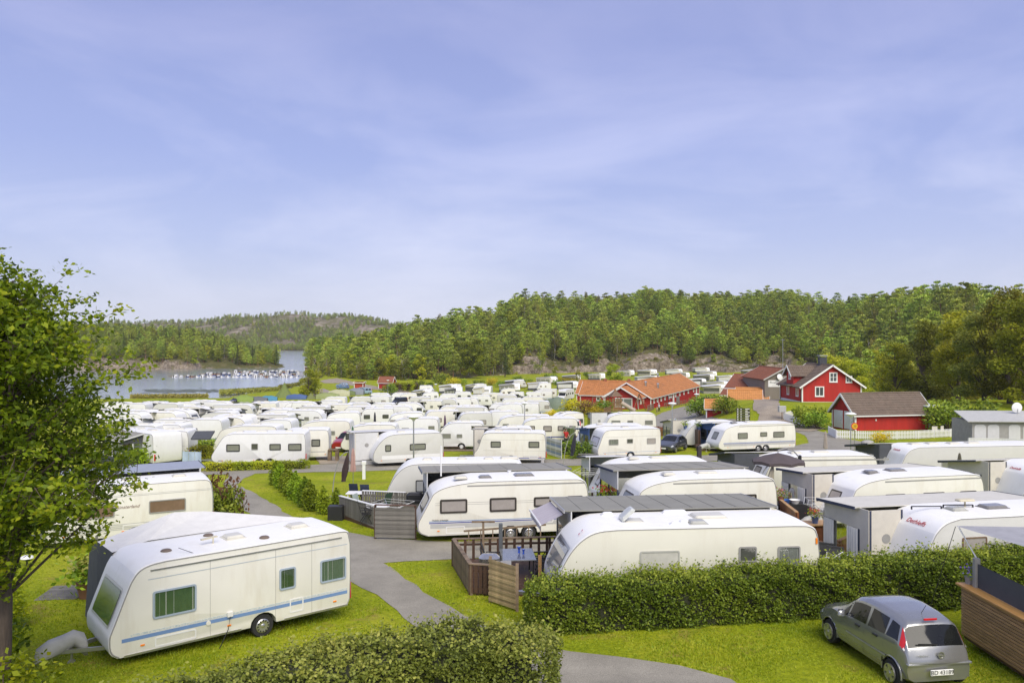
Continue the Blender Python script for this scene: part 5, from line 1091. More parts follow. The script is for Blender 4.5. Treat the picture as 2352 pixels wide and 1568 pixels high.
# --- 7, 8, 9 the row behind
C, th, L = placeR(1438, 1786, 1103, 9); 
cv = caravan(C, th, L, 'H', wins=[(4.6, 5.9, 1.30, 1.84, HOBW), (1.9, 2.9, 1.30, 1.84, HOBW)], stripes=HS(L), hatches=[(2.3, .0, .5, .45, None), (4.1, .1, .9, .5, None)], fwin=(1.3, 1.88, 1.2), label='white caravan whose roof shows between two grey awning roofs')
text('lettering', 'Hobby', .15, M_LBLUE, cv, (front_x('H', 2.3)-L/2-.02, -.2, 2.3), (R(35), 0, R(-90)), shear=.2)
awning(C, th, L, .3, 6.4, 2.9, zr=2.62, ze=2.42, roofm=M_AWGREY, trimm=M_AWNAVY, wallm=M_AWLT, foil=M_CLEAR, seams=6, label='flat grey awning with navy edge behind the red potted flowers', ends=(1, 1))
C, th, L = placeR(1372, 1640, 1064, 7); 
cv = caravan(C, th, L, 'H', stripes=[(2.1, L-.2, 2.36, 2.42, M_TRIM)], hatches=[(2.2, .0, .5, .45, None), (3.6, .1, .9, .5, None)], fwin=(1.25, 1.88, .8, M_PANE), label='white caravan with slanted nose window behind the red potted flowers')
text('lettering', 'Hobby', .15, M_TRIM, cv, (front_x('H', 2.2)-L/2-.02, -.7, 2.2), (R(40), 0, R(-90)), shear=.2)
awning(C, th, L, .1, 1.9, 2.0, zr=2.55, ze=2.3, roofm=M_AWLT, wallm=M_AWLT, trimm=M_AWDARK, label='small pale awning with dark corner panels left of the slanted nose caravan', ends=(1, 0))
C, th, L = placeR(884, 1206, 1066, 4); 
cv = caravan(C, th, L, 'K', wins=[(1.55, 2.4, 1.12, 1.72, dict(fm=M_BLACK, pmat=pm('silver_blind_pane', (.36, .37, .38), .1, coat=.5)))], hatches=[(2.1, .0, .45, .42, None), (3.9, .0, .45, .42, None), (5.3, .0, .45, .42, None), (6.4, .15, .9, .5, None)], side=M_GREYW, label='white caravan behind the grey picket deck with one dark framed window')
# --- 10 twin axle on the left, 11 beside it
MODW = dict(fm=M_BLACK, pmat=M_PANEG, fw=.07)
C, th, L = place2((484, 1062), (702, 1060))
cv = caravan(C, th, L, 'V', side=M_WHITE, wins=[(1.15, 2.15, 1.22, 1.78, MODW), (3.0, 3.5, 1.34, 1.82, dict(fm=M_TRIM, pmat=M_PANED)), (4.35, 5.2, 1.30, 1.78, MODW), (5.75, 6.75, 1.24, 1.78, MODW)], wheels=(3.6, 4.4), hatches=[(1.9, 0, .5, .45, None), (3.5, .2, .8, .5, None), (5.6, 0, .5, .45, None)], stripes=[(6.6, 7.25, .52, .60, M_TRIM), (.55, .9, .5, .58, M_TRIM)], lod=0, label='smooth white twin-axle caravan behind the low yellow hedge blocks')
C, th, L = place2((640, 1049), (757, 1047)); th -= .02
cv = caravan(C, th, L, 'S', wins=[(2.6, 3.3, 1.2, 1.78, MODW)], stripes=[(1.9, 3.7, .72, .80, M_GREYS)], hatches=[(2, 0, .5, .45, None)], lod=1, label='white caravan half hidden behind the smooth twin-axle caravan')
# --- 12..18 middle rows
C, th, L = place2((856, 1062), (1019, 1056))
cv = caravan(C, th, L, 'F', side=M_GREYW, wins=[(.95, 1.4, 1.22, 1.72, dict(fm=M_BLACK, pmat=M_PANEG, fw=.06)), (2.85, 4.1, 1.24, 1.72, dict(fm=M_BLACK, pmat=M_PANEG, fw=.06))], stripes=[(.7, L-.1, .62, .9, M_WHITE)], hatches=[(2.4, 0, .6, .5, None)], lod=1, drawbar=True, label='pale grey caravan with round nose and two black windows facing the road')
awning(C, th, L, -1.1, 4.6, 2.4, zr=2.5, ze=2.35, roofm=M_AWLT, wallm=M_AWLT, trimm=M_AWTAUPE, label='white awning behind the pale grey round-nosed caravan', ends=(1, 1), endbays=2, foil=M_AWLT)
C, th, L = place2((1088, 1053), (1254, 1054))
cv = caravan(C, th, L, 'O', wins=[(1.35, 2.15, 1.30, 1.78, dict(fm=M_BLACK, pmat=M_PANEG, fw=.06)), (4.35, 5.2, 1.30, 1.78, dict(fm=M_BLACK, pmat=M_PANEG, fw=.06))], stripes=[(3.3, L-.1, .44, .50, M_BLUE), (3.9, L-.3, .58, .60, M_BLUE)], lines=(1.05, 1.9), fwin=(1.25, 1.85, 1.5, M_PANE), hatches=[(1.9, 0, .6, .45, None), (4.2, .1, .5, .4, None)], lod=1, doors=[(2.9, 3.6, .45, .62), (4.4, 5.1, .45, .66)], label='white caravan with blue foot stripe on the lawn beside the striped windbreak')
awning(C, th, L, -.2, 3.2, 1.9, zr=2.5, ze=2.3, roofm=M_AWLT, wallm=M_AWTAUPE, trimm=M_AWDARK, label='grey awning beside the brown deck steps', ends=(1, 0))
C, th, L = place2((1372, 1046), (1518, 1042))
cv = caravan(C, th, L, 'A', wins=[(1.0, 1.85, 1.25, 1.72, dict(fm=M_TRIM, pmat=M_GLASS, curtain=pm('grey_curtain', (.33, .33, .31), .9))), (2.6, 3.15, 1.35, 1.72, dict(fm=M_TRIM, pmat=M_PANED)), (4.4, 5.2, 1.25, 1.72, dict(fm=M_TRIM, pmat=M_PANE))], stripes=[(.5, L-.1, .62, .64, M_LBLUE)], lines=(1.9,), fwin=(1.1, 1.85, 1.6, pm('pale_front_pane', (.45, .43, .45), .1, coat=.4)), hatches=[(2.9, 0, .6, .45, None)], lod=1, label='older white caravan beside the parked grey car')
awning(C, th, L, .1, 4.8, 2.4, zr=2.45, ze=2.15, roofm=M_AWLT, wallm=pm('blue_cloth', (.07, .13, .30), .8), trimm=pm('blue_cloth', (.07, .13, .30), .8), foil=M_CLEAR, label='blue tent awning on the older white caravan', ends=(1, 1))
C, th, L = place2((1650, 1031), (1828, 1026)); C15 = (C, th, L)
cv = caravan(C, th, L, 'H', wins=[(1.95, 2.95, 1.28, 1.82, dict(fm=M_DKBROWN, pmat=M_PANEG)), (4.25, 4.95, 1.42, 1.82, dict(fm=M_DKBROWN, pmat=M_PANEG)), (5.6, 6.75, 1.30, 1.82, dict(fm=M_DKBROWN, pmat=M_PANEG))], wheels=(4.1, 4.85), stripes=HS(L), hatches=[(2.2, 0, .5, .45, M_HATCHD), (4.0, .1, 1.0, .5, None)], fwin=(1.2, 1.85, .9, M_PANEG), lod=0, cover=pm('grey_cover', (.42, .42, .40), .85, var=.15), label='white twin-axle caravan with blue lines beside the red garage road')
awning(C, th, L, .9, 6.5, 2.6, zr=2.5, ze=2.15, roofm=M_AWLT, wallm=pm('blue_cloth', (.07, .13, .30), .8), trimm=pm('blue_cloth', (.07, .13, .30), .8), foil=M_CLEAR, label='blue and white tent awning beside the brown panelled deck', ends=(1, 1))
def simple(xl, xr, y, deg, style, wins, label, **k):
    C, th, L = placeR(xl, xr, y, deg, zt=k.pop('zt', 2.45)); k.setdefault('lod', 1); k.setdefault('hatches', [(L*.35, 0, .5, .45, None), (L*.6, .1, .8, .5, None)])
    k.setdefault('drawbar', False); k.setdefault('marker', False)
    return (C, th, L), caravan(C, th, L, style, wins=[(a*L, b*L, c, d, w) for a, b, c, d, w in wins], label=label, **k)
GW = dict(fm=M_TRIM, pmat=M_PANEG); BW = dict(fm=M_TRIM, pmat=M_PANEB); DW = dict(fm=M_BLACK, pmat=M_PANED)
q, _ = simple(1572, 1692, 969, 8, 'F', [(.22, .38, 1.15, 1.55, DW), (.52, .66, 1.2, 1.55, DW)], 'white caravan behind the brown panelled deck', side=M_GREYW)
awning(*q, -.6, 3.5, 2.2, label='striped canopy awning beside the blue parasol', roofm=M_AWLT, ends=(1, 0))
q, _ = simple(1386, 1508, 951, 2, 'H', [(.15, .32, 1.35, 1.8, GW), (.45, .56, 1.4, 1.8, GW), (.78, .93, 1.3, 1.8, GW)], 'white caravan in front of the wooden playground')
awning(*q, -1.2, 3.5, 2.2, label='pale awning with grey roof before the playground', roofm=M_AWGREY, ends=(1, 0), wallm=M_AWLT)
q, _ = simple(1326, 1484, 979, 3, 'H', [(.3, .42, 1.25, 1.7, GW), (.8, .92, 1.3, 1.75, GW)], 'white caravan behind the older caravan with blue awning', stripes=[(1.6, 6.0, 2.3, 2.36, M_TRIM)])
q, _ = simple(1190, 1328, 962, 1, 'H', [(.14, .28, 1.25, 1.8, HOBW), (.42, .56, 1.22, 1.8, HOBW), (.66, .76, 1.3, 1.8, HOBW), (.85, .96, 1.25, 1.8, HOBW)], 'white caravan with four framed windows behind the white van', stripes=[(2.2, 6.6, .62, .72, M_BLUE)])
q, _ = simple(1276, 1342, 949, 22, 'F', [(.45, .6, 1.3, 1.75, GW), (.75, .95, 1.3, 1.8, DW)], 'white caravan angled away beside the rust red bush', stripes=[(.6, 5.0, .6, .66, M_LBLUE)])
q, _ = simple(2060, 2420, 1026, 7, 'D', [(.28, .38, 1.15, 1.65, GW), (.47, .60, 1.15, 1.65, dict(fm=M_TRIM, pmat=M_PANED)), (.68, .78, 1.3, 1.75, GW)], 'long grey-white caravan with red lettering by the road below the white picket fence', side=M_GREYW, lod=0, hatches=[(1.9, 0, .6, .5, None), (3.2, .1, .7, .5, None), (4.6, .0, .7, .5, None), (6.0, .1, .8, .5, None)])
text('lettering', 'Dethleffs', .19, MATS['red_letter'], _, (front_x('D', 2.25)-q[2]/2-.03, 0, 2.25), (R(45), 0, R(-90)), shear=.25)
awning(*q, -.1, 3.5, 2.2, label='anthracite awning end at the nose of the long grey-white caravan', wallm=M_AWDARK, trimm=M_AWDARK, foil=M_CLEAR, curtains=True, roofm=M_AWLT, ends=(1, 0), over=.5)
q, _ = simple(1742, 2018, 1050, 5, 'H', [(.55, .72, 1.25, 1.75, HOBW), (.82, .95, 1.25, 1.75, HOBW)], 'white caravan behind the open brown parasol', stripes=[(1.4, 7.5, 2.3, 2.38, M_TRIM)], lod=0, fwin=(1.3, 1.88, .8, M_PANE), hatches=[(2.6, 0, .6, .5, None), (4.1, .1, .9, .5, None)])
awning(*q, -.7, 1.6, 2.2, label='dark awning porch with white door beside the small flag', wallm=M_AWDARK, trimm=M_AWDARK, foil=M_AWLT, roofm=M_AWLT, ends=(1, 0), over=.4)
C, th, L = placeR(2318, 2700, 1080, 10, L=7); A_ = at(2345, 39.5); C = A_+Vector((math.cos(th), math.sin(th), 0))*L/2+Vector((-math.sin(th), math.cos(th), 0))*W0/2; C.z = g(C.x, C.y)
cv = caravan(C, th, L, 'D', side=M_GREYW, label='white caravan nose cut by the right frame edge', hatches=[(2, 0, .5, .5, None)])
text('lettering', 'Dethleffs', .19, MATS['red_letter'], cv, (front_x('D', 2.25)-L/2-.03, 0, 2.25), (R(45), 0, R(-90)), shear=.25)
awning(C, th, L, -.3, 6, 2.4, label='grey awning with curtained foil window at the right frame edge', wallm=M_AWTAUPE, trimm=M_AWDARK, low=M_AWDARK, foil=M_CLEAR, curtains=True, roofm=pm('beige_grey_roof_cloth', (.60, .58, .52), .75), ends=(1, 0), over=.35)
q, _ = simple(488, 638, 980, 0, 'H', [(.15, .3, 1.2, 1.5, DW), (.4, .55, 1.2, 1.5, DW), (.75, .9, 1.2, 1.5, DW)], 'long cream caravan directly behind the smooth twin-axle caravan', lod=1)
q, _ = simple(676, 806, 968, 2, 'H', [(.1, .25, 1.2, 1.6, GW), (.35, .5, 1.2, 1.6, GW), (.62, .72, 1.2, 1.6, GW)], 'cream caravan with three grey windows behind the red car', lod=1)
q, _ = simple(782, 912, 977, 2, 'H', [(.09, .27, 1.25, 1.8, DW), (.34, .48, 1.3, 1.8, DW)], 'cream caravan behind the folded green parasol', lod=1)
q, _ = simple(350, 433, 991, 4, 'S', [(.12, .32, .95, 1.45, BW), (.62, .78, 1.5, 1.85, BW)], 'plain white caravan with two small windows above the dark hedge', lod=1, lines=(1.35,), side=M_WHITE)
awning(*q, 3.6, 4.6, .9, side=-1, label='dark slanted porch roof on the plain white caravan', roofm=M_AWDARK, ends=(0, 0), outer=False)
q, _ = simple(262, 352, 992, -40, 'S', [(.2, .5, 1.2, 1.8, DW)], 'white caravan turned end-on behind the oak crown', lod=1, side=M_WHITE)
awning(*q, .2, 5.0, 1.6, side=-1, label='anthracite awning wall with tall windows beside the oak crown', wallm=M_AWDARK, trimm=M_AWLT, foil=M_CLEAR, ends=(0, 1))
q, _ = simple(886, 1008, 962, 1, 'H', [(.3, .44, 1.2, 1.6, GW), (.8, .92, 1.3, 1.8, GW)], 'white caravan with yellow flowers growing along its roof line', side=M_WHITE)
q, _ = simple(1003, 1112, 972, 1, 'K', [(.1, .3, 1.1, 1.55, GW), (.42, .54, 1.15, 1.5, GW)], 'white round-nosed caravan behind the folded blue parasol', side=M_WHITE)
q, _ = simple(1101, 1226, 985, 1, 'H', [(.3, .4, 1.2, 1.6, DW)], 'cream caravan roof directly behind the blue foot stripe caravan')
awning(*q, -.5, 2.5, 1.5, label='grey porch awning behind the brown deck', ends=(1, 0))
q, _ = simple(1136, 1268, 956, 2, 'H', [(.14, .25, 1.2, 1.7, GW)], 'white caravan behind the folded navy parasol')
# ---------------------------------------------------------------- buildings
M_RED = pm('falu_red_boards', (0.36, 0.018, 0.014), 0.75, var=0.12, scale=2.0, stretch=(1, 1, .1), dirt=((0.20, 0.02, 0.016), 1.5, 0.4, (1, 1, .15)))
M_RED2 = pm('bright_red_boards', (0.44, 0.022, 0.016), 0.75, var=0.12, scale=2.0, stretch=(1, 1, .1), dirt=((0.30, 0.025, 0.018), 1.2, 0.4, (1, 1, .15)))
M_TILEO = pm('orange_clay_tile', (0.42, 0.17, 0.055), 0.8, var=0.22, scale=1.4, dirt=((0.24, 0.12, 0.05), 0.25, 0.55), bump=0.2, bscale=5)
M_TILEY = pm('new_orange_tile', (0.52, 0.23, 0.07), 0.75, var=0.15, scale=2.0, dirt=((0.3, 0.15, 0.06), 0.6, 0.4))
M_TILEB = pm('grey_brown_tile', (0.155, 0.115, 0.085), 0.8, var=0.2, scale=2.0, dirt=((0.09, 0.08, 0.06), 0.7, 0.5))
M_TILER = pm('red_brown_tile', (0.24, 0.085, 0.045), 0.8, var=0.2, scale=2.0, dirt=((0.15, 0.07, 0.045), 0.4, 0.5))
M_TAUPE = pm('grey_brown_boards', (0.21, 0.185, 0.155), 0.75, var=0.1, scale=2, stretch=(1, 1, .1))
M_HWIN = pm('house_pane', (0.07, 0.08, 0.085), 0.05, var=0.3, scale=1.5, coat=0.7)
def tiles(m, a, b, c, d, row=.36, colw=.30, amp=.035):
    """clay tiles over the slope a(eave) b(eave) c(ridge) d(ridge): stepped rows, rounded columns"""
    a, b, c, d = map(Vector, (a, b, c, d)); Lx = (b-a).length; Ls = (d-a).length; nr = max(2, int(Ls/row)); nc = max(4, int(Lx/colw)*2)
    nn = (b-a).cross(d-a).normalized(); nn = nn if nn.z > 0 else -nn; vs = []; fs = []
    for r_ in range(nr):
        for e in (0, 1):
            t = (r_+e)/nr; h = amp*1.1*(1-e)+.012
            for k in range(nc+1):
                u = k/nc; p = (a*(1-u)+b*u)*(1-t)+(d*(1-u)+c*u)*t
                vs.append(p+nn*(h+amp*(1 if k % 2 else 0)))
    for q in range(2*nr-1):
        for k in range(nc): i = q*(nc+1)+k; fs.append((i, i+1, i+nc+2, i+nc+1))
    m.add(vs, fs)
def hwin(parent, x, y, z, w, h, rz=0.0, bars=(1, 1), pane=None, name='window', frame=None, t=.10):
    """white framed window on a wall; rz 0 faces local -Y"""
    fr = MB(); fr.box(-w/2, w/2, -.05, .02, -h/2, -h/2+t); fr.box(-w/2, w/2, -.05, .02, h/2-t, h/2); fr.box(-w/2, -w/2+t, -.048, .02, -h/2+t, h/2-t); fr.box(w/2-t, w/2, -.048, .02, -h/2+t, h/2-t)
    for k in range(bars[0]): x_ = -w/2+w*(k+1)/(bars[0]+1); fr.box(x_-t*.3, x_+t*.3, -.03, .01, -h/2+t, h/2-t)
    for k in range(bars[1]): z_ = -h/2+h*(k+1)/(bars[1]+1); fr.box(-w/2+t, w/2-t, -.026, .008, z_-t*.2, z_+t*.2)
    fr.box(-w/2-.06, w/2+.06, -.09, -.05, -h/2-.05, -h/2)
    o = fr.build(name, frame or M_WPAINT, parent); o.location = (x, y, z); o.rotation_euler = (0, 0, rz)
    MB().add([(-w/2+t*.5, -.012, -h/2+t*.5), (w/2-t*.5, -.012, -h/2+t*.5), (w/2-t*.5, -.012, h/2-t*.5), (-w/2+t*.5, -.012, h/2-t*.5)], [(0, 1, 2, 3)]).build('pane', pane or M_HWIN, o)
    return o
def hdoor(parent, x, y, z0, w, h, rz=0.0, mat=None, frame=None):
    fr = MB(); fr.box(-w/2-.1, -w/2, -.05, .02, 0, h+.1); fr.box(w/2, w/2+.1, -.05, .02, 0, h+.1); fr.box(-w/2, w/2, -.05, .02, h, h+.1)
    o = fr.build('door', frame or M_WPAINT, parent); o.location = (x, y, z0); o.rotation_euler = (0, 0, rz)
    b = MB(); nb = max(3, int(w/.16))
    for k in range(nb): b.box(-w/2+w*k/nb+.006, -w/2+w*(k+1)/nb-.006, -.03, .005, .02, h-.01)
    b.build('door_leaf', mat or M_WPAINT, o); MB().bar((w/2-.12, -.07, h*.47), (w/2-.28, -.07, h*.47), .025).build('handle', M_BLACK, o); return o
def gable(name, org, rz, Lx, Wy, eave, ridge, wall, roofm, label, cat='building', base=.0, over=.35, verge=.4, corner=True, bargem=None, group=None, boards=True, tile=True, basem=None, sink=1.2, row=.36):
    """gabled building: ridge along local X (0..Lx), walls y 0..Wy, front wall faces local -Y"""
    e = empty(name, org, rz, label, cat, group); bargem = bargem or M_WPAINT; sl = (ridge-eave)/(Wy/2)
    m = MB(); n = max(2, int(Lx/.16))
    m.prism([(0, base-sink if base == 0 else base), (Wy, base-sink if base == 0 else base), (Wy, eave), (Wy/2, ridge), (0, eave)], 0, Lx, 'x'); w = m.build('wall', wall, e)
    if boards:   # cover strips of the vertical cladding, joined because there are hundreds
        b = MB()
        for k in range(int(Lx/.22)): x = .11+k*.22; b.box(x-.025, x+.025, -.018, 0, base, eave-.02); 
        for k in range(int(Wy/.22)):
            y = .11+k*.22; zt = eave+sl*min(y, Wy-y)-.03
            b.box(-.018, 0, y-.025, y+.025, base, zt); b.box(Lx, Lx+.018, y-.025, y+.025, base, zt)
        o = b.build('cladding_strips', wall, e); o['kind'] = 'stuff'
    if base > 0: MB().box(.03, Lx-.03, .03, Wy-.03, -sink, base+.002).build('foundation', basem or M_WPAINT, e)
    ze = eave-sl*over; r = MB()
    for s in (0, 1):
        y0 = -over if s == 0 else Wy+over; P_ = [(-verge, y0, ze), (Lx+verge, y0, ze), (Lx+verge, Wy/2, ridge), (-verge, Wy/2, ridge)]
        r.add([*P_, *[(p[0], p[1], p[2]-.10) for p in P_]], [(4, 5, 6, 7), (0, 1, 5, 4), (1, 2, 6, 5), (3, 0, 4, 7), (0, 1, 2, 3)] if not tile else [(4, 5, 6, 7), (0, 1, 5, 4), (1, 2, 6, 5), (3, 0, 4, 7)])
        if tile: tiles(r, *P_, row=row, colw=row*.85)
    if tile: r.tube([(-verge, Wy/2, ridge+.04), (Lx+verge, Wy/2, ridge+.04)], .13, 6)
    ro = r.build('roof', roofm, e)
    for x in (-verge-.03, Lx+verge+.03):
        for s in (0, 1):
            y0 = -over if s == 0 else Wy+over
            MB().bar((x, y0, ze-.04), (x, Wy/2+(.02 if s == 0 else -.02), ridge-.02), .05, .24).build('bargeboard', bargem, e)
    MB().bar((-verge, -over-.03, ze-.07), (Lx+verge, -over-.03, ze-.07), .06, .14).build('gutter_board', bargem, e)
    if corner:
        for x in (0, Lx):
            for y in (0, Wy): MB().box(x-.09, x+.09, y-.09, y+.09, base-.2, eave-.03).build('corner_board', M_WPAINT, e)
    return e
# --- long red building: right wing
A = Vector((28.4, 163.0)); rz = math.atan2(.911, .411); z0 = g(28.4, 163)
WL = 50.0; slope = (g(48, 208)-z0)
b = gable('long_red_building', (A.x, A.y, z0-.9), rz, WL, 10, 2.55+.6, 5.6+.5, M_RED, M_TILEO, 'long red service building with orange tile roof and a row of small white windows', row=.6)
for k, x in enumerate((2.6, 5.6, 8.8, 12.2, 16.0, 18.2, 22.6, 27.0, 31.5, 36.5, 43.0)): hwin(b, x, -.02, 2.35, 1.15, .95, bars=(1, 0), t=.14)
for x in (20.4, 46.5): hdoor(b, x, -.02, .5, 1.1, 2.1)
MB().bbox(23.2, 24.6, -.5, -.02, .2, 1.9, .03).build('grey_cabinet', pm('grey_metal', (.25, .26, .26), .5, .3), b)
MB().box(10.0, 13.6, -1.3, -1.22, 2.35, 2.75).build('sign_board', M_BLACK, b); MB().bar((10.3, -1.26, -.4), (10.3, -1.26, 2.4), .1).bar((13.3, -1.26, -.4), (13.3, -1.26, 2.4), .1).build('sign_posts', M_BLACK, b)
MB().box(10.2, 13.4, -1.33, -1.3, 2.46, 2.64).build('blurred_word', M_WPAINT, b)
for x, y in ((14, 2.0), (26, 5.0), (8, 3.2)): MB().lathe([(.22, 0), (.22, .8), (.34, .85), (.3, 1.05), (.01, 1.1)], n=10).build('roof_vent', M_ALU, b).location = (x, y, 3.15+y*.58)
# central gable in front of it
b2 = gable('red_gable_wing', (25.2, 159.0, g(25.2, 159)-.1), rz, 9.5, 6.9, 2.5, 4.45, M_RED, M_TILEO, 'red gable wing with wide white framed windows behind the playground', row=.5, verge=.6)
hwin(b2, -.02, 3.0, 1.35, 3.6, 1.9, R(-90), bars=(1, 0), t=.16, pane=pm('bright_pane', (.18, .2, .2), .05, coat=.6))
for k, y in enumerate((1.3, 3.2)): MB().box(y, y+1.2, -.05, -.01, 1.0, 2.0).build('notice_board', pm('notice_paper', (.62, .62, .52), .6, var=.3, scale=3), b2)
# left wings
rl = math.atan2(-.30, .954)
b3 = gable('red_building_wing', (15.9, 185, g(16, 185)-.1), rl, 13, 9.5, 2.5, 5.2, M_RED, M_TILEO, 'left wing of the red building with one small star window', row=.55)
hwin(b3, 4.2, -.02, 1.55, .95, .95, bars=(0, 0), t=.14)
b4 = gable('red_building_wing', (16.2, 199, g(16, 199)-.1), rl, 15, 9.5, 2.5, 5.4, M_RED, M_TILEO, 'rearmost left wing of the red building, only its verge showing', row=.55)
for x in (6, 12): MB().box(0, .7, 0, .5, 0, .9).build('chimney', pm('brick_chimney', (.30, .10, .06), .8), b4).location = (x, 4.2, 5.0)
# --- red house on the knoll (gable end towards the viewer: local -X is the front)
zh = 7.15
h = gable('red_house', (51.7, 118.0, zh), R(90), 9.5, 8.7, 3.0, 5.95, M_RED2, M_TILEB, 'two storey bright red wooden house with white trim and brown tile roof', base=.55, sink=2.5, over=.55, verge=.5)
# local: x = distance back from the front gable, y = 0 at the right wall .. 8.7 at the left wall
FX = R(-90)
hwin(h, -.02, 8.7-2.55, 2.05, 1.35, 1.5, FX, bars=(1, 0), t=.15); hwin(h, -.02, 8.7-4.6, 4.15, 1.2, 1.45, FX, bars=(1, 1), t=.15); hwin(h, -.02, 8.7-6.9, 3.85, .95, 1.0, FX, bars=(1, 1), t=.13)
hwin(h, 2.0, 8.72, 1.95, 1.1, 1.5, R(180), bars=(1, 0), t=.14); hwin(h, 6.0, 8.72, 1.95, 1.1, 1.5, R(180), bars=(1, 0), t=.14)
# cross gable on the left roof slope
cg = MB(); cg.prism([(3.3, 2.7), (6.3, 2.7), (6.3, 4.5), (4.8, 5.7), (3.3, 4.5)], 4.6, 8.85, 'y'); cg.build('dormer_wall', M_RED2, h)
r_ = MB()
for s_ in (-1, 1):
    P_ = [(4.8+s_*2.0, 9.35, 4.15), (4.8+s_*2.0, 4.4, 4.15), (4.8, 4.4, 5.78), (4.8, 9.35, 5.78)]
    tiles(r_, *P_, row=.36, colw=.3); r_.add([(p[0], p[1], p[2]-.04) for p in P_], [(0, 1, 2, 3)])
r_.build('dormer_roof', M_TILEB, h)
for s_ in (-1, 1): MB().bar((4.8+s_*2.05, 9.40, 4.08), (4.8-s_*.02, 9.40, 5.76), .05, .26).build('bargeboard', M_WPAINT, h)
hwin(h, 4.8, 8.87, 4.35, .9, 1.4, R(180), bars=(1, 1), t=.13)
MB().box(2.6, 7.4, 8.75, 9.9, 2.75, 2.85).build('porch_roof', M_TILEB, h)
ch = MB(); ch.bbox(3.6, 4.5, 3.6, 4.7, 5.2, 7.05, .02); ch.build('chimney', pm('dark_chimney', (.05, .055, .065), .6, var=.15), h); MB().bbox(3.45, 4.65, 3.5, 4.8, 7.25, 7.33, .02).box(3.7, 3.78, 3.7, 3.78, 7.0, 7.26).box(4.3, 4.38, 4.5, 4.58, 7.0, 7.26).build('chimney_cap', M_ALU, h)
m = MB(); m.tube([(.2, 8.95, 2.9), (.2, 8.82, 2.5), (.2, 8.82, .3)], .05, 6); m.tube([(9.2, 8.95, 2.9), (9.2, 8.82, 2.5), (9.2, 8.82, .3)], .05, 6); m.build('drain_pipe', M_BLACK, h)
# --- red garage
A = gp(1964.4, 988.7); B = gp(2134.8, 986.0); d = B-A; rz = math.atan2(d.y, d.x)
ga = gable('red_garage', (A.x, A.y, A.z-.02), rz, 9.8, 4.4, 2.15, 4.15, M_RED2, M_TILEB, 'red garage with two white doors and brown tile roof behind the picket fence', over=.4, verge=.45)
for y in (1.15, 3.2): 
    hdoor(ga, -.02, y, .05, 1.55, 2.0, R(-90))
MB().bbox(2.6, 2.75, -.08, 0, 1.1, 1.3, .01).build('outdoor_lamp', M_WPAINT, ga)
lt = MB(); lt.box(9.9, 11.9, 1.2, 4.2, 0, 2.6); lt.build('lean_to_wall', M_RED2, ga); MB().box(9.4, 12.1, -.2, 4.4, 2.62, 2.78).build('lean_to_roof', M_WPAINT, ga); MB().box(11.75, 11.95, -.05, .12, 0, 2.62).build('post', M_WPAINT, ga)
# --- white picket fence
def picket_fence(pts, label, hgt=.92, gap=.175, solid=False):
    W_ = [gp(*p) for p in pts]; e = empty('picket_fence', W_[0], 0, label, 'fence'); o0 = W_[0]
    pk = data_of(MB().add([(-.05, -.012, .05), (.05, -.012, .05), (.05, -.012, hgt-.05), (0, -.012, hgt), (-.05, -.012, hgt-.05), (-.05, .012, .05), (.05, .012, .05), (.05, .012, hgt-.05), (0, .012, hgt), (-.05, .012, hgt-.05)], [(0, 1, 2, 3, 4), (9, 8, 7, 6, 5), (0, 1, 6, 5), (1, 2, 7, 6), (2, 3, 8, 7), (3, 4, 9, 8), (4, 0, 5, 9)]), 'picket', M_WPAINT)
    for a, b in zip(W_[:-1], W_[1:]):
        d = b-a; Ls = d.length; ang = math.atan2(d.y, d.x); n = int(Ls/(gap if not solid else .105))
        for k in range(n):
            q = a+d*(k+.5)/n-o0; inst('picket', pk, e, q, (0, 0, ang))
        nn = Vector((-d.y, d.x, 0)).normalized()*.04
        for z in (.25, .68): MB().bar(a-o0+nn+Vector((0, 0, z)), b-o0+nn+Vector((0, 0, z)), .04, .08).build('rail', M_WPAINT, e)
        for k in range(int(Ls/2.2)+1): q = a+d*min(1, k*2.2/Ls)-o0+nn*2; MB().box(-.05, .05, -.05, .05, -.1, hgt*.95).build('post', M_WPAINT, e).location = q
    return e
picket_fence([(1921, 1006.5), (2019, 1010), (2110, 1007.5), (2222, 1001)], 'white picket fence in front of the red garage')
picket_fence([(1902, 997), (1921, 1006.3)], 'short close-boarded white fence corner beside the garage drive', solid=True)
picket_fence([(1801, 964), (1849, 980)], 'close-boarded white fence beside the drive to the red house', solid=True)
picket_fence([(1801, 962), (1823, 958)], 'few white pickets at the drive before the red house')
# --- grey-brown hall with the name board
s0 = Vector((47.6, 150.0)); zg = 4.6
p_ = gable('grey_hall', (54.6, 150.0, zg), R(90), 14, 7.0, 5.0, 6.9, M_TAUPE, M_TILER, 'grey-brown gabled hall carrying a white name board', corner=False, sink=3, bargem=pm('grey_barge', (.45, .44, .42), .6))
sb = MB().bbox(-.06, 0, 3.45, 6.35, 3.45, 4.7, .01).build('name_board', M_WPAINT, p_)
text('lettering', '·Piratloftet·', .58, pm('faded_black', (.06, .06, .06), .6), sb, (-.075, 4.9, 4.25), (R(90), 0, R(-90)))
MB().box(-.07, -.06, 4.3, 5.7, 3.72, 3.75).box(-.07, -.06, 4.35, 4.55, 3.66, 3.81).build('arrow', M_BLACK, sb)
sd_ = MB(); sd_.lathe([(.01, 0), (.3, .03), (.6, .13), (.62, .14), (.58, .15), (.01, .04)], n=20, axis='x'); o = sd_.build('satellite_dish', M_WPAINT, p_, 40); o.location = (-.45, 4.2, 5.35); o.rotation_euler = (0, R(15), R(20))
MB().tube([(0, 3.6, 6.8), (0, 3.6, 12.5)], .05, 5).bar((0, 3.2, 12.3), (0, 4.0, 12.3), .06).build('mast', M_ALU, p_)
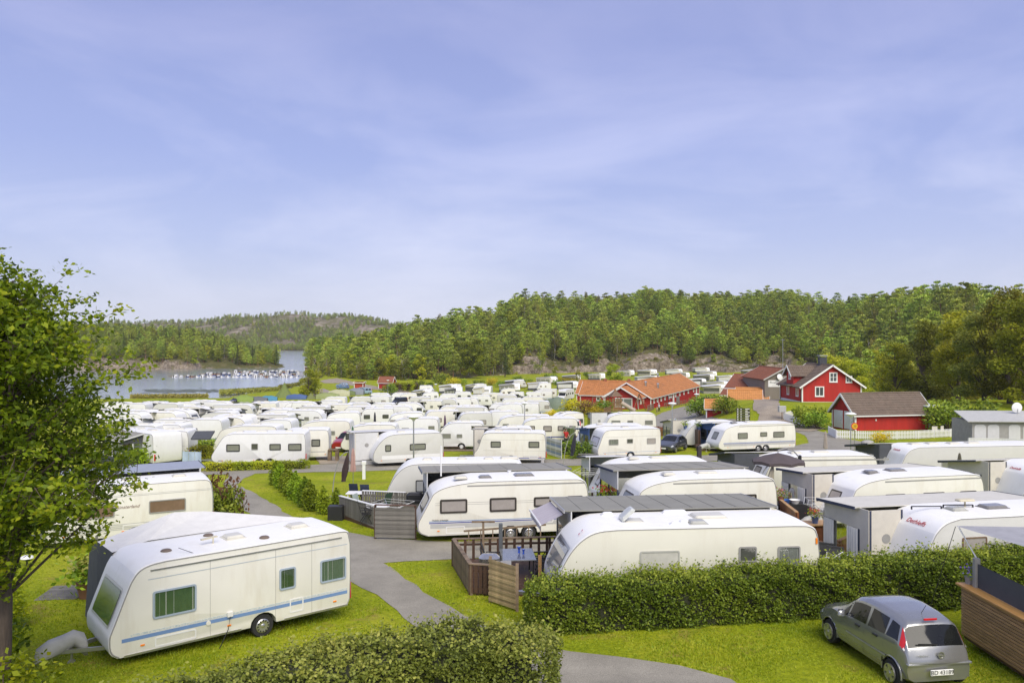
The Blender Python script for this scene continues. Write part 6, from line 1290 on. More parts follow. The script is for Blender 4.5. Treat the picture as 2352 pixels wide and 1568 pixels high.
hwin(p_, -.02, 2.6, 3.0, 1.0, 1.2, R(-90), bars=(0, 0))
# brown roofed hall beside it
rzb = R(-30)
bh = gable('brown_roofed_hall', (43.6, 162.0, 2.6), rzb, 12.5, 15, 4.7, 7.1, M_TAUPE, M_TILER, 'wide hall with red-brown roof in two steps behind the orange roofed sheds', corner=False, sink=2, row=.5)
r_ = MB(); tiles(r_, (-.5, -3.4, 3.3), (12.9, -3.4, 3.3), (12.9, -.4, 4.4), (-.5, -.4, 4.4), .5, .42); r_.build('lower_roof', M_TILER, bh); MB().bar((-.5, -3.45, 3.2), (12.9, -3.45, 3.2), .06, .2).build('lower_gutter', M_WPAINT, bh); MB().box(.2, 12, -2.9, -.05, -2, 3.2).build('lower_wall', M_TAUPE, bh)
MB().bbox(8.6, 10, 3.2, 4.3, 5.2, 6.9, .02).build('chimney', M_BLACK, bh); MB().box(9, 9.8, -1.9, -1.2, 3.5, 4.7).build('vent_stack', pm('brick_chimney', (.30, .10, .06), .8), bh); MB().lathe([(.3, 0), (.3, .35), (.45, .4), (.4, .65), (.01, .7)], n=10).build('vent_cap', M_ALU, bh).location = (9.4, -1.55, 4.7)
# orange roofed sheds, kiosk
sh = gable('red_shed', (39.9, 146.0, g(40, 146)+.1), R(-16), 5.4, 3.6, 2.1, 3.75, M_RED, M_TILEY, 'red shed with bright orange roof nearest the kiosk', row=.4)
MB().box(1.6, 1.65, -.03, 0, 0, 2.1).build('door_gap', M_BLACK, sh); MB().box(3.2, 5.3, -.03, -.002, 0, 2.0).build('pale_wall_panel', pm('pale_panel', (.42, .38, .32), .7), sh)
sh = gable('red_shed', (42.9, 151.5, g(42, 151)+.6), R(-16), 5.4, 3.6, 2.1, 3.75, M_RED, M_TILEY, 'second red shed with orange roof behind the first one', row=.4)
K0 = gp(1622.6, 961)
ki = gable('red_kiosk', (K0.x, K0.y, K0.z), R(-14), 2.25, 2.0, 1.75, 2.75, M_RED, M_TILEY, 'small red kiosk with orange roof and three blue pictograms', verge=.3, over=.3)
for k in range(3):
    o = MB().box(0, .34, -.035, -.012, 0, .34).build('pictogram_sign', pm('sign_blue', (.02, .10, .38), .4), ki); o.location = (.62+k*.40, -.02, 1.18); MB().bar((.07, -.037, .12+.03*k), (.27, -.037, .20-.03*k), .012, .08).build('white_symbol', M_WPAINT, o)
# direction board
S0 = gp(1707, 975); db = empty('direction_board', S0, R(-6), 'black and white direction board with rows of place names by the drive', 'sign')
MB().bar((-.7, .06, -.1), (-.7, .06, 2.2), .08).bar((.7, .06, -.1), (.7, .06, 2.2), .08).build('post', M_WOODO, db)
for k in range(8):
    o = MB().bbox(-.88, .88, -.03, .02, .45+k*.215, .45+k*.215+.16, .01).build('sign_plank', M_BLACK, db)
    MB().box(.25, [.8, .55, .8, .62, .82, .7, .7, .8][7-k], -.036, -.03, .49+k*.215, .565+k*.215).build('blurred_word', M_WPAINT, o); MB().box(-.75, -.62, -.036, -.03, .48+k*.215, .58+k*.215).box(-.35, -.2, -.036, -.03, .49+k*.215, .56+k*.215).build('symbol', M_WPAINT, o)
# far huts by the bay
q = gp(814, 896); hu = gable('red_hut', q, R(-4), 2.8, 2.6, 2.5, 2.75, pm('orange_red_boards', (.40, .055, .02), .75), pm('thatch_edge', (.40, .28, .14), .8), 'orange-red hut with flat pale roof by the gravel track', tile=False, boards=False)
q = gp(859, 892); ca = gable('red_cabin', q+Vector((1.6, -.2, 0)), R(-12), 4.6, 3.4, 2.2, 3.9, M_RED, M_TILER, 'small red cabin with white door beside the gravel track', row=.5)
hdoor(ca, -.02, 1.9, 0, .9, 1.9, R(-90))
# boathouse on the quay
bh = gable('boathouse', ((700-CX)/F*440, 440, .8), R(-5), 6.5, 4, 2.0, 3.0, pm('brown_boards', (.22, .14, .09), .8), pm('grey_felt', (.42, .40, .38), .8), 'brown boathouse on the quay at the marina', tile=False, boards=False); hwin(bh, 3, -.02, 1.2, 1.2, .9)
# ---------------------------------------------------------------- cars
def interp(keys, x): return float(np.interp(x, [k[0] for k in keys], [k[1] for k in keys]))
def smooth_keys(keys, L, n=90):
    xs = np.linspace(0, L, n); ys = np.interp(xs, [k[0] for k in keys], [k[1] for k in keys])
    ker = np.array([1, 2, 3, 2, 1.])/9; y2 = np.convolve(np.pad(ys, 2, 'edge'), ker, 'valid'); return list(zip(xs, y2))
M_TINT = pm('tinted_car_glass', (0.012, 0.013, 0.013), 0.05, var=0.3, scale=2, coat=0.0, spec=0.4)
def car(org, heading, paint, label, L=4.04, top=None, belt=None, w=None, wr=None, zb=.22, wheels=(.82, 3.45), rw=.305, sidewin=((1.25, 1.62), (1.68, 2.42), (2.5, 3.15), (3.2, 3.62)), wsx=(.98, 1.72), rsx=(3.66, 3.9), name='parked_car', plate=None, extras=True, tall_lamps=True, group=None, rim=None, cat='car', glass=None, track=.74):
    """x runs from the nose (0) to the tail (L); heading: direction the nose points to, as angle of local -X"""
    e = empty(name, org, heading, label, cat, group); glass = glass or M_TINT
    top = smooth_keys(top, L); belt = smooth_keys(belt, L); w = smooth_keys(w, L); wr = smooth_keys(wr, L)
    SEG = 3; memo = {}
    def ctrl(x):
        x = round(float(x), 4)
        if x not in memo: memo[x] = ctrl0(x)
        return memo[x]
    def ctrl0(x):
        W_, B, T, r = interp(w, x), interp(belt, x), interp(top, x), interp(wr, x); B = min(B, T-.05); z0 = zb+.06*(1-min(1, min(x, L-x)/.25))
        return [(W_*.80, z0), (W_*.955, z0+.06), (W_, z0+.22), (W_*.995, (z0+.22+B)/2), (W_*.965, B), (r+(W_*.965-r)*.10, T-.10*min(1, (T-B)/.3)), (r*.86, T-.025), (r*.5, T-.004), (0, T)]
    def S(x, t, off=0.0):
        c = ctrl(x); i = min(len(c)-2, int(t)); f = t-i; p = c[i]; q = c[i+1]
        y, z = p[0]+(q[0]-p[0])*f, p[1]+(q[1]-p[1])*f
        if off: dy, dz = q[1]-p[1], -(q[0]-p[0]); l = math.hypot(dy, dz)+1e-9; y += dy/l*off; z += dz/l*off
        return y, z
    xs = sorted(set(np.round(np.concatenate([np.linspace(0, L, 70 if extras else 40), np.linspace(L-.45, L, 14 if extras else 6), np.linspace(0, .3, 8 if extras else 4)]), 4))); nt_ = 8*SEG; m = MB(); vs = []; rows = 2*nt_+1
    def pt(x, s_, t, off=0.0):
        y, z = S(x, t, off); xx = x+(.0 if x > .3 else 0); bow = (y/.85)**2*.16
        xx = x+bow*max(0, 1-x/.5)-bow*.8*max(0, 1-(L-x)/.4); return (xx-L/2, s_*y, z)
    for x in xs:
        for k in range(rows):
            s_ = -1 if k <= nt_ else 1; t = (k if k <= nt_ else 2*nt_-k)/SEG; vs.append(pt(x, s_, t))
    fs = []
    for i in range(len(xs)-1):
        for k in range(rows-1):
            a = i*rows+k; t = ((k if k < nt_ else 2*nt_-k-1)+.5)/SEG; xm = (xs[i]+xs[i+1])/2; zm = S(xm, t)[1]
            if t < 4 and any((xm-wx)**2+(zm-rw)**2 < (rw+.065)**2 for wx in wheels): continue
            fs.append((a, a+1, a+rows+1, a+rows))
        a = i*rows; fs.append((a, a+rows, a+2*rows-1, a+rows-1)) if not any(abs((xs[i]+xs[i+1])/2-wx) < rw+.07 for wx in wheels) else None
    fs += [tuple(range(rows)), tuple(range((len(xs)-1)*rows+rows-1, (len(xs)-1)*rows-1, -1))]
    m.add(vs, fs); m.build('body', paint, e, 32)
    def patch(nm, x0, x1, t0, t1, s_, mat, off=.006, nx=8, slx0=0.0, slx1=0.0, par=None, nt2=4):
        mm = MB(); v2 = []
        for j in range(nt2+1):
            t = t0+(t1-t0)*j/nt2; f = j/nt2
            for i in range(nx+1): xa = x0+slx0*f; xb = x1+slx1*f; v2.append(pt(xa+(xb-xa)*i/nx, s_, t, off))
        mm.add(v2, [(j*(nx+1)+i, j*(nx+1)+i+1, (j+1)*(nx+1)+i+1, (j+1)*(nx+1)+i) for j in range(nt2) for i in range(nx)]); return mm.build(nm, mat, par or e, 40)
    def across(nm, x0, x1, tm, mat, off=.006, nx=6):
        mm = MB(); v2 = []; ts = list(np.linspace(tm, 8, 8)); cols = [(-1, t) for t in ts]+[(1, t) for t in ts[-2::-1]]
        for i in range(nx+1):
            for s_, t in cols: v2.append(pt(x0+(x1-x0)*i/nx, s_, t, off))
        k = len(cols); mm.add(v2, [(i*k+j, i*k+j+1, (i+1)*k+j+1, (i+1)*k+j) for i in range(nx) for j in range(k-1)]); return mm.build(nm, mat, e, 40)
    for s_ in (-1, 1):
        for n_, (x0, x1) in enumerate(sidewin): patch('side_window', x0, x1, 4.08, 4.90, s_, glass, slx0=(.42 if n_ == 0 else .05), slx1=(.0 if n_ < len(sidewin)-1 else -.10))
    across('windscreen', wsx[0], wsx[1], 5.3, glass); across('rear_window', rsx[0], rsx[1], 5.25, glass)
    for wx in wheels:
        for s_ in (-1, 1):
            o = wheel(e, wx-L/2, s_*track, rw, .19, out=s_, spokes=0, rimmat=rim or M_BLACK)
            sp = cached(('alloy', rw), lambda: data_of(alloy(rw), 'alloy_spokes', M_ALU)); inst('alloy_spokes', sp, o, (0, s_*.13, 0), (0, 0, 0 if s_ < 0 else math.pi))
            MB().tube([(wx-L/2+math.cos(a)*(rw+.06), s_*interp(w, wx)*.985, rw+math.sin(a)*(rw+.06)) for a in np.linspace(-.1, math.pi+.1, 16)], .022, 6).build('wheel_arch', paint, e, 50)
        MB().box(wx-L/2-rw-.05, wx-L/2+rw+.05, -track+.12, track-.12, .25, .75).build('wheel_well', M_BLACK, e)
    for s_ in (-1, 1):
        if tall_lamps: patch('tail_light', L-.33, L-.14, 4.0, 5.05, s_, M_REDL, .012, 4, -.10, -.08); patch('reversing_lens', L-.20, L-.145, 4.02, 4.35, s_, M_WPAINT, .016, 2)
        else: patch('tail_light', L-.22, L-.04, 3.3, 4.2, s_, M_REDL, .01, 3)
        patch('headlight', .12, .42, 3.45, 4.3, s_, pm('headlamp', (.55, .57, .6), .08, coat=.8), .008, 4)
        if extras:
            mm = MB(); mm.bbox(-.06, .06, -.10, .10, -.07, .08, .04); y, z = S(sidewin[0][1]-.12, 4.05); o = mm.build('door_mirror', paint, e, 50); o.location = (sidewin[0][1]-.10-L/2, s_*(y+.12), z+.05)
            for x in (sidewin[1][1]-.06, sidewin[2][1]-.02): patch('door_gap', x, x+.012, 1.3, 4.05, s_, M_BLACK, .002, 1)
            for x in (sidewin[1][1]-.32, sidewin[2][1]-.32): y, z = S(x, 3.72); MB().bbox(-.09, .09, -.02, .02, -.022, .022, .008).build('door_handle', M_BLACK, e).location = (x-L/2, s_*(y+.012), z)
            patch('rub_strip', sidewin[0][1], sidewin[2][1]+.1, 2.55, 2.68, s_, M_TRIM, .008)
    xr = L/2-.03
    MB().bbox(-.02, .012, -.27, .27, -.06, .06, .005).build('number_plate', M_WPAINT, e).location = (L/2+.012, 0, .50)
    if plate: text('plate_lettering', plate, .135, M_BLACK, e, (L/2+.028, 0, .50), (R(90), 0, R(90)), extrude=.001)
    MB().bbox(-.012, .012, -.26, .26, -.055, .055, .005).build('front_plate', M_WPAINT, e).location = (-L/2-.006, 0, .45)
    MB().bar((-L/2+.02, -.42, .36), (-L/2+.02, .42, .36), .06, .10).build('grille', M_BLACK, e)
    return e
def alloy(r):
    m = MB()
    for k in range(5):
        a = 2*math.pi*k/5+.3; ca, sa = math.cos(a), math.sin(a); w0, w1 = .045, .075; q = []
        for rr, ww in ((r*.10, w0), (r*.60, w1)):
            for sg in (-1, 1):
                for y in (-.012, .02): x_, z_ = rr, sg*ww; q.append((x_*ca-z_*sa, y, x_*sa+z_*ca))
        m.add(q, [(0, 4, 6, 2), (1, 3, 7, 5), (0, 1, 5, 4), (2, 6, 7, 3), (4, 5, 7, 6)])
    m.lathe([(r*.58, .02), (r*.66, .02), (r*.66, -.015), (r*.58, -.015), (r*.58, .02)], n=20, axis='y'); m.lathe([(r*.14, .02), (r*.14, -.03), (.001, -.032)], n=10, axis='y')
    return m
TOP_MPV = [(0, .66), (.10, .80), (.9, 1.00), (1.05, 1.06), (1.75, 1.50), (2.1, 1.58), (2.6, 1.61), (3.2, 1.58), (3.62, 1.50), (3.90, 1.02), (4.0, .86), (4.04, .60)]
BELT_MPV = [(0, .60), (.9, .93), (2, .98), (3.6, 1.06), (3.95, .90), (4.04, .62)]
W_MPV = [(0, .70), (.3, .80), (1, .845), (3.0, .850), (3.6, .83), (4.04, .76)]
WR_MPV = [(0, .55), (.9, .70), (1.7, .62), (2.5, .63), (3.5, .60), (3.9, .70), (4.04, .70)]
P_SILV = pm('blue_silver_paint', (.31, .315, .315), .25, .6, var=.03, coat=.8, scale=20)
mv = car((9.28, 19.72, g(9.28, 19.72)), R(-82), P_SILV, 'blue-silver people carrier parked on the lawn before the long hedge', top=TOP_MPV, belt=BELT_MPV, w=W_MPV, wr=WR_MPV, plate='BD 43189')
text('lettering', 'MERIVA', .07, M_ALU, mv, (2.0, -.42, .86), (R(82), 0, R(90)))
m = MB(); m.lathe([(.062, 0), (.078, .006), (.078, .012), (.062, .012), (.062, 0)], n=20, axis='x'); m.bar((.01, -.085, .0), (.01, .085, .0), .012, .018); m.build('ring_emblem', M_ALU, mv).location = (2.0, 0, .87)
MB().bbox(-.01, .03, -.16, .16, -.02, .02, .005).build('brake_light', M_REDL, mv).location = (1.62, 0, 1.545); MB().tube([(0, 0, 0), (.16, 0, .22)], .006, 5).build('antenna', M_BLACK, mv).location = (1.25, .05, 1.56)
MB().bar((0, -.02, 0), (0, -.48, .03), .02).build('rear_wiper', M_BLACK, mv).location = (1.90, 0, 1.07)
MB().bbox(-.05, .05, -.78, .78, -.02, .02, .01).build('bumper_edge', P_SILV, mv).location = (1.93, 0, .66)
TOP_H = [(0, .62), (.12, .74), (1.05, .98), (1.2, 1.02), (2.0, 1.40), (2.5, 1.46), (3.2, 1.43), (3.75, 1.32), (4.15, 1.0), (4.27, .8), (4.3, .58)]
BELT_H = [(0, .56), (1, .88), (3.7, 1.0), (4.2, .86), (4.3, .56)]
W_H = [(0, .66), (.35, .82), (1, .88), (3.4, .88), (4.3, .74)]; WR_H = [(0, .5), (1, .7), (2, .60), (3.7, .56), (4.1, .64), (4.3, .62)]
HK = dict(L=4.3, top=TOP_H, belt=BELT_H, w=W_H, wr=WR_H, wheels=(.86, 3.5), rw=.31, sidewin=((1.45, 1.85), (1.92, 2.65), (2.72, 3.4), (3.45, 3.8)), wsx=(1.12, 1.95), rsx=(3.82, 4.12), tall_lamps=False, track=.77)
q = gp(1546, 1040); car(q+Vector((.2, 1.6, 0)), math.radians(58), pm('dark_grey_paint', (.11, .115, .125), .3, .6, coat=.8), 'dark grey hatchback parked between two white caravans, nose outward', **HK)
TOP_S = [(0, .86), (.12, .98), (1.1, 1.12), (1.25, 1.16), (1.95, 1.60), (2.5, 1.68), (3.3, 1.66), (3.9, 1.56), (4.2, 1.1), (4.28, .9), (4.3, .6)]
BELT_S = [(0, .7), (1, 1.02), (3.7, 1.12), (4.2, .95), (4.3, .6)]
SK = dict(HK, top=TOP_S, belt=BELT_S, rw=.35, zb=.30)
q = gp(784, 1037); car(q+Vector((.3, 1.5, 0)), math.radians(78), pm('red_paint', (.36, .015, .02), .3, .2, coat=.8), 'red off-roader facing the viewer between white caravans', **SK)
TOP_V = [(0, .72), (.12, .9), (.75, 1.12), (.9, 1.2), (1.6, 1.78), (2.1, 1.86), (4.2, 1.84), (4.45, 1.6), (4.5, .7)]
BELT_V = [(0, .62), (.8, 1.05), (4.3, 1.15), (4.5, .6)]; W_V = [(0, .7), (.35, .84), (1, .90), (4.2, .90), (4.5, .84)]; WR_V = [(0, .5), (.9, .74), (1.7, .74), (4.2, .74), (4.5, .78)]
VK = dict(L=4.5, top=TOP_V, belt=BELT_V, w=W_V, wr=WR_V, wheels=(.85, 3.65), rw=.32, sidewin=((1.0, 1.42), (1.5, 2.2), (2.4, 3.2), (3.3, 4.1)), wsx=(.88, 1.58), rsx=(4.30, 4.44), track=.78, name='parked_van', cat='van')
q = gp(1285, 1003); car(q+Vector((.3, .8, 0)), math.radians(22), pm('white_car_paint', (.72, .72, .72), .3, coat=.6), 'white delivery van behind the striped windbreak', **VK)
FARC = [(788, 893, 5, (.10, .18, .34), 'pale blue estate car on the lawn by the gravel track', HK), (786, 889.5, 8, (.16, .25, .40), 'blue car with roof box behind the pale blue estate', SK), (917, 931, 60, (.015, .016, .018), 'black van parked among far caravans', VK), (665, 936, -5, (.14, .03, .03), 'dark red estate car among far caravans', HK),
        (1315.5, 941, 85, (.70, .70, .70), 'white hatchback with open tailgate beside the dome tent', HK), (542, 926, 80, (.05, .05, .055), 'dark car parked at the bay lawn', HK), (838, 905, 10, (.30, .42, .5), 'pale blue and white camper bus by the tents', VK), (830, 903, 5, (.25, .30, .32), 'grey-green van behind the camper bus', VK), (1220, 918, 20, (.68, .68, .68), 'white car between far awnings', HK), (1672, 935, 15, (.3, .01, .02), 'red car glimpsed behind the kiosk bush', HK)]
for px, py, hd, colr, lab, kk in FARC:
    k2 = dict(kk); k2['extras'] = False; q = gp(px, py); car(q, math.radians(hd), pm('car_paint_%d' % px, colr, .3, .2, coat=.6), lab, **k2)
# ---------------------------------------------------------------- decks, fences, furniture, parasols, people
def V3(p, z=0): return Vector((p[0], p[1], g(p[0], p[1])+z))
def board_fence(name, pts, h, mat, label, gap=.13, bw=.10, rail=None, cat='fence', z0=.08, cap=True, capm=None, horizontal=False, bn='board', t=.022):
    """posts, rails and single boards along ground points"""
    e = empty(name, V3(pts[0]), 0, label, cat); o0 = e.location.copy(); rail = rail or mat; capm = capm or rail
    for a, b in zip(pts[:-1], pts[1:]):
        a, b = V3(a), V3(b); d = b-a; Ls = d.length; ang = math.atan2(d.y, d.x); nn = Vector((-d.y, d.x, 0)).normalized()
        if horizontal:
            n = int((h-z0)/gap); dm = data_of(MB().box(0, Ls, -t/2, t/2, 0, bw), bn, mat)
            for k in range(n): inst(bn, dm, e, a-o0+Vector((0, 0, z0+k*gap))+nn*(.02 if k % 2 else 0), (0, -math.atan2(d.z, math.hypot(d.x, d.y)), ang))
        else:
            n = max(2, int(Ls/gap)); dm = data_of(MB().box(-bw/2, bw/2, -t/2, t/2, z0, h), bn, mat)
            for k in range(n): inst(bn, dm, e, a+d*(k+.5)/n-o0, (0, 0, ang))
            for z in (h*.22, h*.8): MB().bar(a-o0+nn*.035+Vector((0, 0, z)), b-o0+nn*.035+Vector((0, 0, z)), .035, .08).build('rail', rail, e)
        for k in range(int(Ls/1.8)+2):
            q = a+d*min(1, k*1.8/Ls)-o0+nn*.07; MB().box(-.045, .045, -.045, .045, -.1, h+.0).build('post', rail, e).location = q
        if cap: MB().bar(a-o0+nn*.03+Vector((0, 0, h+.02)), b-o0+nn*.03+Vector((0, 0, h+.02)), .14, .035).build('top_rail', capm, e)
    return e
def deck(name, corners, z, mat, label, dirn=0, pw=.14):
    """platform of separate planks; corners in order, planks run along side 0-1"""
    A, B, C_, D = [Vector((c[0], c[1], 0)) for c in corners]; zz = max(g(*c) for c in corners)+z; e = empty(name, (A.x, A.y, zz), 0, label, 'deck'); n = max(3, int((D-A).length/pw))
    for k in range(n):
        t0, t1 = (k+.03)/n, (k+.95)/n; p = [A.lerp(D, t0), B.lerp(C_, t0), B.lerp(C_, t1), A.lerp(D, t1)]
        MB().prism([(q.x-A.x, q.y-A.y) for q in p], -.04, 0, 'z').build('plank', mat, e)
    MB().prism([(q.x-A.x, q.y-A.y) for q in (A, B, C_, D)], -.5, -.045, 'z').build('deck_frame', M_WOODB, e)
    return e, zz
def chair(loc, rz, mat, label, kind='sling', frame=None, group=None):
    e = empty('chair', loc, rz, label, 'chair', group); frame = frame or M_BLACK
    MB().bbox(-.24, .24, -.24, .22, .42, .45, .01).build('seat', mat, e)
    m = MB(); m.sheet((-.24, .22, .45), (.24, .22, .45), (.24, .42, 1.08), (-.24, .42, 1.08), 2, 6); m.sheet((-.24, .235, .45), (.24, .235, .45), (.24, .435, 1.08), (-.24, .435, 1.08), 2, 6); m.build('backrest', mat, e)
    for x in (-.26, .26):
        MB().bar((x, -.24, 0), (x, .12, .66), .03).build('leg', frame, e); MB().bar((x, .30, 0), (x, -.12, .64), .03).build('leg', frame, e); MB().bar((x, -.28, .65), (x, .26, .67), .045, .03).build('armrest', frame, e)
    return e
def table(loc, rz, lx, ly, top, label, h=.74, leg=None, round_=False):
    e = empty('table', loc, rz, label, 'table'); leg = leg or M_BLACK
    if round_: MB().lathe([(lx/2, h-.03), (lx/2, h), (.001, h+.001)], n=24).build('table_top', top, e)
    else: MB().bbox(-lx/2, lx/2, -ly/2, ly/2, h-.03, h, .012).build('table_top', top, e)
    for x in (-1, 1):
        for y in (-1, 1): MB().bar((x*lx*.40*(.7 if round_ else 1), y*ly*.40*(.7 if round_ else 1), 0), (x*lx*.42*(.5 if round_ else 1), y*ly*.42*(.5 if round_ else 1), h-.03), .04).build('leg', leg, e)
    return e
def dryer(loc, label, h=1.5, r=1.0, rz=0, mat=None):
    """umbrella-shaped clothes airer"""
    mat = mat or M_ALU; e = empty('clothes_airer', loc, rz, label, 'clothes airer'); MB().tube([(0, 0, -.05), (0, 0, h)], .022).build('pole', mat, e)
    tips = []
    for k in range(4):
        a = math.pi/2*k+.4; t = Vector((math.cos(a)*r, math.sin(a)*r, h+.25)); tips.append(t); MB().bar((0, 0, h-.15), t, .022).build('arm', mat, e)
    m = MB()
    for f in (.4, .6, .8, 1.0):
        for k in range(4): a = Vector((0, 0, h-.15)).lerp(tips[k], f); b = Vector((0, 0, h-.15)).lerp(tips[(k+1) % 4], f); m.tube([a, b], .006, 4)
    m.build('line', M_WPAINT, e); return e
def closed_parasol(px, pyt, color, label, h=2.4, tilt=0.0, base=True, rough=.14, zb=.0):
    """furled parasol whose tip shows at px, pyt"""
    q = gp(px, pyt, h+zb); e = empty('parasol', (q.x, q.y, q.z+zb), 0, label, 'parasol'); e.rotation_euler = (0, tilt, 0)
    MB().tube([(0, 0, 0), (0, 0, h-.05)], .022, 8).build('pole', M_ALU, e)
    m = MB(); n = 16; prof = [(.03, h), (.06, h-.12), (.10, h-.5), (rough*.75, h-.9), (rough, h-1.25), (rough*.9, h-1.4), (.05, h-1.38)]; vs = []
    for r, z in prof:
        for k in range(n): a = 2*math.pi*k/n; rr = r*(1+(.28 if k % 2 else -.12)); vs.append((math.cos(a)*rr, math.sin(a)*rr, z))
    m.add(vs, [(i*n+k, i*n+(k+1) % n, (i+1)*n+(k+1) % n, (i+1)*n+k) for i in range(len(prof)-1) for k in range(n)]+[tuple(range(n))]); m.build('furled_cloth', pm('cloth_%02x%02x%02x' % tuple(int(c*255) for c in color), color, .85, var=.12, scale=6), e, 60)
    if base: MB().lathe([(.24, 0), (.24, .05), (.05, .08), (.04, .3)], n=14).build('base', M_CONC, e)
    return e
def arc_parasol(px, pyb, color, label, h=2.5, lean=1, zb=0.0):
    """cantilever parasol with bowed mast and furled cloth"""
    q = gp(px, pyb); e = empty('cantilever_parasol', q, 0, label, 'parasol'); c = pm('cloth_%02x%02x%02x' % tuple(int(x*255) for x in color), color, .85, var=.12, scale=6)
    MB().tube([(lean*(-.9+.9*(t**1.8)), 0, h*math.sin(t*math.pi/2)) for t in np.linspace(0, 1, 10)], .03, 6).build('mast', M_TRIM, e)
    m = MB(); n = 12; prof = [(.03, 0), (.09, -.3), (.16, -.9), (.14, -1.25), (.10, -1.5), (.12, -1.62)]; vs = []
    for r, z in prof:
        for k in range(n): a = 2*math.pi*k/n; rr = r*(1+(.25 if k % 2 else -.1)); vs.append((lean*(-.02+z*.16)+math.cos(a)*rr, math.sin(a)*rr, h-.06+z))
    m.add(vs, [(i*n+k, i*n+(k+1) % n, (i+1)*n+(k+1) % n, (i+1)*n+k) for i in range(len(prof)-1) for k in range(n)]); m.build('furled_cloth', c, e, 60); MB().box(-.9*lean-.3, -.9*lean+.3, -.3, .3, 0, .06).build('base', M_CONC, e); return e
# --- grey picket deck left of the twin-axle caravan
a, b_ = gp(779, 1188), gp(858, 1214)
board_fence('picket_rail', [a.xy, b_.xy], 1.05, M_WOODG, 'grey picket rail with white top left of the slatted screen', capm=M_WPAINT)
p1, p2 = gp(861, 1238), gp(953, 1240)
board_fence('slatted_screen', [p1.xy, p2.xy], 1.45, M_WOODG, 'grey woven slat screen in two panels before the twin-axle caravan', horizontal=True, gap=.098, bw=.10, bn='slat', rail=M_WOODB)
c_ = at(832, 40.2); d_ = at(932, 39.6)
board_fence('picket_rail', [c_.xy, d_.xy], 1.15, M_WOODG, 'rear grey picket rail behind the white round table', capm=M_WPAINT)
deck('grey_deck', [(a.x, a.y), (b_.x+.3, b_.y-.5), (d_.x, d_.y), (a.x+.2, c_.y)], .12, M_WOODG, 'grey plank terrace with plastic chairs beside the white caravan')
T = at(868, 37.0); table(T+Vector((0, 0, .2)), 0, 1.1, 1.1, M_WPAINT, 'white round plastic table on the grey terrace', round_=True, leg=M_WPAINT)
M_GRNP = pm('green_plastic', (.07, .12, .09), .5); M_NAVYP = pm('navy_mesh', (.03, .04, .08), .7)
for px, Y, rz, mt, lab in ((832, 38.2, 1.2, pm('pale_green_plastic', (.30, .36, .33), .5), 'pale green plastic chair on the grey terrace'), (880, 39.0, -2.2, M_GRNP, 'dark green plastic chair behind the white round table'), (842, 36.6, 1.8, M_BLACK, 'black chair before the white round table'), (817, 42.5, 3.0, M_NAVYP, 'navy folding chair nearest the furled parasols'), (841, 42.2, 3.1, M_NAVYP, 'navy folding chair beside the other navy one')):
    chair(at(px, Y)+Vector((0, 0, .2)), rz, mt, lab)
table(at(830, 41.2)+Vector((0, 0, .2)), 0, 1.5, .8, M_WPAINT, 'white table before the navy folding chairs', leg=M_WPAINT)
dryer(at(897, 35.2)+Vector((0, 0, .1)), 'folded white clothes airer behind the slatted screen', h=1.0, r=1.1)
q = at(953, 37.8); e = empty('barbecue', q, 0, 'black gas barbecue against the white caravan', 'barbecue'); MB().box(-.5, .5, -.25, .25, .2, .95).build('cabinet', M_WOODG, e); MB().bbox(-.42, .42, -.28, .28, .95, 1.12, .03).bbox(-.40, .40, -.2, .28, 1.12, 1.42, .10).build('lid', M_BLACK, e)
closed_parasol(811, 1029, (.45, .28, .25), 'furled dusty pink parasol beside the brown furled parasol', 2.6)
arc_parasol(800, 1142, (.05, .03, .03), 'dark brown cantilever parasol folded above the grey deck', 2.6)
# --- brown deck before the ivory caravan
BL, FL, FR, BR = (-2.17, 29.2), (-1.36, 25.4), (.9, 25.2), (1.75, 29.6)
deck('brown_deck', [FL, FR, BR, BL], .08, M_WOODB, 'brown plank deck with dining set beside the ivory caravan')
board_fence('deck_rail', [BL, FL], .98, M_WOODO, 'weathered deck rail along the grass triangle', bw=.12, gap=.135)
board_fence('deck_rail', [BL, BR], .98, M_WOODB, 'rear rail of the brown deck with open balusters', gap=.30, capm=M_WOODO)
board_fence('deck_rail', [FL, (-.35, 25.1)], .98, M_WOODB, 'short front rail of the brown deck', bw=.12, gap=.135, capm=M_WOODO)
board_fence('woven_fence', [(-.72, 24.55), (.1, 23.6)], 1.42, pm('yellowed_slats', (.36, .27, .14), .75, var=.35, scale=4, objrand=.25), 'yellowed woven slat fence at the hedge end', horizontal=True, gap=.085, bw=.085, bn='slat', rail=M_WOODO, cap=False)
dz = Vector((0, 0, .14)); T = at(1189, 27.3)+dz; M_SLATE = pm('slate_top', (.16, .17, .18), .12, coat=.5)
table(T, .08, 1.15, 1.5, M_SLATE, 'dark glass dining table on the brown deck')
for dx, dy, rz in ((.85, .35, -1.57), (.85, -.4, -1.5), (-.85, .3, 1.57), (-.85, -.45, 1.6)):
    chair(T+Vector((dx, dy, 0)), rz, pm('charcoal_sling', (.045, .045, .045), .7), 'charcoal sling chair at the dining table, %s' % {(.85, .35): 'far side toward the caravan', (.85, -.4): 'near side toward the caravan', (-.85, .3): 'far side toward the path', (-.85, -.45): 'near side toward the path'}[(dx, dy)])
e = empty('vase', T+Vector((.05, .2, .74)), 0, 'taller blue glass vase on the dark dining table', 'vase'); MB().lathe([(.05, 0), (.03, .06), (.05, .14), (.08, .2), (.06, .21)], n=12).build('glass', pm('blue_glass', (.02, .08, .5), .05, coat=1), e, 50)
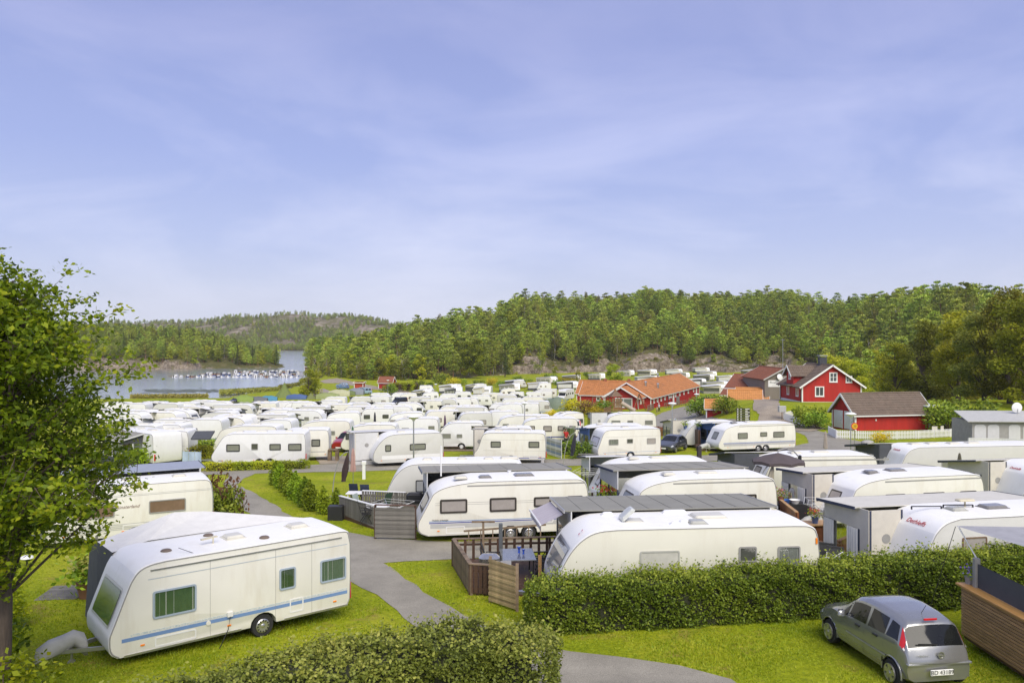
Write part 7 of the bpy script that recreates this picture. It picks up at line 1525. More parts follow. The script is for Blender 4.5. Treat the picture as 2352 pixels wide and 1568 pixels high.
e = empty('vase', T+Vector((.2, .05, .74)), 0, 'shorter blue glass vase on the dark dining table', 'vase'); MB().lathe([(.04, 0), (.025, .05), (.04, .11), (.06, .15), (.05, .16)], n=12).build('glass', pm('blue_glass', (.02, .08, .5), .05, coat=1), e, 50)
q = at(1124, 26.1)+dz; e = empty('barbecue', q, 0, 'gas barbecue with chrome lid on the brown deck', 'barbecue'); MB().box(-.3, .3, -.25, .25, .05, .72).build('cabinet', M_BLACK, e); MB().bbox(-.34, .34, -.26, .26, .74, 1.02, .11).build('lid', pm('chrome', (.62, .60, .55), .2, .9), e, 40); MB().bbox(.36, .72, -.22, .22, .70, .74, .01).build('side_shelf', M_TRIM, e)
q = at(1150, 28.6)+dz; e = empty('pillar', q, 0, 'slim grey pillar on the brown deck', 'post'); MB().bbox(-.07, .07, -.07, .07, 0, 1.55, .015).build('shaft', pm('slate_grey', (.11, .12, .13), .5), e)
q = at(1110, 28.9)+dz; e = empty('wooden_post', q, 0, 'wooden T-shaped post beside the deck rail', 'post'); MB().bar((0, 0, 0), (0, 0, 1.55), .08).bar((-.42, 0, 1.55), (.42, 0, 1.55), .08, .06).build('timber', M_WOODO, e)
q = at(1160, 31.8); e = empty('ladder', q, R(6), 'wooden ladder lying on edge along the twin-axle caravan', 'ladder'); MB().bar((-1.65, 0, .82), (1.65, 0, 1.0), .05, .07).bar((-1.65, .0, .38), (1.65, 0, .5), .05, .07).build('side_rail', M_WOODO, e)
for k in range(7): MB().bar((-1.45+k*.48, 0, .42+k*.018), (-1.45+k*.48, 0, .84+k*.026), .04).build('rung', M_WOODO, e)
q = at(1240, 26.2)+dz; e = empty('wooden_post', q, 0, 'pine post at the front of the brown deck', 'post'); MB().bar((0, 0, 0), (0, 0, .95), .11).build('timber', M_WOODN, e)
# --- red-brown terrace behind the ivory caravan
a, b_ = at(1792, 36.0), at(1828, 32.8)
board_fence('terrace_wall', [a.xy, b_.xy], 1.35, M_WOODR, 'red-brown boarded terrace wall with an oval plaque', bw=.14, gap=.142, capm=M_WOODN)
e = empty('oval_plaque', at(1813, 33.85)+Vector((-.12, -.12, .95)), R(-55), 'oval blue plaque on the red-brown terrace wall', 'plaque'); MB().lathe([(.001, -.01), (.12, -.01), (.14, 0), (.14, .02)], n=18, axis='y').build('plate', pm('plaque_blue', (.15, .28, .38), .4, c2=(.5, .5, .35), scale=9), e).scale = (.7, 1, 1.25)
deck('red_deck', [at(1800, 33.0).xy, at(1905, 32.4).xy, at(1900, 37.5).xy, at(1790, 38.0).xy], .18, M_WOODR, 'red-brown plank terrace with serving counter')
board_fence('terrace_rail', [at(1800, 29.2).xy, at(1889, 28.6).xy], 1.0, pm('brown_boards2', (.20, .10, .045), .65, var=.3, objrand=.2), 'brown board fence between the ivory caravan and the taupe awning', bw=.11, gap=.15)
q = at(1874, 31.6); e = empty('counter', q+Vector((0, 0, .0)), R(10), 'red-brown wooden counter with pine top on the terrace', 'counter')
for k in range(9): MB().box(-.72+k*.16, -.72+k*.16+.15, -.35, -.32, 0, 1.12).build('board', M_WOODR, e)
MB().box(-.7, .7, -.31, .3, 0, 1.11).build('carcass', M_WOODR, e); MB().bbox(-.8, .8, -.42, .38, 1.12, 1.17, .01).build('counter_top', M_WOODN, e)
def flowerpot(loc, sc, fl, label, pot=(.6, .6, .58), n=140):
    e = empty('flower_pot', loc, 0, label, 'potted plant'); MB().lathe([(.10*sc, 0), (.14*sc, .22*sc), (.15*sc, .24*sc), (.12*sc, .23*sc)], n=12).build('pot', pm('pot_%d' % int(pot[0]*100), pot, .6), e, 50)
    rs = np.random.RandomState(int(sc*100)+n); C = rs.normal(size=(n, 3))*np.array([.15, .15, .10])*sc+np.array([0, 0, .36*sc]); V, Q, t = cards(C, np.full(n, .09*sc), rs); npmesh('leaves', V, Q, L_THUJA, tint=t, parent=e)
    C = rs.normal(size=(n//2, 3))*np.array([.13, .13, .07])*sc+np.array([0, 0, .48*sc]); V, Q, t = cards(C, np.full(n//2, .085*sc), rs); npmesh('blossoms', V, Q, pm('blossom_%d' % int(fl[0]*1000+fl[1]*100), fl, .6), tint=t, parent=e); return e
flowerpot(at(1872, 31.4)+Vector((0, 0, 1.17)), 1.0, (.6, .06, .02), 'blue pot of orange-red flowers on the wooden counter', (.1, .14, .3))
flowerpot(at(1389, 37.6)+Vector((0, 0, .92)), 1.5, (.55, .01, .02), 'white pot of red geraniums on the black garden table')
table(at(1389, 37.6)+Vector((0, 0, .18)), .1, 1.5, .9, M_SLATE, 'black garden table under the red geraniums')
chair(at(1421, 38.0)+Vector((0, 0, .18)), -1.5, pm('olive_sling', (.14, .14, .12), .7), 'olive sling chair right of the red geraniums'); chair(at(1432, 37.2)+Vector((0, 0, .18)), -1.4, pm('olive_sling', (.14, .14, .12), .7), 'second olive sling chair against the grey awning'); chair(at(1352, 37.4)+Vector((0, 0, .18)), 1.4, pm('olive_sling', (.14, .14, .12), .7), 'olive sling chair left of the red geraniums')
deck('brown_deck', [at(1345, 36.4).xy, at(1445, 36.2).xy, at(1445, 40.0).xy, at(1345, 40.2).xy], .16, M_WOODB, 'brown deck under the red geraniums table')
board_fence('deck_rail', [at(1330, 39.8).xy, at(1440, 39.4).xy], 1.15, M_WOODB, 'dark rail with pale top behind the red geraniums', gap=.26, capm=M_WPAINT)
dryer(at(1892, 30.6), 'white clothes airer before the taupe awning', 1.9, 1.0)
dryer(at(1352, 42.2), 'white clothes airer behind the red geraniums', 1.7, .95)
dryer(at(1775, 51.0), 'small clothes airer beside the flag', 1.5, .9)
dryer(gp(580, 1066) + Vector((0, 1.5, 0)), 'white clothes airer beside the blue windbreak', 1.5, .9).location = gp(577-0, 1058)
dryer(gp(598, 1003), 'white clothes airer behind the clipped hedge', 1.6, .9)
dryer(gp(1312, 1022), 'clothes airer hung with bright cloths near the woman in red', 1.6, .9)
dryer(gp(1622, 1021), 'clothes airer beside the blue awning by the brown deck', 1.7, 1.0)
# rattan set and covered barbecue
q = at(1905, 26.6); table(q, .2, .9, 1.4, pm('grey_slat_top', (.22, .23, .24), .5), 'grey table with rattan chairs behind the ivory caravan')
M_RATT = pm('dark_rattan', (.05, .05, .052), .7, var=.3, scale=40, bump=.4, bscale=60)
for px, Y, lab in ((1889, 27.6, 'high backed rattan chair farther from the viewer'), (1912, 27.0, 'high backed rattan chair nearer the taupe awning')):
    e = empty('rattan_chair', at(px, Y), R(-35), lab, 'chair'); MB().bbox(-.28, .28, -.28, .25, 0, .46, .03).build('seat', M_RATT, e); MB().sheet((-.28, .2, .4), (.28, .2, .4), (.28, .36, 1.12), (-.28, .36, 1.12), 3, 3).sheet((-.28, .26, .4), (.28, .26, .4), (.28, .42, 1.12), (-.28, .42, 1.12), 3, 3).box(-.28, .28, .34, .42, 1.08, 1.13).build('backrest', M_RATT, e)
e = empty('covered_barbecue', at(1902, 25.1), R(12), 'barbecue under a black cover at the ivory caravan tail', 'barbecue'); MB().bbox(-.33, .33, -.3, .3, .02, .98, .06).bbox(-.27, .27, -.26, .26, .95, 1.22, .12).build('cover', pm('black_vinyl', (.018, .018, .018), .35, bump=.4, bscale=7), e, 50)
deck('wood_walk', [at(1918, 24.6).xy, at(1965, 24.4).xy, at(1962, 29.0).xy, at(1915, 29.3).xy], .05, M_WOODG, 'weathered plank walk beside the taupe awning')
e = empty('washing_rack', at(1930+22, 24.3)+Vector((0, .2, .1)), R(30), 'white wire washing rack half hidden by the hedge', 'drying rack')
for k in range(9): MB().tube([(-.4+k*.1, -.5, 1.25-.05*math.sin(k/8*3.1)), (-.4+k*.1, .5, 1.25-.05*math.sin(k/8*3.1))], .008, 4).build('wire', M_WPAINT, e)
for y in (-.5, .5): MB().tube([(-.45, y, 0), (-.3, y, 1.4), (.1, y, 1.2), (.45, y, 1.3), (.35, y, 0)], .014, 5).build('side_frame', M_WPAINT, e)
# --- open brown parasol
def open_parasol(px, Y, h, r, color, label):
    q = at(px, Y); e = empty('cantilever_parasol', q, R(10), label, 'parasol'); c = pm('parasol_brown_cloth', color, .85, var=.1); n = 8
    for k in range(n):
        a0, a1 = 2*math.pi*k/n, 2*math.pi*(k+1)/n; am = (a0+a1)/2; m = MB(); P0 = (0, 0, h); A_ = (math.cos(a0)*r, math.sin(a0)*r, h-.42); B_ = (math.cos(a1)*r, math.sin(a1)*r, h-.42); M_ = (math.cos(am)*r*.93, math.sin(am)*r*.93, h-.36)
        lo = lambda p, d=.14: (p[0], p[1], p[2]-d)
        A2 = tuple(x*.5 if i < 2 else h-.17 for i, x in enumerate(A_)); B2 = tuple(x*.5 if i < 2 else h-.17 for i, x in enumerate(B_)); M2 = tuple(x*.5 if i < 2 else h-.20 for i, x in enumerate(M_))
        m.add([P0, A2, M2, B2, A_, M_, B_, lo(A_), lo(M_, .16), lo(B_)], [(0, 1, 2), (0, 2, 3), (1, 4, 5, 2), (2, 5, 6, 3), (4, 7, 8, 5), (5, 8, 9, 6)]); m.build('canopy_panel', c, e, 25); MB().bar((0, 0, h-.03), (A_[0], A_[1], A_[2]-.02), .02).build('rib', M_TRIM, e)
    MB().tube([(0, 0, h+.12), (.5, .1, h+.2), (1.0, .2, h+.02), (1.4, .28, h-.35), (1.7, .34, h-.8), (1.85, .36, 0)], .035, 8).build('mast', M_TRIM, e); MB().tube([(0, 0, h-.02), (0, 0, h+.14)], .02).build('hanger', M_TRIM, e); MB().box(1.5, 2.2, .0, .7, 0, .08).build('base', M_CONC, e); MB().bbox(1.30, 1.46, .2, .36, h-.55, h-.2, .03).build('crank', M_BLACK, e)
open_parasol(1787, 41.2, 2.98, 1.36, (.095, .075, .075), 'open brown cantilever parasol over the terrace')
for px, py, col_, lab, h in ((810, 979, (.07, .16, .09), 'furled green parasol before the cream caravan', 2.4), (1031, 970, (.02, .22, .50), 'furled bright blue parasol above the brown deck', 2.5), (1164, 953, (.015, .02, .09), 'furled navy parasol before the four windowed caravan', 2.4), (1337, 977, (.015, .015, .02), 'furled black parasol near the woman in red', 2.4), (861, 946, (.03, .03, .05), 'furled dark parasol in the middle rows', 2.4), (814, 945, (.14, .09, .06), 'furled brown parasol by the standing man', 2.4), (1022, 953, (.10, .05, .11), 'furled purple parasol in the middle rows', 2.2), (1551, 961, (.05, .13, .38), 'furled blue parasol on the brown panelled deck', 2.6), (1896, 990, (.40, .34, .31), 'furled beige parasol on the lawn by the road', 2.4), (2204, 1040, (.13, .12, .08), 'furled olive parasol before the long grey-white caravan', 2.4), (1246, 1050, (.45, .43, .44), 'furled pale grey parasol at the tail of the blue striped caravan', 2.2)):
    closed_parasol(px, py, col_, lab, h)
arc_parasol(1322, 1078, (.025, .025, .04), 'folded navy cantilever parasol on the lawn', 2.7)
arc_parasol(1776, 1178, (.42, .38, .30), 'folded cream cantilever parasol at the caravan tail', 2.5)
# --- deck with brown panels by the twin-axle caravan, deck with steps, windbreaks
a, b_, c_ = gp(1544, 1024), gp(1606, 1031), gp(1612, 1012)
board_fence('panel_deck', [gp(1543, 1012).xy, b_.xy, c_.xy], 1.75, M_WOODB, 'tall dark brown boarded terrace beside the parked grey car', bw=.13, gap=.132)
for px, Y in ((1548, 79.5), (1574, 77), (1606, 75.8)): flowerpot(at(px, Y)+Vector((0, 0, 1.75)), 1.4, (.75, .75, .7), {1548: 'white flowers on the far corner of the brown terrace', 1574: 'white flowers on the middle of the brown terrace wall', 1606: 'white flowers on the near corner of the brown terrace'}[px], (.1, .1, .1))
table(at(1577, 80)+Vector((0, 0, .8)), 0, 1.4, .8, M_WPAINT, 'white table inside the brown terrace'); chair(at(1592, 80.5)+Vector((0, 0, .8)), 0, M_TRIM, 'grey chair inside the brown terrace'); chair(at(1560, 80.5)+Vector((0, 0, .8)), 1, M_BLACK, 'black chair inside the brown terrace')
e = empty('wooden_steps', gp(1622, 1034), R(5), 'dark wooden steps beside the blue awning', 'steps')
for k in range(3): MB().bbox(-.9, .9, -.35+k*.3, .1+k*.3, k*.17, k*.17+.16, .01).build('step', M_WOODB, e)
for px, py in ((1627, 1022), (1636, 1019)): flowerpot(gp(px, py), 2.6, (.3, .35, .05), {1627: 'potted fern by the wooden steps', 1636: 'second potted fern against the blue awning'}[px], (.2, .2, .18))
e = empty('wooden_steps', gp(1036, 1030), 0, 'brown slatted steps and deck below the bright blue parasol', 'steps')
for k in range(6): MB().bbox(-1.1, 1.3, -1.4+k*.45, -1.1+k*.45, .05+k*.17, .12+k*.17, .01).build('step', M_WOODB, e)
MB().box(-1.2, 1.6, 1.2, 4.0, .9, 1.0).build('platform', M_WOODB, e); MB().box(-1.2, 2.4, -2.6, -1.5, .05, .15).build('lower_platform', M_WOODO, e)
for x in (-1.2, 1.4): MB().bar((x, -1.4, .1), (x, 1.2, 1.0), .05, .2).build('stringer', M_WOODB, e)
table(gp(1060, 1031)+Vector((0, 0, .2)), 0, 1.7, .8, M_AWLT, 'grey table on the deck beside the slatted steps')
for k, (x, y) in enumerate(((-.9, 0), (.3, .8), (-.3, .8))): chair(gp(1060, 1031)+Vector((x, y, .2)), 1.57 if k == 0 else 0, M_BLACK, ['black chair at the table end nearest the slatted steps', 'black chair behind the grey table, farther from the steps', 'black chair behind the grey table, nearer the steps'][k])
def windbreak(p, q, h, mats, label, rows=1, post=None):
    a, b = gp(*p), gp(*q); e = empty('windbreak', a, 0, label, 'windbreak'); d = b-a; n = 3; up = Vector((0, 0, 1))
    for r_ in range(rows):
        z0, z1 = h*r_/rows, h*(r_+1)/rows; MB().sheet(up*z0, d+up*z0, d+up*z1, up*z1, 10, 1, fn=lambda u, v: (0, .04*math.sin(u*9.4), 0)).build('cloth' if rows == 1 else 'stripe_cloth', mats[r_ % len(mats)], e)
    for k in range(n+1): MB().tube([d*k/n, d*k/n+up*(h+.1)], .02).build('pole', post or M_WPAINT, e)
    return e
windbreak((1252, 1040), (1290, 1053), 1.5, [M_WPAINT, pm('blue_white_stripe', (.30, .38, .55), .8), M_GREYS], 'blue and white striped windbreak on the lawn', 7)
windbreak((419, 1078), (462, 1080), 1.35, [pm('pale_blue_cloth', (.42, .52, .62), .8)], 'pale blue windbreak screen behind the older caravan', post=MATS['plaque_blue'])
MB_ = [gp(1287, 1012), gp(1312, 1026), gp(1324, 1012)]
board_fence('green_screen', [q.xy for q in MB_], 1.7, pm('green_cloth_screen', (.10, .14, .03), .8), 'green garden screen behind the woman in red', gap=.30, bw=.30)
board_fence('brown_screen', [gp(1320, 1036).xy, gp(1346, 1044).xy], 1.4, pm('rust_screen', (.30, .15, .07), .8), 'rust brown screen below the black parasol', gap=.30, bw=.30)
board_fence('deck_rail', [gp(1478, 1004).xy, gp(1512, 1002).xy, gp(1530, 1003).xy], 1.1, M_WOODR, 'dark red rail behind the grey car', gap=.2, horizontal=True, bw=.18)
# --- slatted terrace at the bottom right
X0 = 11.75; e = empty('slatted_terrace', (X0, 16, g(X0, 16)), 0, 'oiled pine slatted terrace side at the right edge of the view', 'terrace')
ang = math.atan2(.041*0, 1)
for k in range(15):
    MB().bbox(-.05, .0, -1.5, 4.75, .10+k*.082, .10+k*.082+.062, .006).build('slat', M_WOODN, e)
MB().box(.0, .05, -1.4, 4.7, .0, 1.3).build('backing', M_WOODB, e); MB().bbox(-.12, .30, -1.6, 4.9, 1.34, 1.39, .01).build('top_rail', pm('honey_pine', (.50, .27, .08), .5, var=.2, stretch=(8, .5, 8)), e)
MB().box(.05, 5, 4.6, 4.7, 0, 1.3).build('end_wall', M_WOODN, e); MB().box(.06, 5.0, -1.4, 4.6, .55, .62).build('floor', M_WOODG, e)
q = Vector((X0, 16, g(X0, 16))); e = empty('cloth_screen', q, 0, 'grey cloth wind screen standing on the slatted terrace', 'screen')
MB().sheet((.18, 4.4, 1.40), (.18, -1.2, 1.40), (.18, -1.2, 2.0), (.18, 4.4, 2.0), 8, 1).sheet((.20, 4.4, 1.40), (.20, -1.2, 1.40), (.20, -1.2, 2.0), (.20, 4.4, 2.0), 8, 1).build('cloth', M_AWDARK, e); MB().bbox(.12, .26, 4.4, 4.55, 1.39, 2.14, .02).build('post', M_TRIM, e)
e = empty('shade_sail', q, 0, 'grey shade sail corner on a white strut at the right edge', 'shade sail')
MB().sheet((.0, 5.1, 2.82), (4, 4.4, 2.9), (4, -.5, 3.0), (.9, -.5, 2.9), 6, 6, fn=lambda u, v: (0, 0, -.10*math.sin(math.pi*u)*math.sin(math.pi*v))).build('cloth', pm('sail_cloth', (.33, .33, .35), .8), e); MB().tube([(.02, 5.0, 2.82), (.22, 4.5, 2.1)], .018).build('strut', M_WPAINT, e); MB().tube([(.0, 5.1, 2.8), (-.55, 5.6, .05)], .01, 4).build('guy_rope', M_BLACK, e)
flowerpot(q+Vector((.16, 4.75, 1.39)), .8, (.22, .16, .5), 'lavender pot at the corner of the slatted terrace', (.3, .3, .3))
# --- left edge: planter, bench, small things by the near caravan
e = empty('planter', at(772, 38.5), 0, 'low black planter box beside the lone thuja', 'planter'); MB().bbox(-.36, .36, -.25, .25, 0, .7, .02).build('box', M_BLACK, e)
e = empty('stone_slabs', gp(150, 1362), R(8), 'grey plank pallet lying on the grass beside the near caravan', 'paving')
for k in range(9): MB().box(-.62, .62, -.75+k*.165, -.75+k*.165+.15, 0, .05).build('plank', M_WOODG, e)
e = empty('garden_lamp', gp(62, 1300), 0, 'low white mushroom garden lamp under the oak', 'lamp'); MB().tube([(0, 0, 0), (0, 0, .32)], .03).build('stem', M_BLACK, e); MB().lathe([(.22, .30), (.20, .36), (.1, .40), (.001, .41)], n=16).build('hood', M_WPAINT, e, 50)
e = empty('support_frame', gp(222, 1318), R(30), 'pale wooden frame at the nose of the dark tent awning', 'frame'); MB().bar((0, 0, 0), (0, 0, 1.35), .09).bar((.3, 0, 0), (.3, 0, 1.15), .09).bar((-.1, 0, .7), (.5, 0, .7), .08).bar((-.1, 0, 1.1), (.45, 0, 1.1), .08).build('timber', M_WOODG, e)
flowerpot(gp(200, 1372), 2.2, (.3, .3, .05), 'leafy plant in a brick trough beside the dark tent awning', (.25, .12, .08), 260)
# --- lamp posts, meter posts, road sign, flag
def lamp_post(px, pyt, h, label):
    q = gp(px, pyt, h); e = empty('street_lamp', q, 0, label, 'street lamp'); MB().tube([(0, 0, -.1), (0, 0, h-.3)], [.06, .04], 8).build('post', M_ALU, e); MB().lathe([(.05, h-.32), (.10, h-.2), (.42, h-.03), (.42, h), (.25, h+.09), (.001, h+.12)], n=18).build('lamp_head', M_WPAINT, e, 50)
lamp_post(1544, 926, 4.2, 'street lamp on the asphalt before the long red building'); lamp_post(1600, 905, 3.6, 'street lamp at the far end of the long red building'); lamp_post(950, 956, 4.4, 'street lamp between middle caravan rows'); lamp_post(1954, 950, 4.0, 'street lamp in front of the garage doors'); lamp_post(1205, 925, 4.0, 'street lamp among the far caravans'); lamp_post(891, 873, 4.5, 'street lamp beside the small red cabin'); lamp_post(1001, 882, 4.5, 'street lamp behind the far caravans')
q = gp(1963, 1038); e = empty('road_sign', q, R(-4), 'round yellow and red speed sign on a post by the road', 'road sign'); MB().tube([(0, 0, -.1), (0, 0, 2.6)], .035).build('post', M_ALU, e); MB().lathe([(.001, -.05), (.32, -.05), (.32, -.03)], (0, 0, 2.35), 20, 'y').build('red_disc', M_REDL, e); MB().lathe([(.001, -.058), (.25, -.058), (.25, -.045)], (0, 0, 2.35), 20, 'y').build('yellow_disc', pm('sign_yellow', (.75, .42, .02), .5), e); text('lettering', '20', .28, M_BLACK, e, (0, -.064, 2.35), FRONT)
for px, py, lab in ((836, 1100, 'white power post on the grass by the navy chairs'), (1009, 1000, 'white meter post in the middle row')):
    e = empty('power_post', gp(px, py), 0, lab, 'power post'); MB().bbox(-.10, .10, -.10, .10, 0, 1.0, .01).bbox(-.15, .15, -.12, .12, 1.0, 1.22, .03).build('housing', M_WPAINT, e)
e = empty('bollard', gp(1747, 1037), R(8), 'dark square bollard on the lawn before the twin-axle caravan', 'bollard'); e.location = gp(1606+0, 1056); MB().bbox(-.16, .16, -.16, .16, -.05, 1.15, .03).build('post', pm('dark_timber', (.045, .035, .04), .8), e)
q = at(1694, 47.5); e = empty('flag', q, 0, 'small red, white and blue flag on a white pole', 'flag'); MB().tube([(0, 0, 0), (-.12, 0, 2.15)], .012, 5).build('pole', M_WPAINT, e)
for z0, z1, mt in ((1.62, 1.95, pm('flag_red', (.5, .01, .02), .8)), (1.55, 1.62, M_WPAINT), (1.44, 1.55, pm('flag_blue', (.01, .02, .12), .8)), (1.38, 1.44, M_WPAINT)): MB().sheet((-.05, -.01, z0-.2), (.26, -.01, z0-.3), (.22, .02, z1-.22), (-.09, .01, z1), 3, 1).build('band', mt, e)
e = empty('boulder', gp(1993, 1020), 0, 'pale rounded boulder on the lawn before the picket fence', 'rock'); m = MB(); m.lathe([(.55, 0), (.62, .15), (.5, .33), (.25, .42), (.001, .44)], n=12); m.build('stone', M_CONC, e, 60).scale = (1.1, .8, 1)
e = empty('mailbox', gp(1797, 968), 0, 'grey mailbox on a post beside the white boarded fence', 'mailbox'); e.location = at(1796, 101); MB().tube([(0, 0, 0), (0, 0, 1.1)], .05).build('post', M_WOODO, e); MB().bbox(-.45, .45, -.3, .3, 1.0, 1.75, .05).build('box', M_GREYS, e)
e = empty('stump', gp(766, 1058), 0, 'split log stand on the lawn by the red car', 'stump'); MB().bbox(-.4, .4, -.2, .2, .85, .98, .02).bar((-.3, 0, 0), (-.3, 0, .9), .28, .3).bar((.3, 0, 0), (.3, 0, .9), .28, .3).build('wood', M_WOODO, e)
# --- the big grey awning room at the right edge and its caravan
q = at(2255, 74.0); th = R(-3); e = empty('awning', (q.x+2.6, q.y, q.z+.25), th, 'large grey awning room with arched windows right of the picket fence', 'awning')
m = MB(); m.add([(-4.0, -.4, 2.45), (5, -.4, 2.45), (5, 4.2, 3.05), (-3.0, 4.2, 3.05), (-4.0, -.4, 2.37), (5, -.4, 2.37), (5, 4.2, 2.97), (-3.0, 4.2, 2.97)], [(0, 1, 2, 3), (4, 5, 6, 7), (0, 1, 5, 4), (1, 2, 6, 5), (3, 0, 4, 7)]); m.build('roof', pm('pale_grey_roof', (.45, .45, .43), .8, var=.08), e); MB().box(-3.4, 5, 0, 3.8, 0, 2.4).build('wall', pm('mid_grey_cloth', (.33, .32, .30), .8), e)
for x in (-3.2, -2.0, -.1, 1.2): MB().add([(px_, -.02, pz) for px_, pz in rrect(x, x+1.05, .45, 2.1, .3, 5)], [tuple(range(20))]).build('window_foil', M_AWLT, e)
caravan(Vector((q.x+5, q.y+5.2, q.z+.3)), th, 7, 'S', label='white caravan behind the large grey awning room', lod=1, drawbar=False); 
e = empty('satellite_dish', (q.x+5.0, q.y+2.6, q.z+3.2), 0, 'white satellite dish above the large grey awning', 'satellite dish'); MB().tube([(0, 0, -.4), (0, 0, .4)], .03).build('pole', M_ALU, e); MB().lathe([(.001, 0), (.3, .03), (.5, .12), (.5, .14)], (0, 0, .5), 18, 'y').build('dish', M_WPAINT, e, 50)
board_fence('white_deck_rail', [at(2225, 73.4).xy, at(2300, 72.6).xy, at(2352, 71.8).xy], 1.15, M_WPAINT, 'white boarded deck rail before the large grey awning', bw=.1, gap=.115)
# --- playground
q = gp(1413, 944); e = empty('play_tower', q, R(12), 'brown wooden play tower with roof, slide and net', 'play tower'); M_PW = pm('play_wood', (.22, .13, .065), .75, var=.3, objrand=.15)
for x in (-.8, .8):
    for y in (-.8, .8): MB().bar((x*1.25, y*1.25, 0), (x, y, 1.7), .12).bar((x, y, 1.7), (x, y, 2.9), .12).build('post', M_PW, e)
MB().box(-1.0, 1.0, -1.0, 1.0, 1.62, 1.72).build('platform', M_PW, e)
for k in range(8): MB().box(-1+k*.26, -1+k*.26+.18, -1.02, -.98, 1.75, 2.5).build('board', M_PW, e)
for k in range(7): MB().box(-1.1+k*.02, 1.1-k*.02, -1.15+k*.04, -1.1+k*.04, .1+k*.22, .26+k*.22).build('board', M_PW, e)
m = MB(); m.add([(-1.15, -1.15, 2.85), (1.15, -1.15, 2.85), (1.15, 1.15, 2.85), (-1.15, 1.15, 2.85), (-.35, -.35, 3.7), (.35, -.35, 3.7), (.35, .35, 3.7), (-.35, .35, 3.7), (0, 0, 4.2)], [(0, 1, 5, 4), (1, 2, 6, 5), (2, 3, 7, 6), (3, 0, 4, 7), (4, 5, 8), (5, 6, 8), (6, 7, 8), (7, 4, 8)]); m.build('roof', pm('shingle', (.17, .11, .07), .85, var=.2), e); MB().lathe([(.32, 3.55), (.32, 3.9), (.001, 4.45)], n=8).build('cupola', M_PW, e)
MB().tube([(1.0, -.6, 1.6), (1.8, -1.2, 1.1), (2.6, -1.8, .5), (3.2, -2.2, .2)], .42, 10).build('slide_tube', pm('slide_plastic', (.40, .33, .26), .4), e, 50)
MB().bar((-1, .5, 2.6), (-4.2, 1, 2.6), .12).bar((-4.2, .3, 0), (-4.2, 1, 2.6), .1).bar((-4.2, 1.7, 0), (-4.2, 1, 2.6), .1).build('swing_beam', M_PW, e)
m = MB(); ap = Vector((4.8, 0, 3.3))
for a in np.linspace(-1.0, 1.0, 6): m.tube([ap, (6.4, a*1.8-.5, 0)], .025, 4)
for f in (.25, .5, .75): m.tube([ap.lerp(Vector((6.4, a*1.8-.5, 0)), f) for a in np.linspace(-1, 1, 6)], .02, 4)
m.build('climbing_net', pm('red_rope', (.35, .06, .03), .8), e); MB().bar((3.4, -.6, 0), ap, .12).bar(ap, (6.5, .8, 0), .12).bar(ap, (5.2, 1.6, 0), .12).build('net_frame', M_PW, e)
board_fence('play_fence', [gp(1365, 952).xy, gp(1388, 955).xy, gp(1404, 950).xy], 1.3, M_PW, 'low wooden fence of the playground', gap=.26, bw=.1)
board_fence('walk_rail', [gp(1488, 946).xy, gp(1502, 940).xy], 1.2, M_WOODO, 'brown plank rail at the corner of the long red building', horizontal=True, gap=.32, bw=.16)
W1 = Vector((28.4, 163.0))+Vector((.911, -.411))*2.2; dv = Vector((.411, .911))
board_fence('ramp_rail', [tuple(W1+dv*3), tuple(W1+dv*24)], 1.05, M_WOODO, 'long handrail along the front of the long red building', gap=2.2, bw=.1, z0=.0)
board_fence('ramp_rail', [tuple(W1+dv*26), tuple(W1+dv*38)], 1.05, M_WOODO, 'second handrail farther along the long red building', gap=2.2, bw=.1, z0=.0)
for k, (px, py) in enumerate(((2150, 999), (2170, 998))):
    e = empty('garden_chair', gp(px, py), .6*k, ['pale wooden garden chair behind the picket fence', 'second pale garden chair behind the picket fence, by the post'][k], 'chair'); MB().bbox(-.3, .3, -.3, .3, .4, .45, .01).build('seat', M_AWTAUPE, e); MB().box(-.3, .3, .27, .31, .45, .95).build('backrest', M_AWTAUPE, e)
    for x in (-.26, .26):
        for y in (-.26, .26): MB().bar((x, y, 0), (x, y, .42), .05).build('leg', M_AWTAUPE, e)
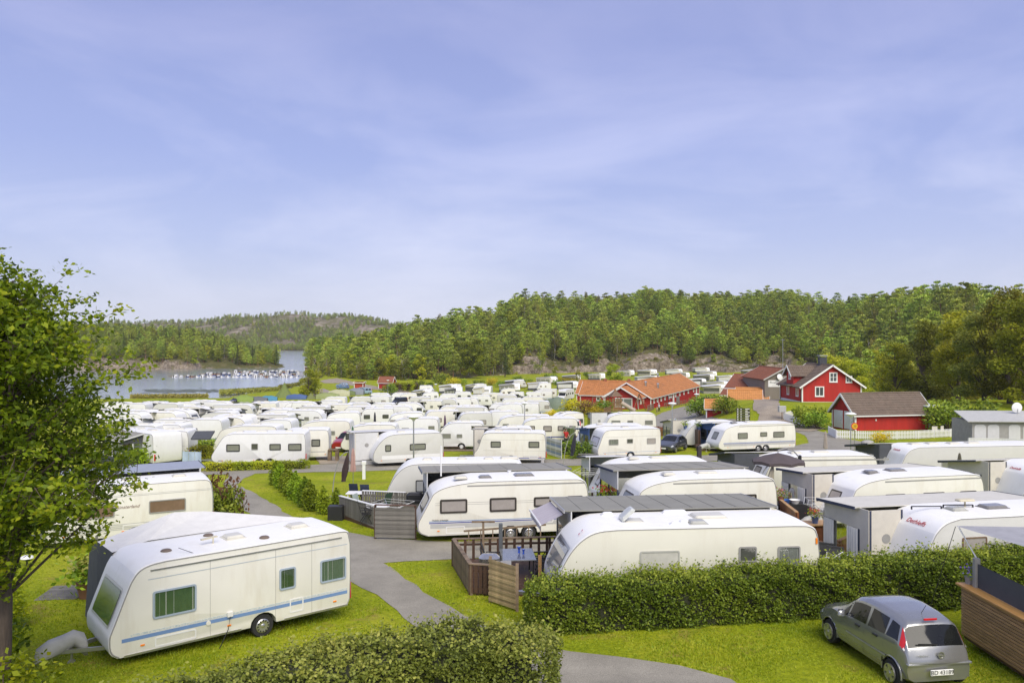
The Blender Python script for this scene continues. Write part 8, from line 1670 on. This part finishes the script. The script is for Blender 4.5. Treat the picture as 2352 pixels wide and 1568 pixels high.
# --- people
def person(loc, rz, label, shirt, trousers, hair=(.05, .035, .02), arms=((.28, -.05, 1.02), (-.28, -.05, 1.02)), elbows=((.27, .04, 1.18), (-.27, .04, 1.18)), lean=0.0, sc=1.0, step=.12, bare=False):
    """one continuous skinned body; shirt, trousers and hair are clothing over it"""
    e = empty('person', loc, rz, label, 'person'); e.scale = (sc, sc, sc); sk = pm('skin', (.55, .34, .25), .6, var=.06)
    def skin(nm, pts, edges, rad, mat, root=0):
        me = bpy.data.meshes.new(nm); me.from_pydata(pts, edges, []); o = bpy.data.objects.new(nm, me); link(o, e); md = o.modifiers.new('skin', 'SKIN'); md.use_smooth_shade = True; o.modifiers.new('smooth', 'SUBSURF').levels = 1
        for v, r in zip(me.skin_vertices[0].data, rad): v.radius = r if isinstance(r, tuple) else (r, r)
        me.skin_vertices[0].data[root].use_root = True; me.materials.append(mat); return o
    ly = -lean
    pts = [(0, 0, .92), (0, ly*.3, 1.12), (0, ly*.7, 1.34), (0, ly, 1.46), (0, ly-.01, 1.52), (0, ly-.02, 1.60), (0, ly-.02, 1.72)]; E = [(0, 1), (1, 2), (2, 3), (3, 4), (4, 5), (5, 6)]; rad = [(.15, .11), (.13, .10), (.16, .10), (.08, .07), (.055, .055), (.085, .10), (.07, .085)]
    for i, s_ in enumerate((1, -1)):
        b = len(pts); pts += [(.17*s_, ly*.9, 1.40), elbows[i], arms[i]]; E += [(2, b), (b, b+1), (b+1, b+2)]; rad += [.062, .046, .034]
        ax, ay, az = arms[i]; d = (Vector(arms[i])-Vector(elbows[i])).normalized(); pr = d.cross(Vector((0, 1, 0.2))).normalized()
        pb = len(pts); pts.append(tuple(Vector(arms[i])+d*.07)); E.append((b+2, pb)); rad.append((.036, .018))
        for k, (off, ln) in enumerate(((-.030, .055), (-.010, .068), (.010, .072), (.028, .060), (.045, .03))):
            q1 = Vector(arms[i])+d*(.075 if k < 4 else .03)+pr*off; pts += [tuple(q1), tuple(q1+d*ln*.6+Vector((0, 0, -.01))), tuple(q1+d*ln+Vector((0, 0, -.025)))]; n_ = len(pts); E += [(pb if k < 4 else b+2, n_-3), (n_-3, n_-2), (n_-2, n_-1)]; rad += [.010, .009, .007]
    for s_ in (1, -1):
        b = len(pts); st = step*s_; pts += [(.09*s_, 0, .86), (.10*s_, -.02+st*.4, .48), (.10*s_, .02+st, .09), (.11*s_, -.14+st, .04)]; E += [(0, b), (b, b+1), (b+1, b+2), (b+2, b+3)]; rad += [.085, .058, .042, .035]
    skin('body', pts, E, rad, sk)
    n_up = 4; skin('shirt', [(0, 0, .86), (0, ly*.3, 1.1), (0, ly*.7, 1.34), (0, ly*.95, 1.43), (.175, ly*.9, 1.40), tuple(Vector((.175, ly*.9, 1.4)).lerp(Vector(elbows[0]), .75)), (-.175, ly*.9, 1.40), tuple(Vector((-.175, ly*.9, 1.4)).lerp(Vector(elbows[1]), .75))], [(0, 1), (1, 2), (2, 3), (2, 4), (4, 5), (2, 6), (6, 7)], [(.175, .135), (.155, .125), (.185, .125), (.10, .085), .078, .068, .078, .068], pm('shirt_%d' % int(sum(shirt)*1000), shirt, .85, var=.15, scale=8))
    skin('trousers', [(0, 0, .95), (.09, 0, .84), (.10, -.02+step*.4, .48), (.10, .02+step, .10), (-.09, 0, .84), (-.10, -.02-step*.4, .48), (-.10, .02-step, .10)], [(0, 1), (1, 2), (2, 3), (0, 4), (4, 5), (5, 6)], [(.165, .125), .10, .075, .062, .10, .075, .062], pm('trousers_%d' % int(sum(trousers)*1000), trousers, .85))
    MB().lathe([(.10, 0), (.108, .06), (.085, .13), (.001, .155)], (0, ly+.012, 1.64), 12).build('hair', pm('hair_%d' % int(sum(hair)*1000), hair, .8), e, 60)
    f = MB(); f.bbox(-.015, .015, -.13, -.09, 1.63, 1.66, .006); f.build('nose', sk, e).location = (0, ly, 0)
    f = MB(); f.box(-.045, -.025, -.115, -.10, 1.665, 1.678).box(.025, .045, -.115, -.10, 1.665, 1.678).box(-.025, .025, -.112, -.10, 1.598, 1.606); f.build('eyes_and_mouth', pm('dark_features', (.06, .03, .03), .5), e).location = (0, ly, 0)
    return e
person(gp(1300, 1026), R(20), 'woman in red jacket and dark top raising one hand beside the green screen', (.42, .02, .02), (.03, .03, .035), (.10, .05, .03), arms=((.20, -.28, 1.05), (-.26, -.12, 1.62)), elbows=((.27, -.02, 1.14), (-.34, -.02, 1.36)), step=.0)
person(gp(1514, 947), R(-70), 'grey-haired person in a white shirt by the playground rail', (.72, .74, .80), (.02, .02, .03), (.55, .52, .48), lean=.08)
person(gp(1509, 948), R(-70), 'small child with light hair beside the person in the white shirt', (.6, .55, .5), (.2, .15, .12), (.6, .45, .25), sc=.62)
person(at(1826, 37.6)+Vector((0, 0, .2)), R(150), 'person in a grey shirt standing behind the taupe awning corner', (.42, .42, .42), (.02, .02, .025), lean=.05)
person(gp(830, 977), R(10), 'man in a dark jacket between middle caravans', (.03, .035, .05), (.03, .04, .08), (.3, .28, .26))
# table with bowls behind the terrace wall
e = empty('serving_table', at(1806, 36.5)+Vector((0, 0, .2)), 0, 'black draped table with bowls behind the red-brown wall', 'table'); MB().box(-.9, .9, -.4, .4, 0, .95).build('cloth', M_BLACK, e)
for dx, mt, lab in ((-.1, MATS['plaque_blue'], 'blue washing-up bowl on the black draped table'), (.35, M_WPAINT, 'white bowl on the black draped table')):
    b_ = empty('bowl', e.location+Vector((dx, -.1, .95)), 0, lab, 'bowl'); MB().lathe([(.16, 0), (.24, .16), (.25, .17), (.22, .16), (.15, .02)], n=16).build('basin', pm('bowl_blue', (.04, .12, .4), .4) if dx < 0 else mt, b_, 50)
flowerpot(at(1794, 36.6)+Vector((0, 0, 1.15)), 1.1, (.35, .12, .12), 'terracotta pot with herbs on the black draped table', (.42, .16, .09))
# ---------------------------------------------------------------- the far rows of caravans, tents, boats
def crop(n, x, y):
    """photo point from a point in one of the enlarged crops the rows were read from"""
    k, ox, oy = {1: (6.8267, 287.1, 861.3), 2: (6.8267, 574.2, 861.3), 3: (6.8267, 861.3, 832.6), 4: (6.8267, 1148.4, 832.6), 5: (5.8514, 1435.5, 803.9)}[n]
    return x/k+ox, y/k+oy
WK = [[(.16, .30, 1.25, 1.75), (.42, .54, 1.3, 1.75), (.74, .9, 1.25, 1.75)], [(.12, .3, 1.2, 1.75), (.66, .84, 1.25, 1.75)], [(.2, .34, 1.3, 1.7), (.55, .66, 1.3, 1.7)], [(.3, .5, 1.2, 1.7)]]
WS = [GW, DW, BW, dict(fm=M_DKBROWN, pmat=M_PANE)]
FAR = []
def far_caravan(cn, xl, xr, y, deg, kind, label, aw=None, tone=None):
    a, yy = crop(cn, xl, y); b, _ = crop(cn, xr, y)
    C, th, L = placeR(a, b, yy, deg); L = max(4.4, min(8.2, L)); i = len(FAR); style = 'HSDSOAVF'[kind % 8]; ws = WS[(i*7+kind) % 4]; L = round(L*2)/2
    flip = (i*5+kind) % 3 == 0
    e = caravan(C, th, L, style, flip=flip, wins=[(p*L, q*L, c, d, ws) for p, q, c, d in WK[(i+kind) % 4]], side=tone or [M_WHITE, M_WHITE, M_WALL, M_GREYW, M_WHITE][i % 5], hatches=[(round(L*.35, 1), 0, .5, .45, None), (round(L*.62, 1), .1, .8, .5, None)], wheels=(round(L*.52, 2),), lod=2, trim=True, drawbar=False, marker=False, tail=False, stripes=[(.6, L-.2, .6, .68, [M_GREYS, M_LBLUE, M_TRIM][i % 3])] if i % 3 else (), fwin=(1.2, 1.85, 1.5, M_PANED) if i % 2 else None, label=label, group='far caravans of the camp')
    FAR.append(e)
    if aw: awning(C, th, L, .4, L-.6, 2.4, side=aw, flip=flip, roofm=[M_AWLT, M_AWGREY, M_AWLT][i % 3], wallm=[M_AWTAUPE, M_AWLT, M_AWDARK][i % 3], foil=M_PANEG, label='awning on the '+label.replace('white ', ''), group='awnings of far caravans', ends=(1, 1))
    return e
rows = [  # crop, left, right, roof edge, heading, kind, awning side
 ('lake row', [(1, -330, -60, 440, 4, 1, 1), (1, -40, 240, 455, -3, 3, 0), (1, 255, 540, 430, 5, 3, 1), (1, 460, 760, 452, -4, 2, 0), (1, 770, 990, 445, 3, 6, 0), (1, 1000, 1330, 405, 2, 1, 0), (1, 1330, 1540, 425, 0, 3, 0), (1, 2040, 2250, 440, 4, 5, 0), (2, 60, 290, 430, 4, 3, 0), (2, 290, 640, 425, -3, 2, 0), (2, 640, 800, 425, 10, 0, 1), (2, 810, 940, 432, 8, 2, 0)]),
 ('second row from the bay', [(1, 890, 1300, 500, 3, 0, 0), (1, 1380, 2010, 470, 4, 1, 0), (1, 60, 330, 560, -6, 5, 1), (1, 540, 1080, 548, -6, 0, 1), (1, 1200, 1710, 545, -4, 2, 0), (2, 40, 620, 525, 0, 4, 0), (2, 780, 1130, 495, -4, 1, 0), (2, 950, 1400, 405, -4, 0, 0)]),
 ('third row from the bay', [(1, -480, -160, 560, 3, 0, 1), (1, -150, 180, 610, -4, 3, 1), (1, 320, 810, 592, -7, 1, 0), (1, 1110, 1700, 590, -3, 0, 1), (1, 1500, 1910, 640, -3, 3, 0), (2, 170, 560, 555, 7, 0, 0), (2, 570, 1185, 560, -5, 2, 1), (2, 1215, 1510, 462, 5, 5, 0), (2, 1590, 1880, 440, 5, 7, 0), (2, 1860, 2180, 445, -3, 7, 0)]),
 ('fourth row from the bay', [(1, 425, 930, 690, -3, 4, 0), (1, 760, 1510, 705, 0, 0, 0), (1, 1340, 1920, 668, -4, 2, 0), (2, 0, 615, 625, -4, 1, 1), (2, 1125, 1730, 595, 9, 0, 0), (2, 1500, 1900, 500, 2, 3, 0), (2, 1760, 2220, 530, 8, 1, 1)]),
 ('fifth row from the bay', [(1, -420, 60, 720, 2, 1, 1), (1, -60, 260, 800, -3, 3, 0), (1, 285, 735, 785, -3, 2, 0), (2, 20, 600, 712, -3, 0, 1), (3, 170, 770, 795, 9, 0, 0), (3, 805, 1290, 765, 9, 1, 1), (3, 1245, 1830, 800, 7, 6, 0), (3, 1850, 2352, 770, 8, 2, 0)]),
 ('row around the black van', [(3, 230, 480, 690, 2, 3, 0), (3, 370, 760, 635, 2, 7, 0), (3, 745, 945, 600, -2, 3, 0), (3, 945, 1255, 575, 0, 3, 0), (3, 1255, 1390, 565, 4, 2, 0), (3, 1385, 1545, 555, 0, 5, 0), (3, 1550, 1800, 520, 2, 3, 0), (3, 1100, 1300, 690, 3, 2, 0), (3, 1320, 1590, 705, 0, 1, 0), (3, 1440, 1740, 685, 3, 0, 0), (3, 1725, 2200, 645, -4, 2, 0), (3, 2080, 2352, 640, -2, 3, 0)]),
 ('row behind the black van', [(2, 1175, 1460, 352, 3, 1, 0), (2, 1640, 1790, 350, 10, 2, 0), (2, 1815, 2180, 335, -3, 6, 0), (2, 1905, 2170, 290, -3, 3, 0), (3, 215, 520, 485, 6, 2, 0), (3, 370, 650, 490, 8, 0, 0), (3, 550, 830, 545, 4, 1, 0), (3, 730, 990, 470, 9, 0, 0), (3, 985, 1260, 500, 4, 6, 0), (3, 1270, 1515, 465, 3, 3, 0), (3, 1650, 2000, 485, 2, 3, 0), (3, 2005, 2200, 505, -2, 2, 0), (3, 1970, 2352, 575, 2, 1, 0)]),
 ('row before the dome tent', [(4, 0, 240, 655, -4, 0, 0), (4, 115, 610, 640, -5, 3, 0), (4, 285, 680, 540, -4, 2, 0), (4, 460, 775, 600, -5, 4, 0), (4, 95, 380, 465, -3, 7, 0), (4, 385, 640, 465, -2, 5, 0), (4, 490, 820, 445, -6, 6, 0), (4, 575, 890, 420, -8, 3, 0), (4, 0, 230, 510, -2, 3, 0)]),
 ('last row below the rocks', [(3, 735, 900, 362, 8, 4, 1), (3, 1165, 1320, 345, 8, 3, 1), (3, 1580, 1700, 345, 5, 2, 1), (3, 1965, 2190, 415, 5, 0, 0), (4, 265, 375, 285, 4, 2, 0), (4, 640, 745, 325, 5, 2, 0), (4, 775, 895, 228, 4, 4, 0)]),
]
k_all = 0
for rn, lst in rows:
    for i, (cn, xl, xr, y, dg, kd, aw) in enumerate(lst):
        far_caravan(cn, xl, xr, y, dg, kd, 'white caravan %s from the oak in the %s' % (ordinal(i+1), rn), aw or (1 if (i*3+len(rn)) % 5 < 3 else 0))
# caravans seen end-on with their awnings turned to the viewer
ENDS = [(3, 590, 760, 440), (3, 1005, 1165, 360), (3, 1090, 1235, 410), (3, 1430, 1580, 350), (3, 1560, 1700, 395), (3, 1950, 2150, 345), (4, 85, 270, 285), (4, 440, 640, 320), (4, 580, 790, 235), (4, 985, 1180, 205), (4, 905, 1110, 310), (4, 1395, 1560, 180), (4, 2140, 2352, 120), (4, 2050, 2352, 220),
        (5, 160, 360, 268), (5, 60, 380, 355), (5, 545, 710, 262), (5, 545, 790, 310), (5, 480, 690, 380), (5, 845, 1070, 240), (5, 895, 1160, 295), (5, 880, 1120, 335), (5, 790, 1000, 395), (5, 1055, 1290, 430), (5, 1055, 1260, 480), (5, 1195, 1400, 225), (5, 1475, 1720, 215), (5, 1460, 1740, 268), (5, 1770, 1990, 200), (5, 1790, 2020, 255), (5, 1840, 2060, 300), (5, 1260, 1400, 350), (5, -70, 60, 280)]
for i, (cn, xl, xr, y) in enumerate(ENDS):
    a, yy = crop(cn, xl, y); b, _ = crop(cn, xr, y); C, th, LL = placeR(a, b, yy, 0, zt=2.35); LL = max(2.6, min(5.2, LL))
    dp = (xr-xl); Y = C.y; cx = (b-CX)/F*Y+W0/2; L = 5.5 if i % 2 else 6.5; c0 = Vector((cx, Y+L/2-1, 0)); c0.z = g(c0.x, Y); rz = R(90+rnd.uniform(-6, 4))
    lab = '%s from the oak in the rows below the rock face' % ordinal(i+1)
    caravan(c0, rz, L, 'SFK'[i % 3], side=M_WHITE, wins=(), lod=2, drawbar=False, marker=False, tail=False, wheels=(round(L*.5, 2),), fwin=(1.2, 1.8, 1.4, [M_PANEG, M_PANE][i % 2]), label='white caravan seen end-on, '+lab, group='end-on caravans below the rocks', hatches=[(2.5, 0, .5, .45, None)], fmat=M_TRIM)
    awning(c0, rz, L, -.3, L-.5, LL, side=1, roofm=[M_AWLT, pm('roof_cloth_pale', (.50, .51, .51), .8), M_AWGREY][i % 3], wallm=[M_AWTAUPE, M_AWGREY, M_AWDARK, M_AWTAUPE][i % 4], trimm=[M_AWDARK, M_AWTAUPE, M_AWLT][i % 3], low=[M_AWGREY, M_AWDARK][i % 2], foil=[M_PANED, M_AWLT, M_PANEG][i % 3], endbays=3, ends=(1, 0), outer=True, label='awning of the end-on caravan '+lab, group='awnings below the rocks', ze=2.1)
# --- motorhome
q = gp(1296, 920); mh = empty('motorhome', q+Vector((.5, 2.5, 0)), R(62), 'white motorhome facing the viewer beside the red building', 'motorhome')
pr = [(.0, .4), (-.02, .8), (.35, 1.15), (.85, 1.25), (1.35, 1.95), (1.0, 2.2), (1.1, 2.65), (1.6, 2.85), (6.4, 2.85), (6.5, 2.7), (6.5, .4)]
MB().prism([(a-3.2, b) for a, b in pr], -1.1, 1.1).build('body', M_WHITE, mh, 25); MB().sheet((.9-3.25, -.95, 1.3), (.9-3.25, .95, 1.3), (1.32-3.25, .9, 1.93), (1.32-3.25, -.9, 1.93)).build('windscreen', M_TINT, mh); MB().bar((-3.22, -.6, .75), (-3.22, .6, .75), .05, .16).build('grille', M_BLACK, mh)
for x in (.9, 5.0): wheel(mh, x-3.2, -.95, .34); wheel(mh, x-3.2, .95, .34, out=1)
for x, w_ in ((2.6, .6), (3.8, .6), (5.4, .9)): window(mh, x-3.2, 1.75, w_, .5, -1.1, fm=M_BLACK, pmat=M_PANED)
window(mh, 1.45-3.2, 1.55, .7, .5, -1.1, fm=M_BLACK, pmat=M_TINT)
# --- tents
def tunnel_tent(px, py, deg, L, r, color, label, hoops=3):
    q = gp(px, py); e = empty('tent', q, R(deg), label, 'tent'); m = MB(); n = 8; k = 9; vs = []
    for i in range(k):
        t = i/(k-1); rr = r*(math.sin(math.pi*(.12+.76*t))**.35)*(1+.05*math.cos(t*math.pi*2*hoops))
        for j in range(n+1): a = math.pi*j/n; vs.append(((t-.5)*L, math.cos(a)*rr, math.sin(a)*rr*1.05))
    m.add(vs, [(i*(n+1)+j, i*(n+1)+j+1, (i+1)*(n+1)+j+1, (i+1)*(n+1)+j) for i in range(k-1) for j in range(n)]+[tuple(range(n+1)), tuple(range((k-1)*(n+1)+n, (k-1)*(n+1)-1, -1))]); m.build('canopy', pm('tent_%02x%02x%02x' % tuple(int(c*255) for c in color), color, .7, var=.1), e, 40)
    MB().add([(-L/2-.02, -r*.3, 0), (-L/2-.02, r*.3, 0), (-L/2-.02, 0, r*.6)], [(0, 1, 2)]).build('door', M_AWDARK, e); return e
def tipi(px, py, h, r, color, label):
    q = gp(px, py); e = empty('tent', q, 0, label, 'tent'); m = MB(); n = 10; prof = [(r, 0), (r*.62, h*.32), (r*.3, h*.62), (r*.06, h*.95), (.001, h)]
    m.lathe(prof, n=n); m.build('canopy', pm('tent_%02x%02x%02x' % tuple(int(c*255) for c in color), color, .8, var=.12), e); MB().tube([(0, 0, h*.9), (0, 0, h+.3)], .04).build('pole', M_BLACK, e); return e
def cpt(n, x, y): return crop(n, x, y)
tipi(*cpt(2, 540, 350), 4.2, 2.9, (.15, .19, .05), 'olive green pointed tent on the bay lawn'); tipi(*cpt(2, 952, 372), 1.6, 2.0, (.16, .18, .06), 'low green tent below the lone tree')
tunnel_tent(*cpt(2, 290, 410), 10, 4.4, 1.4, (.06, .22, .34), 'turquoise dome tent on the bay lawn'); tunnel_tent(*cpt(2, 740, 375), -5, 5.5, 1.3, (.06, .11, .26), 'blue tunnel tent beside the lone tree'); tunnel_tent(*cpt(1, 1865, 440), 12, 4.5, 1.9, (.20, .28, .05), 'bright green tunnel tent on the bay lawn'); tunnel_tent(*cpt(1, 2040, 432), 8, 6, 1.5, (.12, .13, .14), 'grey tunnel tent beside the bright green one')
tunnel_tent(*cpt(2, 1220, 375), 5, 6, 1.7, (.24, .28, .10), 'yellow-green tunnel tent right of the lone tree'); tunnel_tent(*cpt(2, 1400, 325), 8, 6, 1.8, (.42, .42, .26), 'cream tunnel tent behind the yellow-green one'); tunnel_tent(*cpt(2, 1545, 312), 5, 4, 1.3, (.12, .16, .05), 'dark green low tent near the red hut'); tunnel_tent(*cpt(2, 1670, 305), 0, 4.5, 1.9, (.20, .22, .25), 'grey-blue dome tent near the red hut'); tunnel_tent(*cpt(2, 1120, 320), 15, 4.5, 1.9, (.26, .23, .21), 'grey-brown tent behind the lone tree')
tunnel_tent(*cpt(4, 905, 728), -25, 5.2, 2.3, (.16, .20, .14), 'grey-green dome tent beside the motorhome', 2); tunnel_tent(*cpt(4, 985, 726), 60, 3.0, 1.6, (.52, .55, .48), 'pale side room of the dome tent beside the white hatchback', 2); tunnel_tent(*cpt(1, 1870, 590), 5, 4.2, 1.9, (.34, .36, .26), 'pale olive tent among the far caravans')
e = empty('picnic_table', gp(*cpt(1, 1720, 378)), 0, 'brown picnic table on the bay lawn', 'picnic table'); MB().box(-1, 1, -.4, .4, .72, .78).build('table_top', M_WOODO, e)
for y in (-.8, .8): MB().box(-1, 1, y-.14, y+.14, .42, .47).build('bench', M_WOODO, e)
for x in (-.7, .7): MB().bar((x, -.8, 0), (x, .2, .72), .08).bar((x, .8, 0), (x, -.2, .72), .08).build('leg', M_WOODO, e)
# --- marina
def hull_mb(L, B):
    m = MB(); st = [(-.5, .82, .55), (-.2, 1.0, .55), (.15, .95, .6), (.38, .6, .68), (.5, .04, .76)]; vs = []
    for t, b, h in st: vs += [(t*L, -B/2*b, h), (t*L, -B/2*b*.7, -.1), (t*L, B/2*b*.7, -.1), (t*L, B/2*b, h)]
    m.add(vs, [(i*4+j, i*4+j+1, i*4+j+5, i*4+j+4) for i in range(4) for j in range(3)]+[(0, 1, 2, 3)]+[(i*4, i*4+4, i*4+7, i*4+3) for i in range(4)]); return m
M_HULL = pm('boat_white', (.58, .58, .57), .35); M_HULLB = pm('boat_navy', (.04, .06, .14), .35); M_HULLW = pm('boat_varnish', (.26, .13, .06), .4); M_COVB = pm('boat_cover_blue', (.05, .10, .28), .7)
def boat_proto(kind):
    e = empty('motor_boat', (0, 0, 0)); h_ = [M_HULL, M_HULL, M_HULLB, M_HULLW][kind]; hull_mb(5.6, 2.1).build('hull', h_, e); MB().bbox(-.9, 1.2, -.75, .75, .5, 1.45 if kind != 1 else 1.0, .25).build('cabin', [M_HULL, M_COVB, M_HULL, pm('tarp_green', (.2, .22, .2), .7)][kind], e); MB().box(.95, 1.22, -.6, .6, .95, 1.3).build('windscreen', M_TINT, e); MB().bbox(-3.1, -2.75, -.2, .2, -.1, 1.15, .05).build('outboard_motor', M_BLACK if kind != 1 else M_HULL, e); return e
BP = [boat_proto(k) for k in range(4)]; used = [0]*4; bi = 0
SIDE = ['nearest the camp', 'middle', 'outermost']
for r_, (Y, n, u0, u1) in enumerate(((372, 24, 400, 690), (398, 21, 470, 690), (428, 18, 540, 690))):
    MB().box((u0-12-CX)/F*(Y+3.5), (u1+8-CX)/F*(Y+3.5), Y+2.9, Y+4.2, .25, .45).build('jetty', M_WOODO); j = bpy.data.objects['jetty' if r_ == 0 else 'jetty.%03d' % r_]; tag(j, 'floating wooden jetty, the %s of three' % SIDE[r_], 'jetty', 'marina jetties')
    for i in range(n):
        px = u0+(u1-u0)*(i+.5)/n+rnd.uniform(-3, 3); k = rnd.choice([0, 0, 1, 1, 2, 3, 0]); e = BP[k] if not used[k] else copy_tree(BP[k]); used[k] = 1
        e.location = ((px-CX)/F*Y, Y+rnd.uniform(-.4, .4), 0); e.rotation_euler = (0, 0, R(rnd.uniform(70, 110))); s_ = rnd.uniform(.6, .95); e.scale = (s_, s_, s_)
        tag(e, '%s at the %s jetty, %s boat from the oak' % (['white cabin boat', 'white boat under blue cover', 'navy hulled boat', 'varnished wooden boat'][k], SIDE[r_], ordinal(i+1)), 'boat', 'boats moored in the marina')
for k in range(4):
    if not used[k]:
        for c in list(BP[k].children): bpy.data.objects.remove(c)
        bpy.data.objects.remove(BP[k])
tag(MB().box((560-CX)/F*1050, (640-CX)/F*1050, 1050, 1054, .2, .6).build('jetty', M_WPAINT), 'far white jetty with boats beyond the headland', 'jetty')

# ---------------------------------------------------------------- air
hz = bpy.data.materials.new('haze_air'); hz.use_nodes = True; nt = hz.node_tree; nt.nodes.remove(P(nt)); pv = N(nt, 'ShaderNodeVolumePrincipled', i={'Color': (0.92, 0.95, 1.0, 1), 'Density': 0.00009, 'Anisotropy': 0.0}); nt.links.new(pv.outputs[0], nt.nodes['Material Output'].inputs['Volume'])
tag(MB().box(-2600, 2600, -60, 2600, -9, 150).build('haze', hz), 'thin pale haze over the fjord and hills', 'haze', kind='stuff')
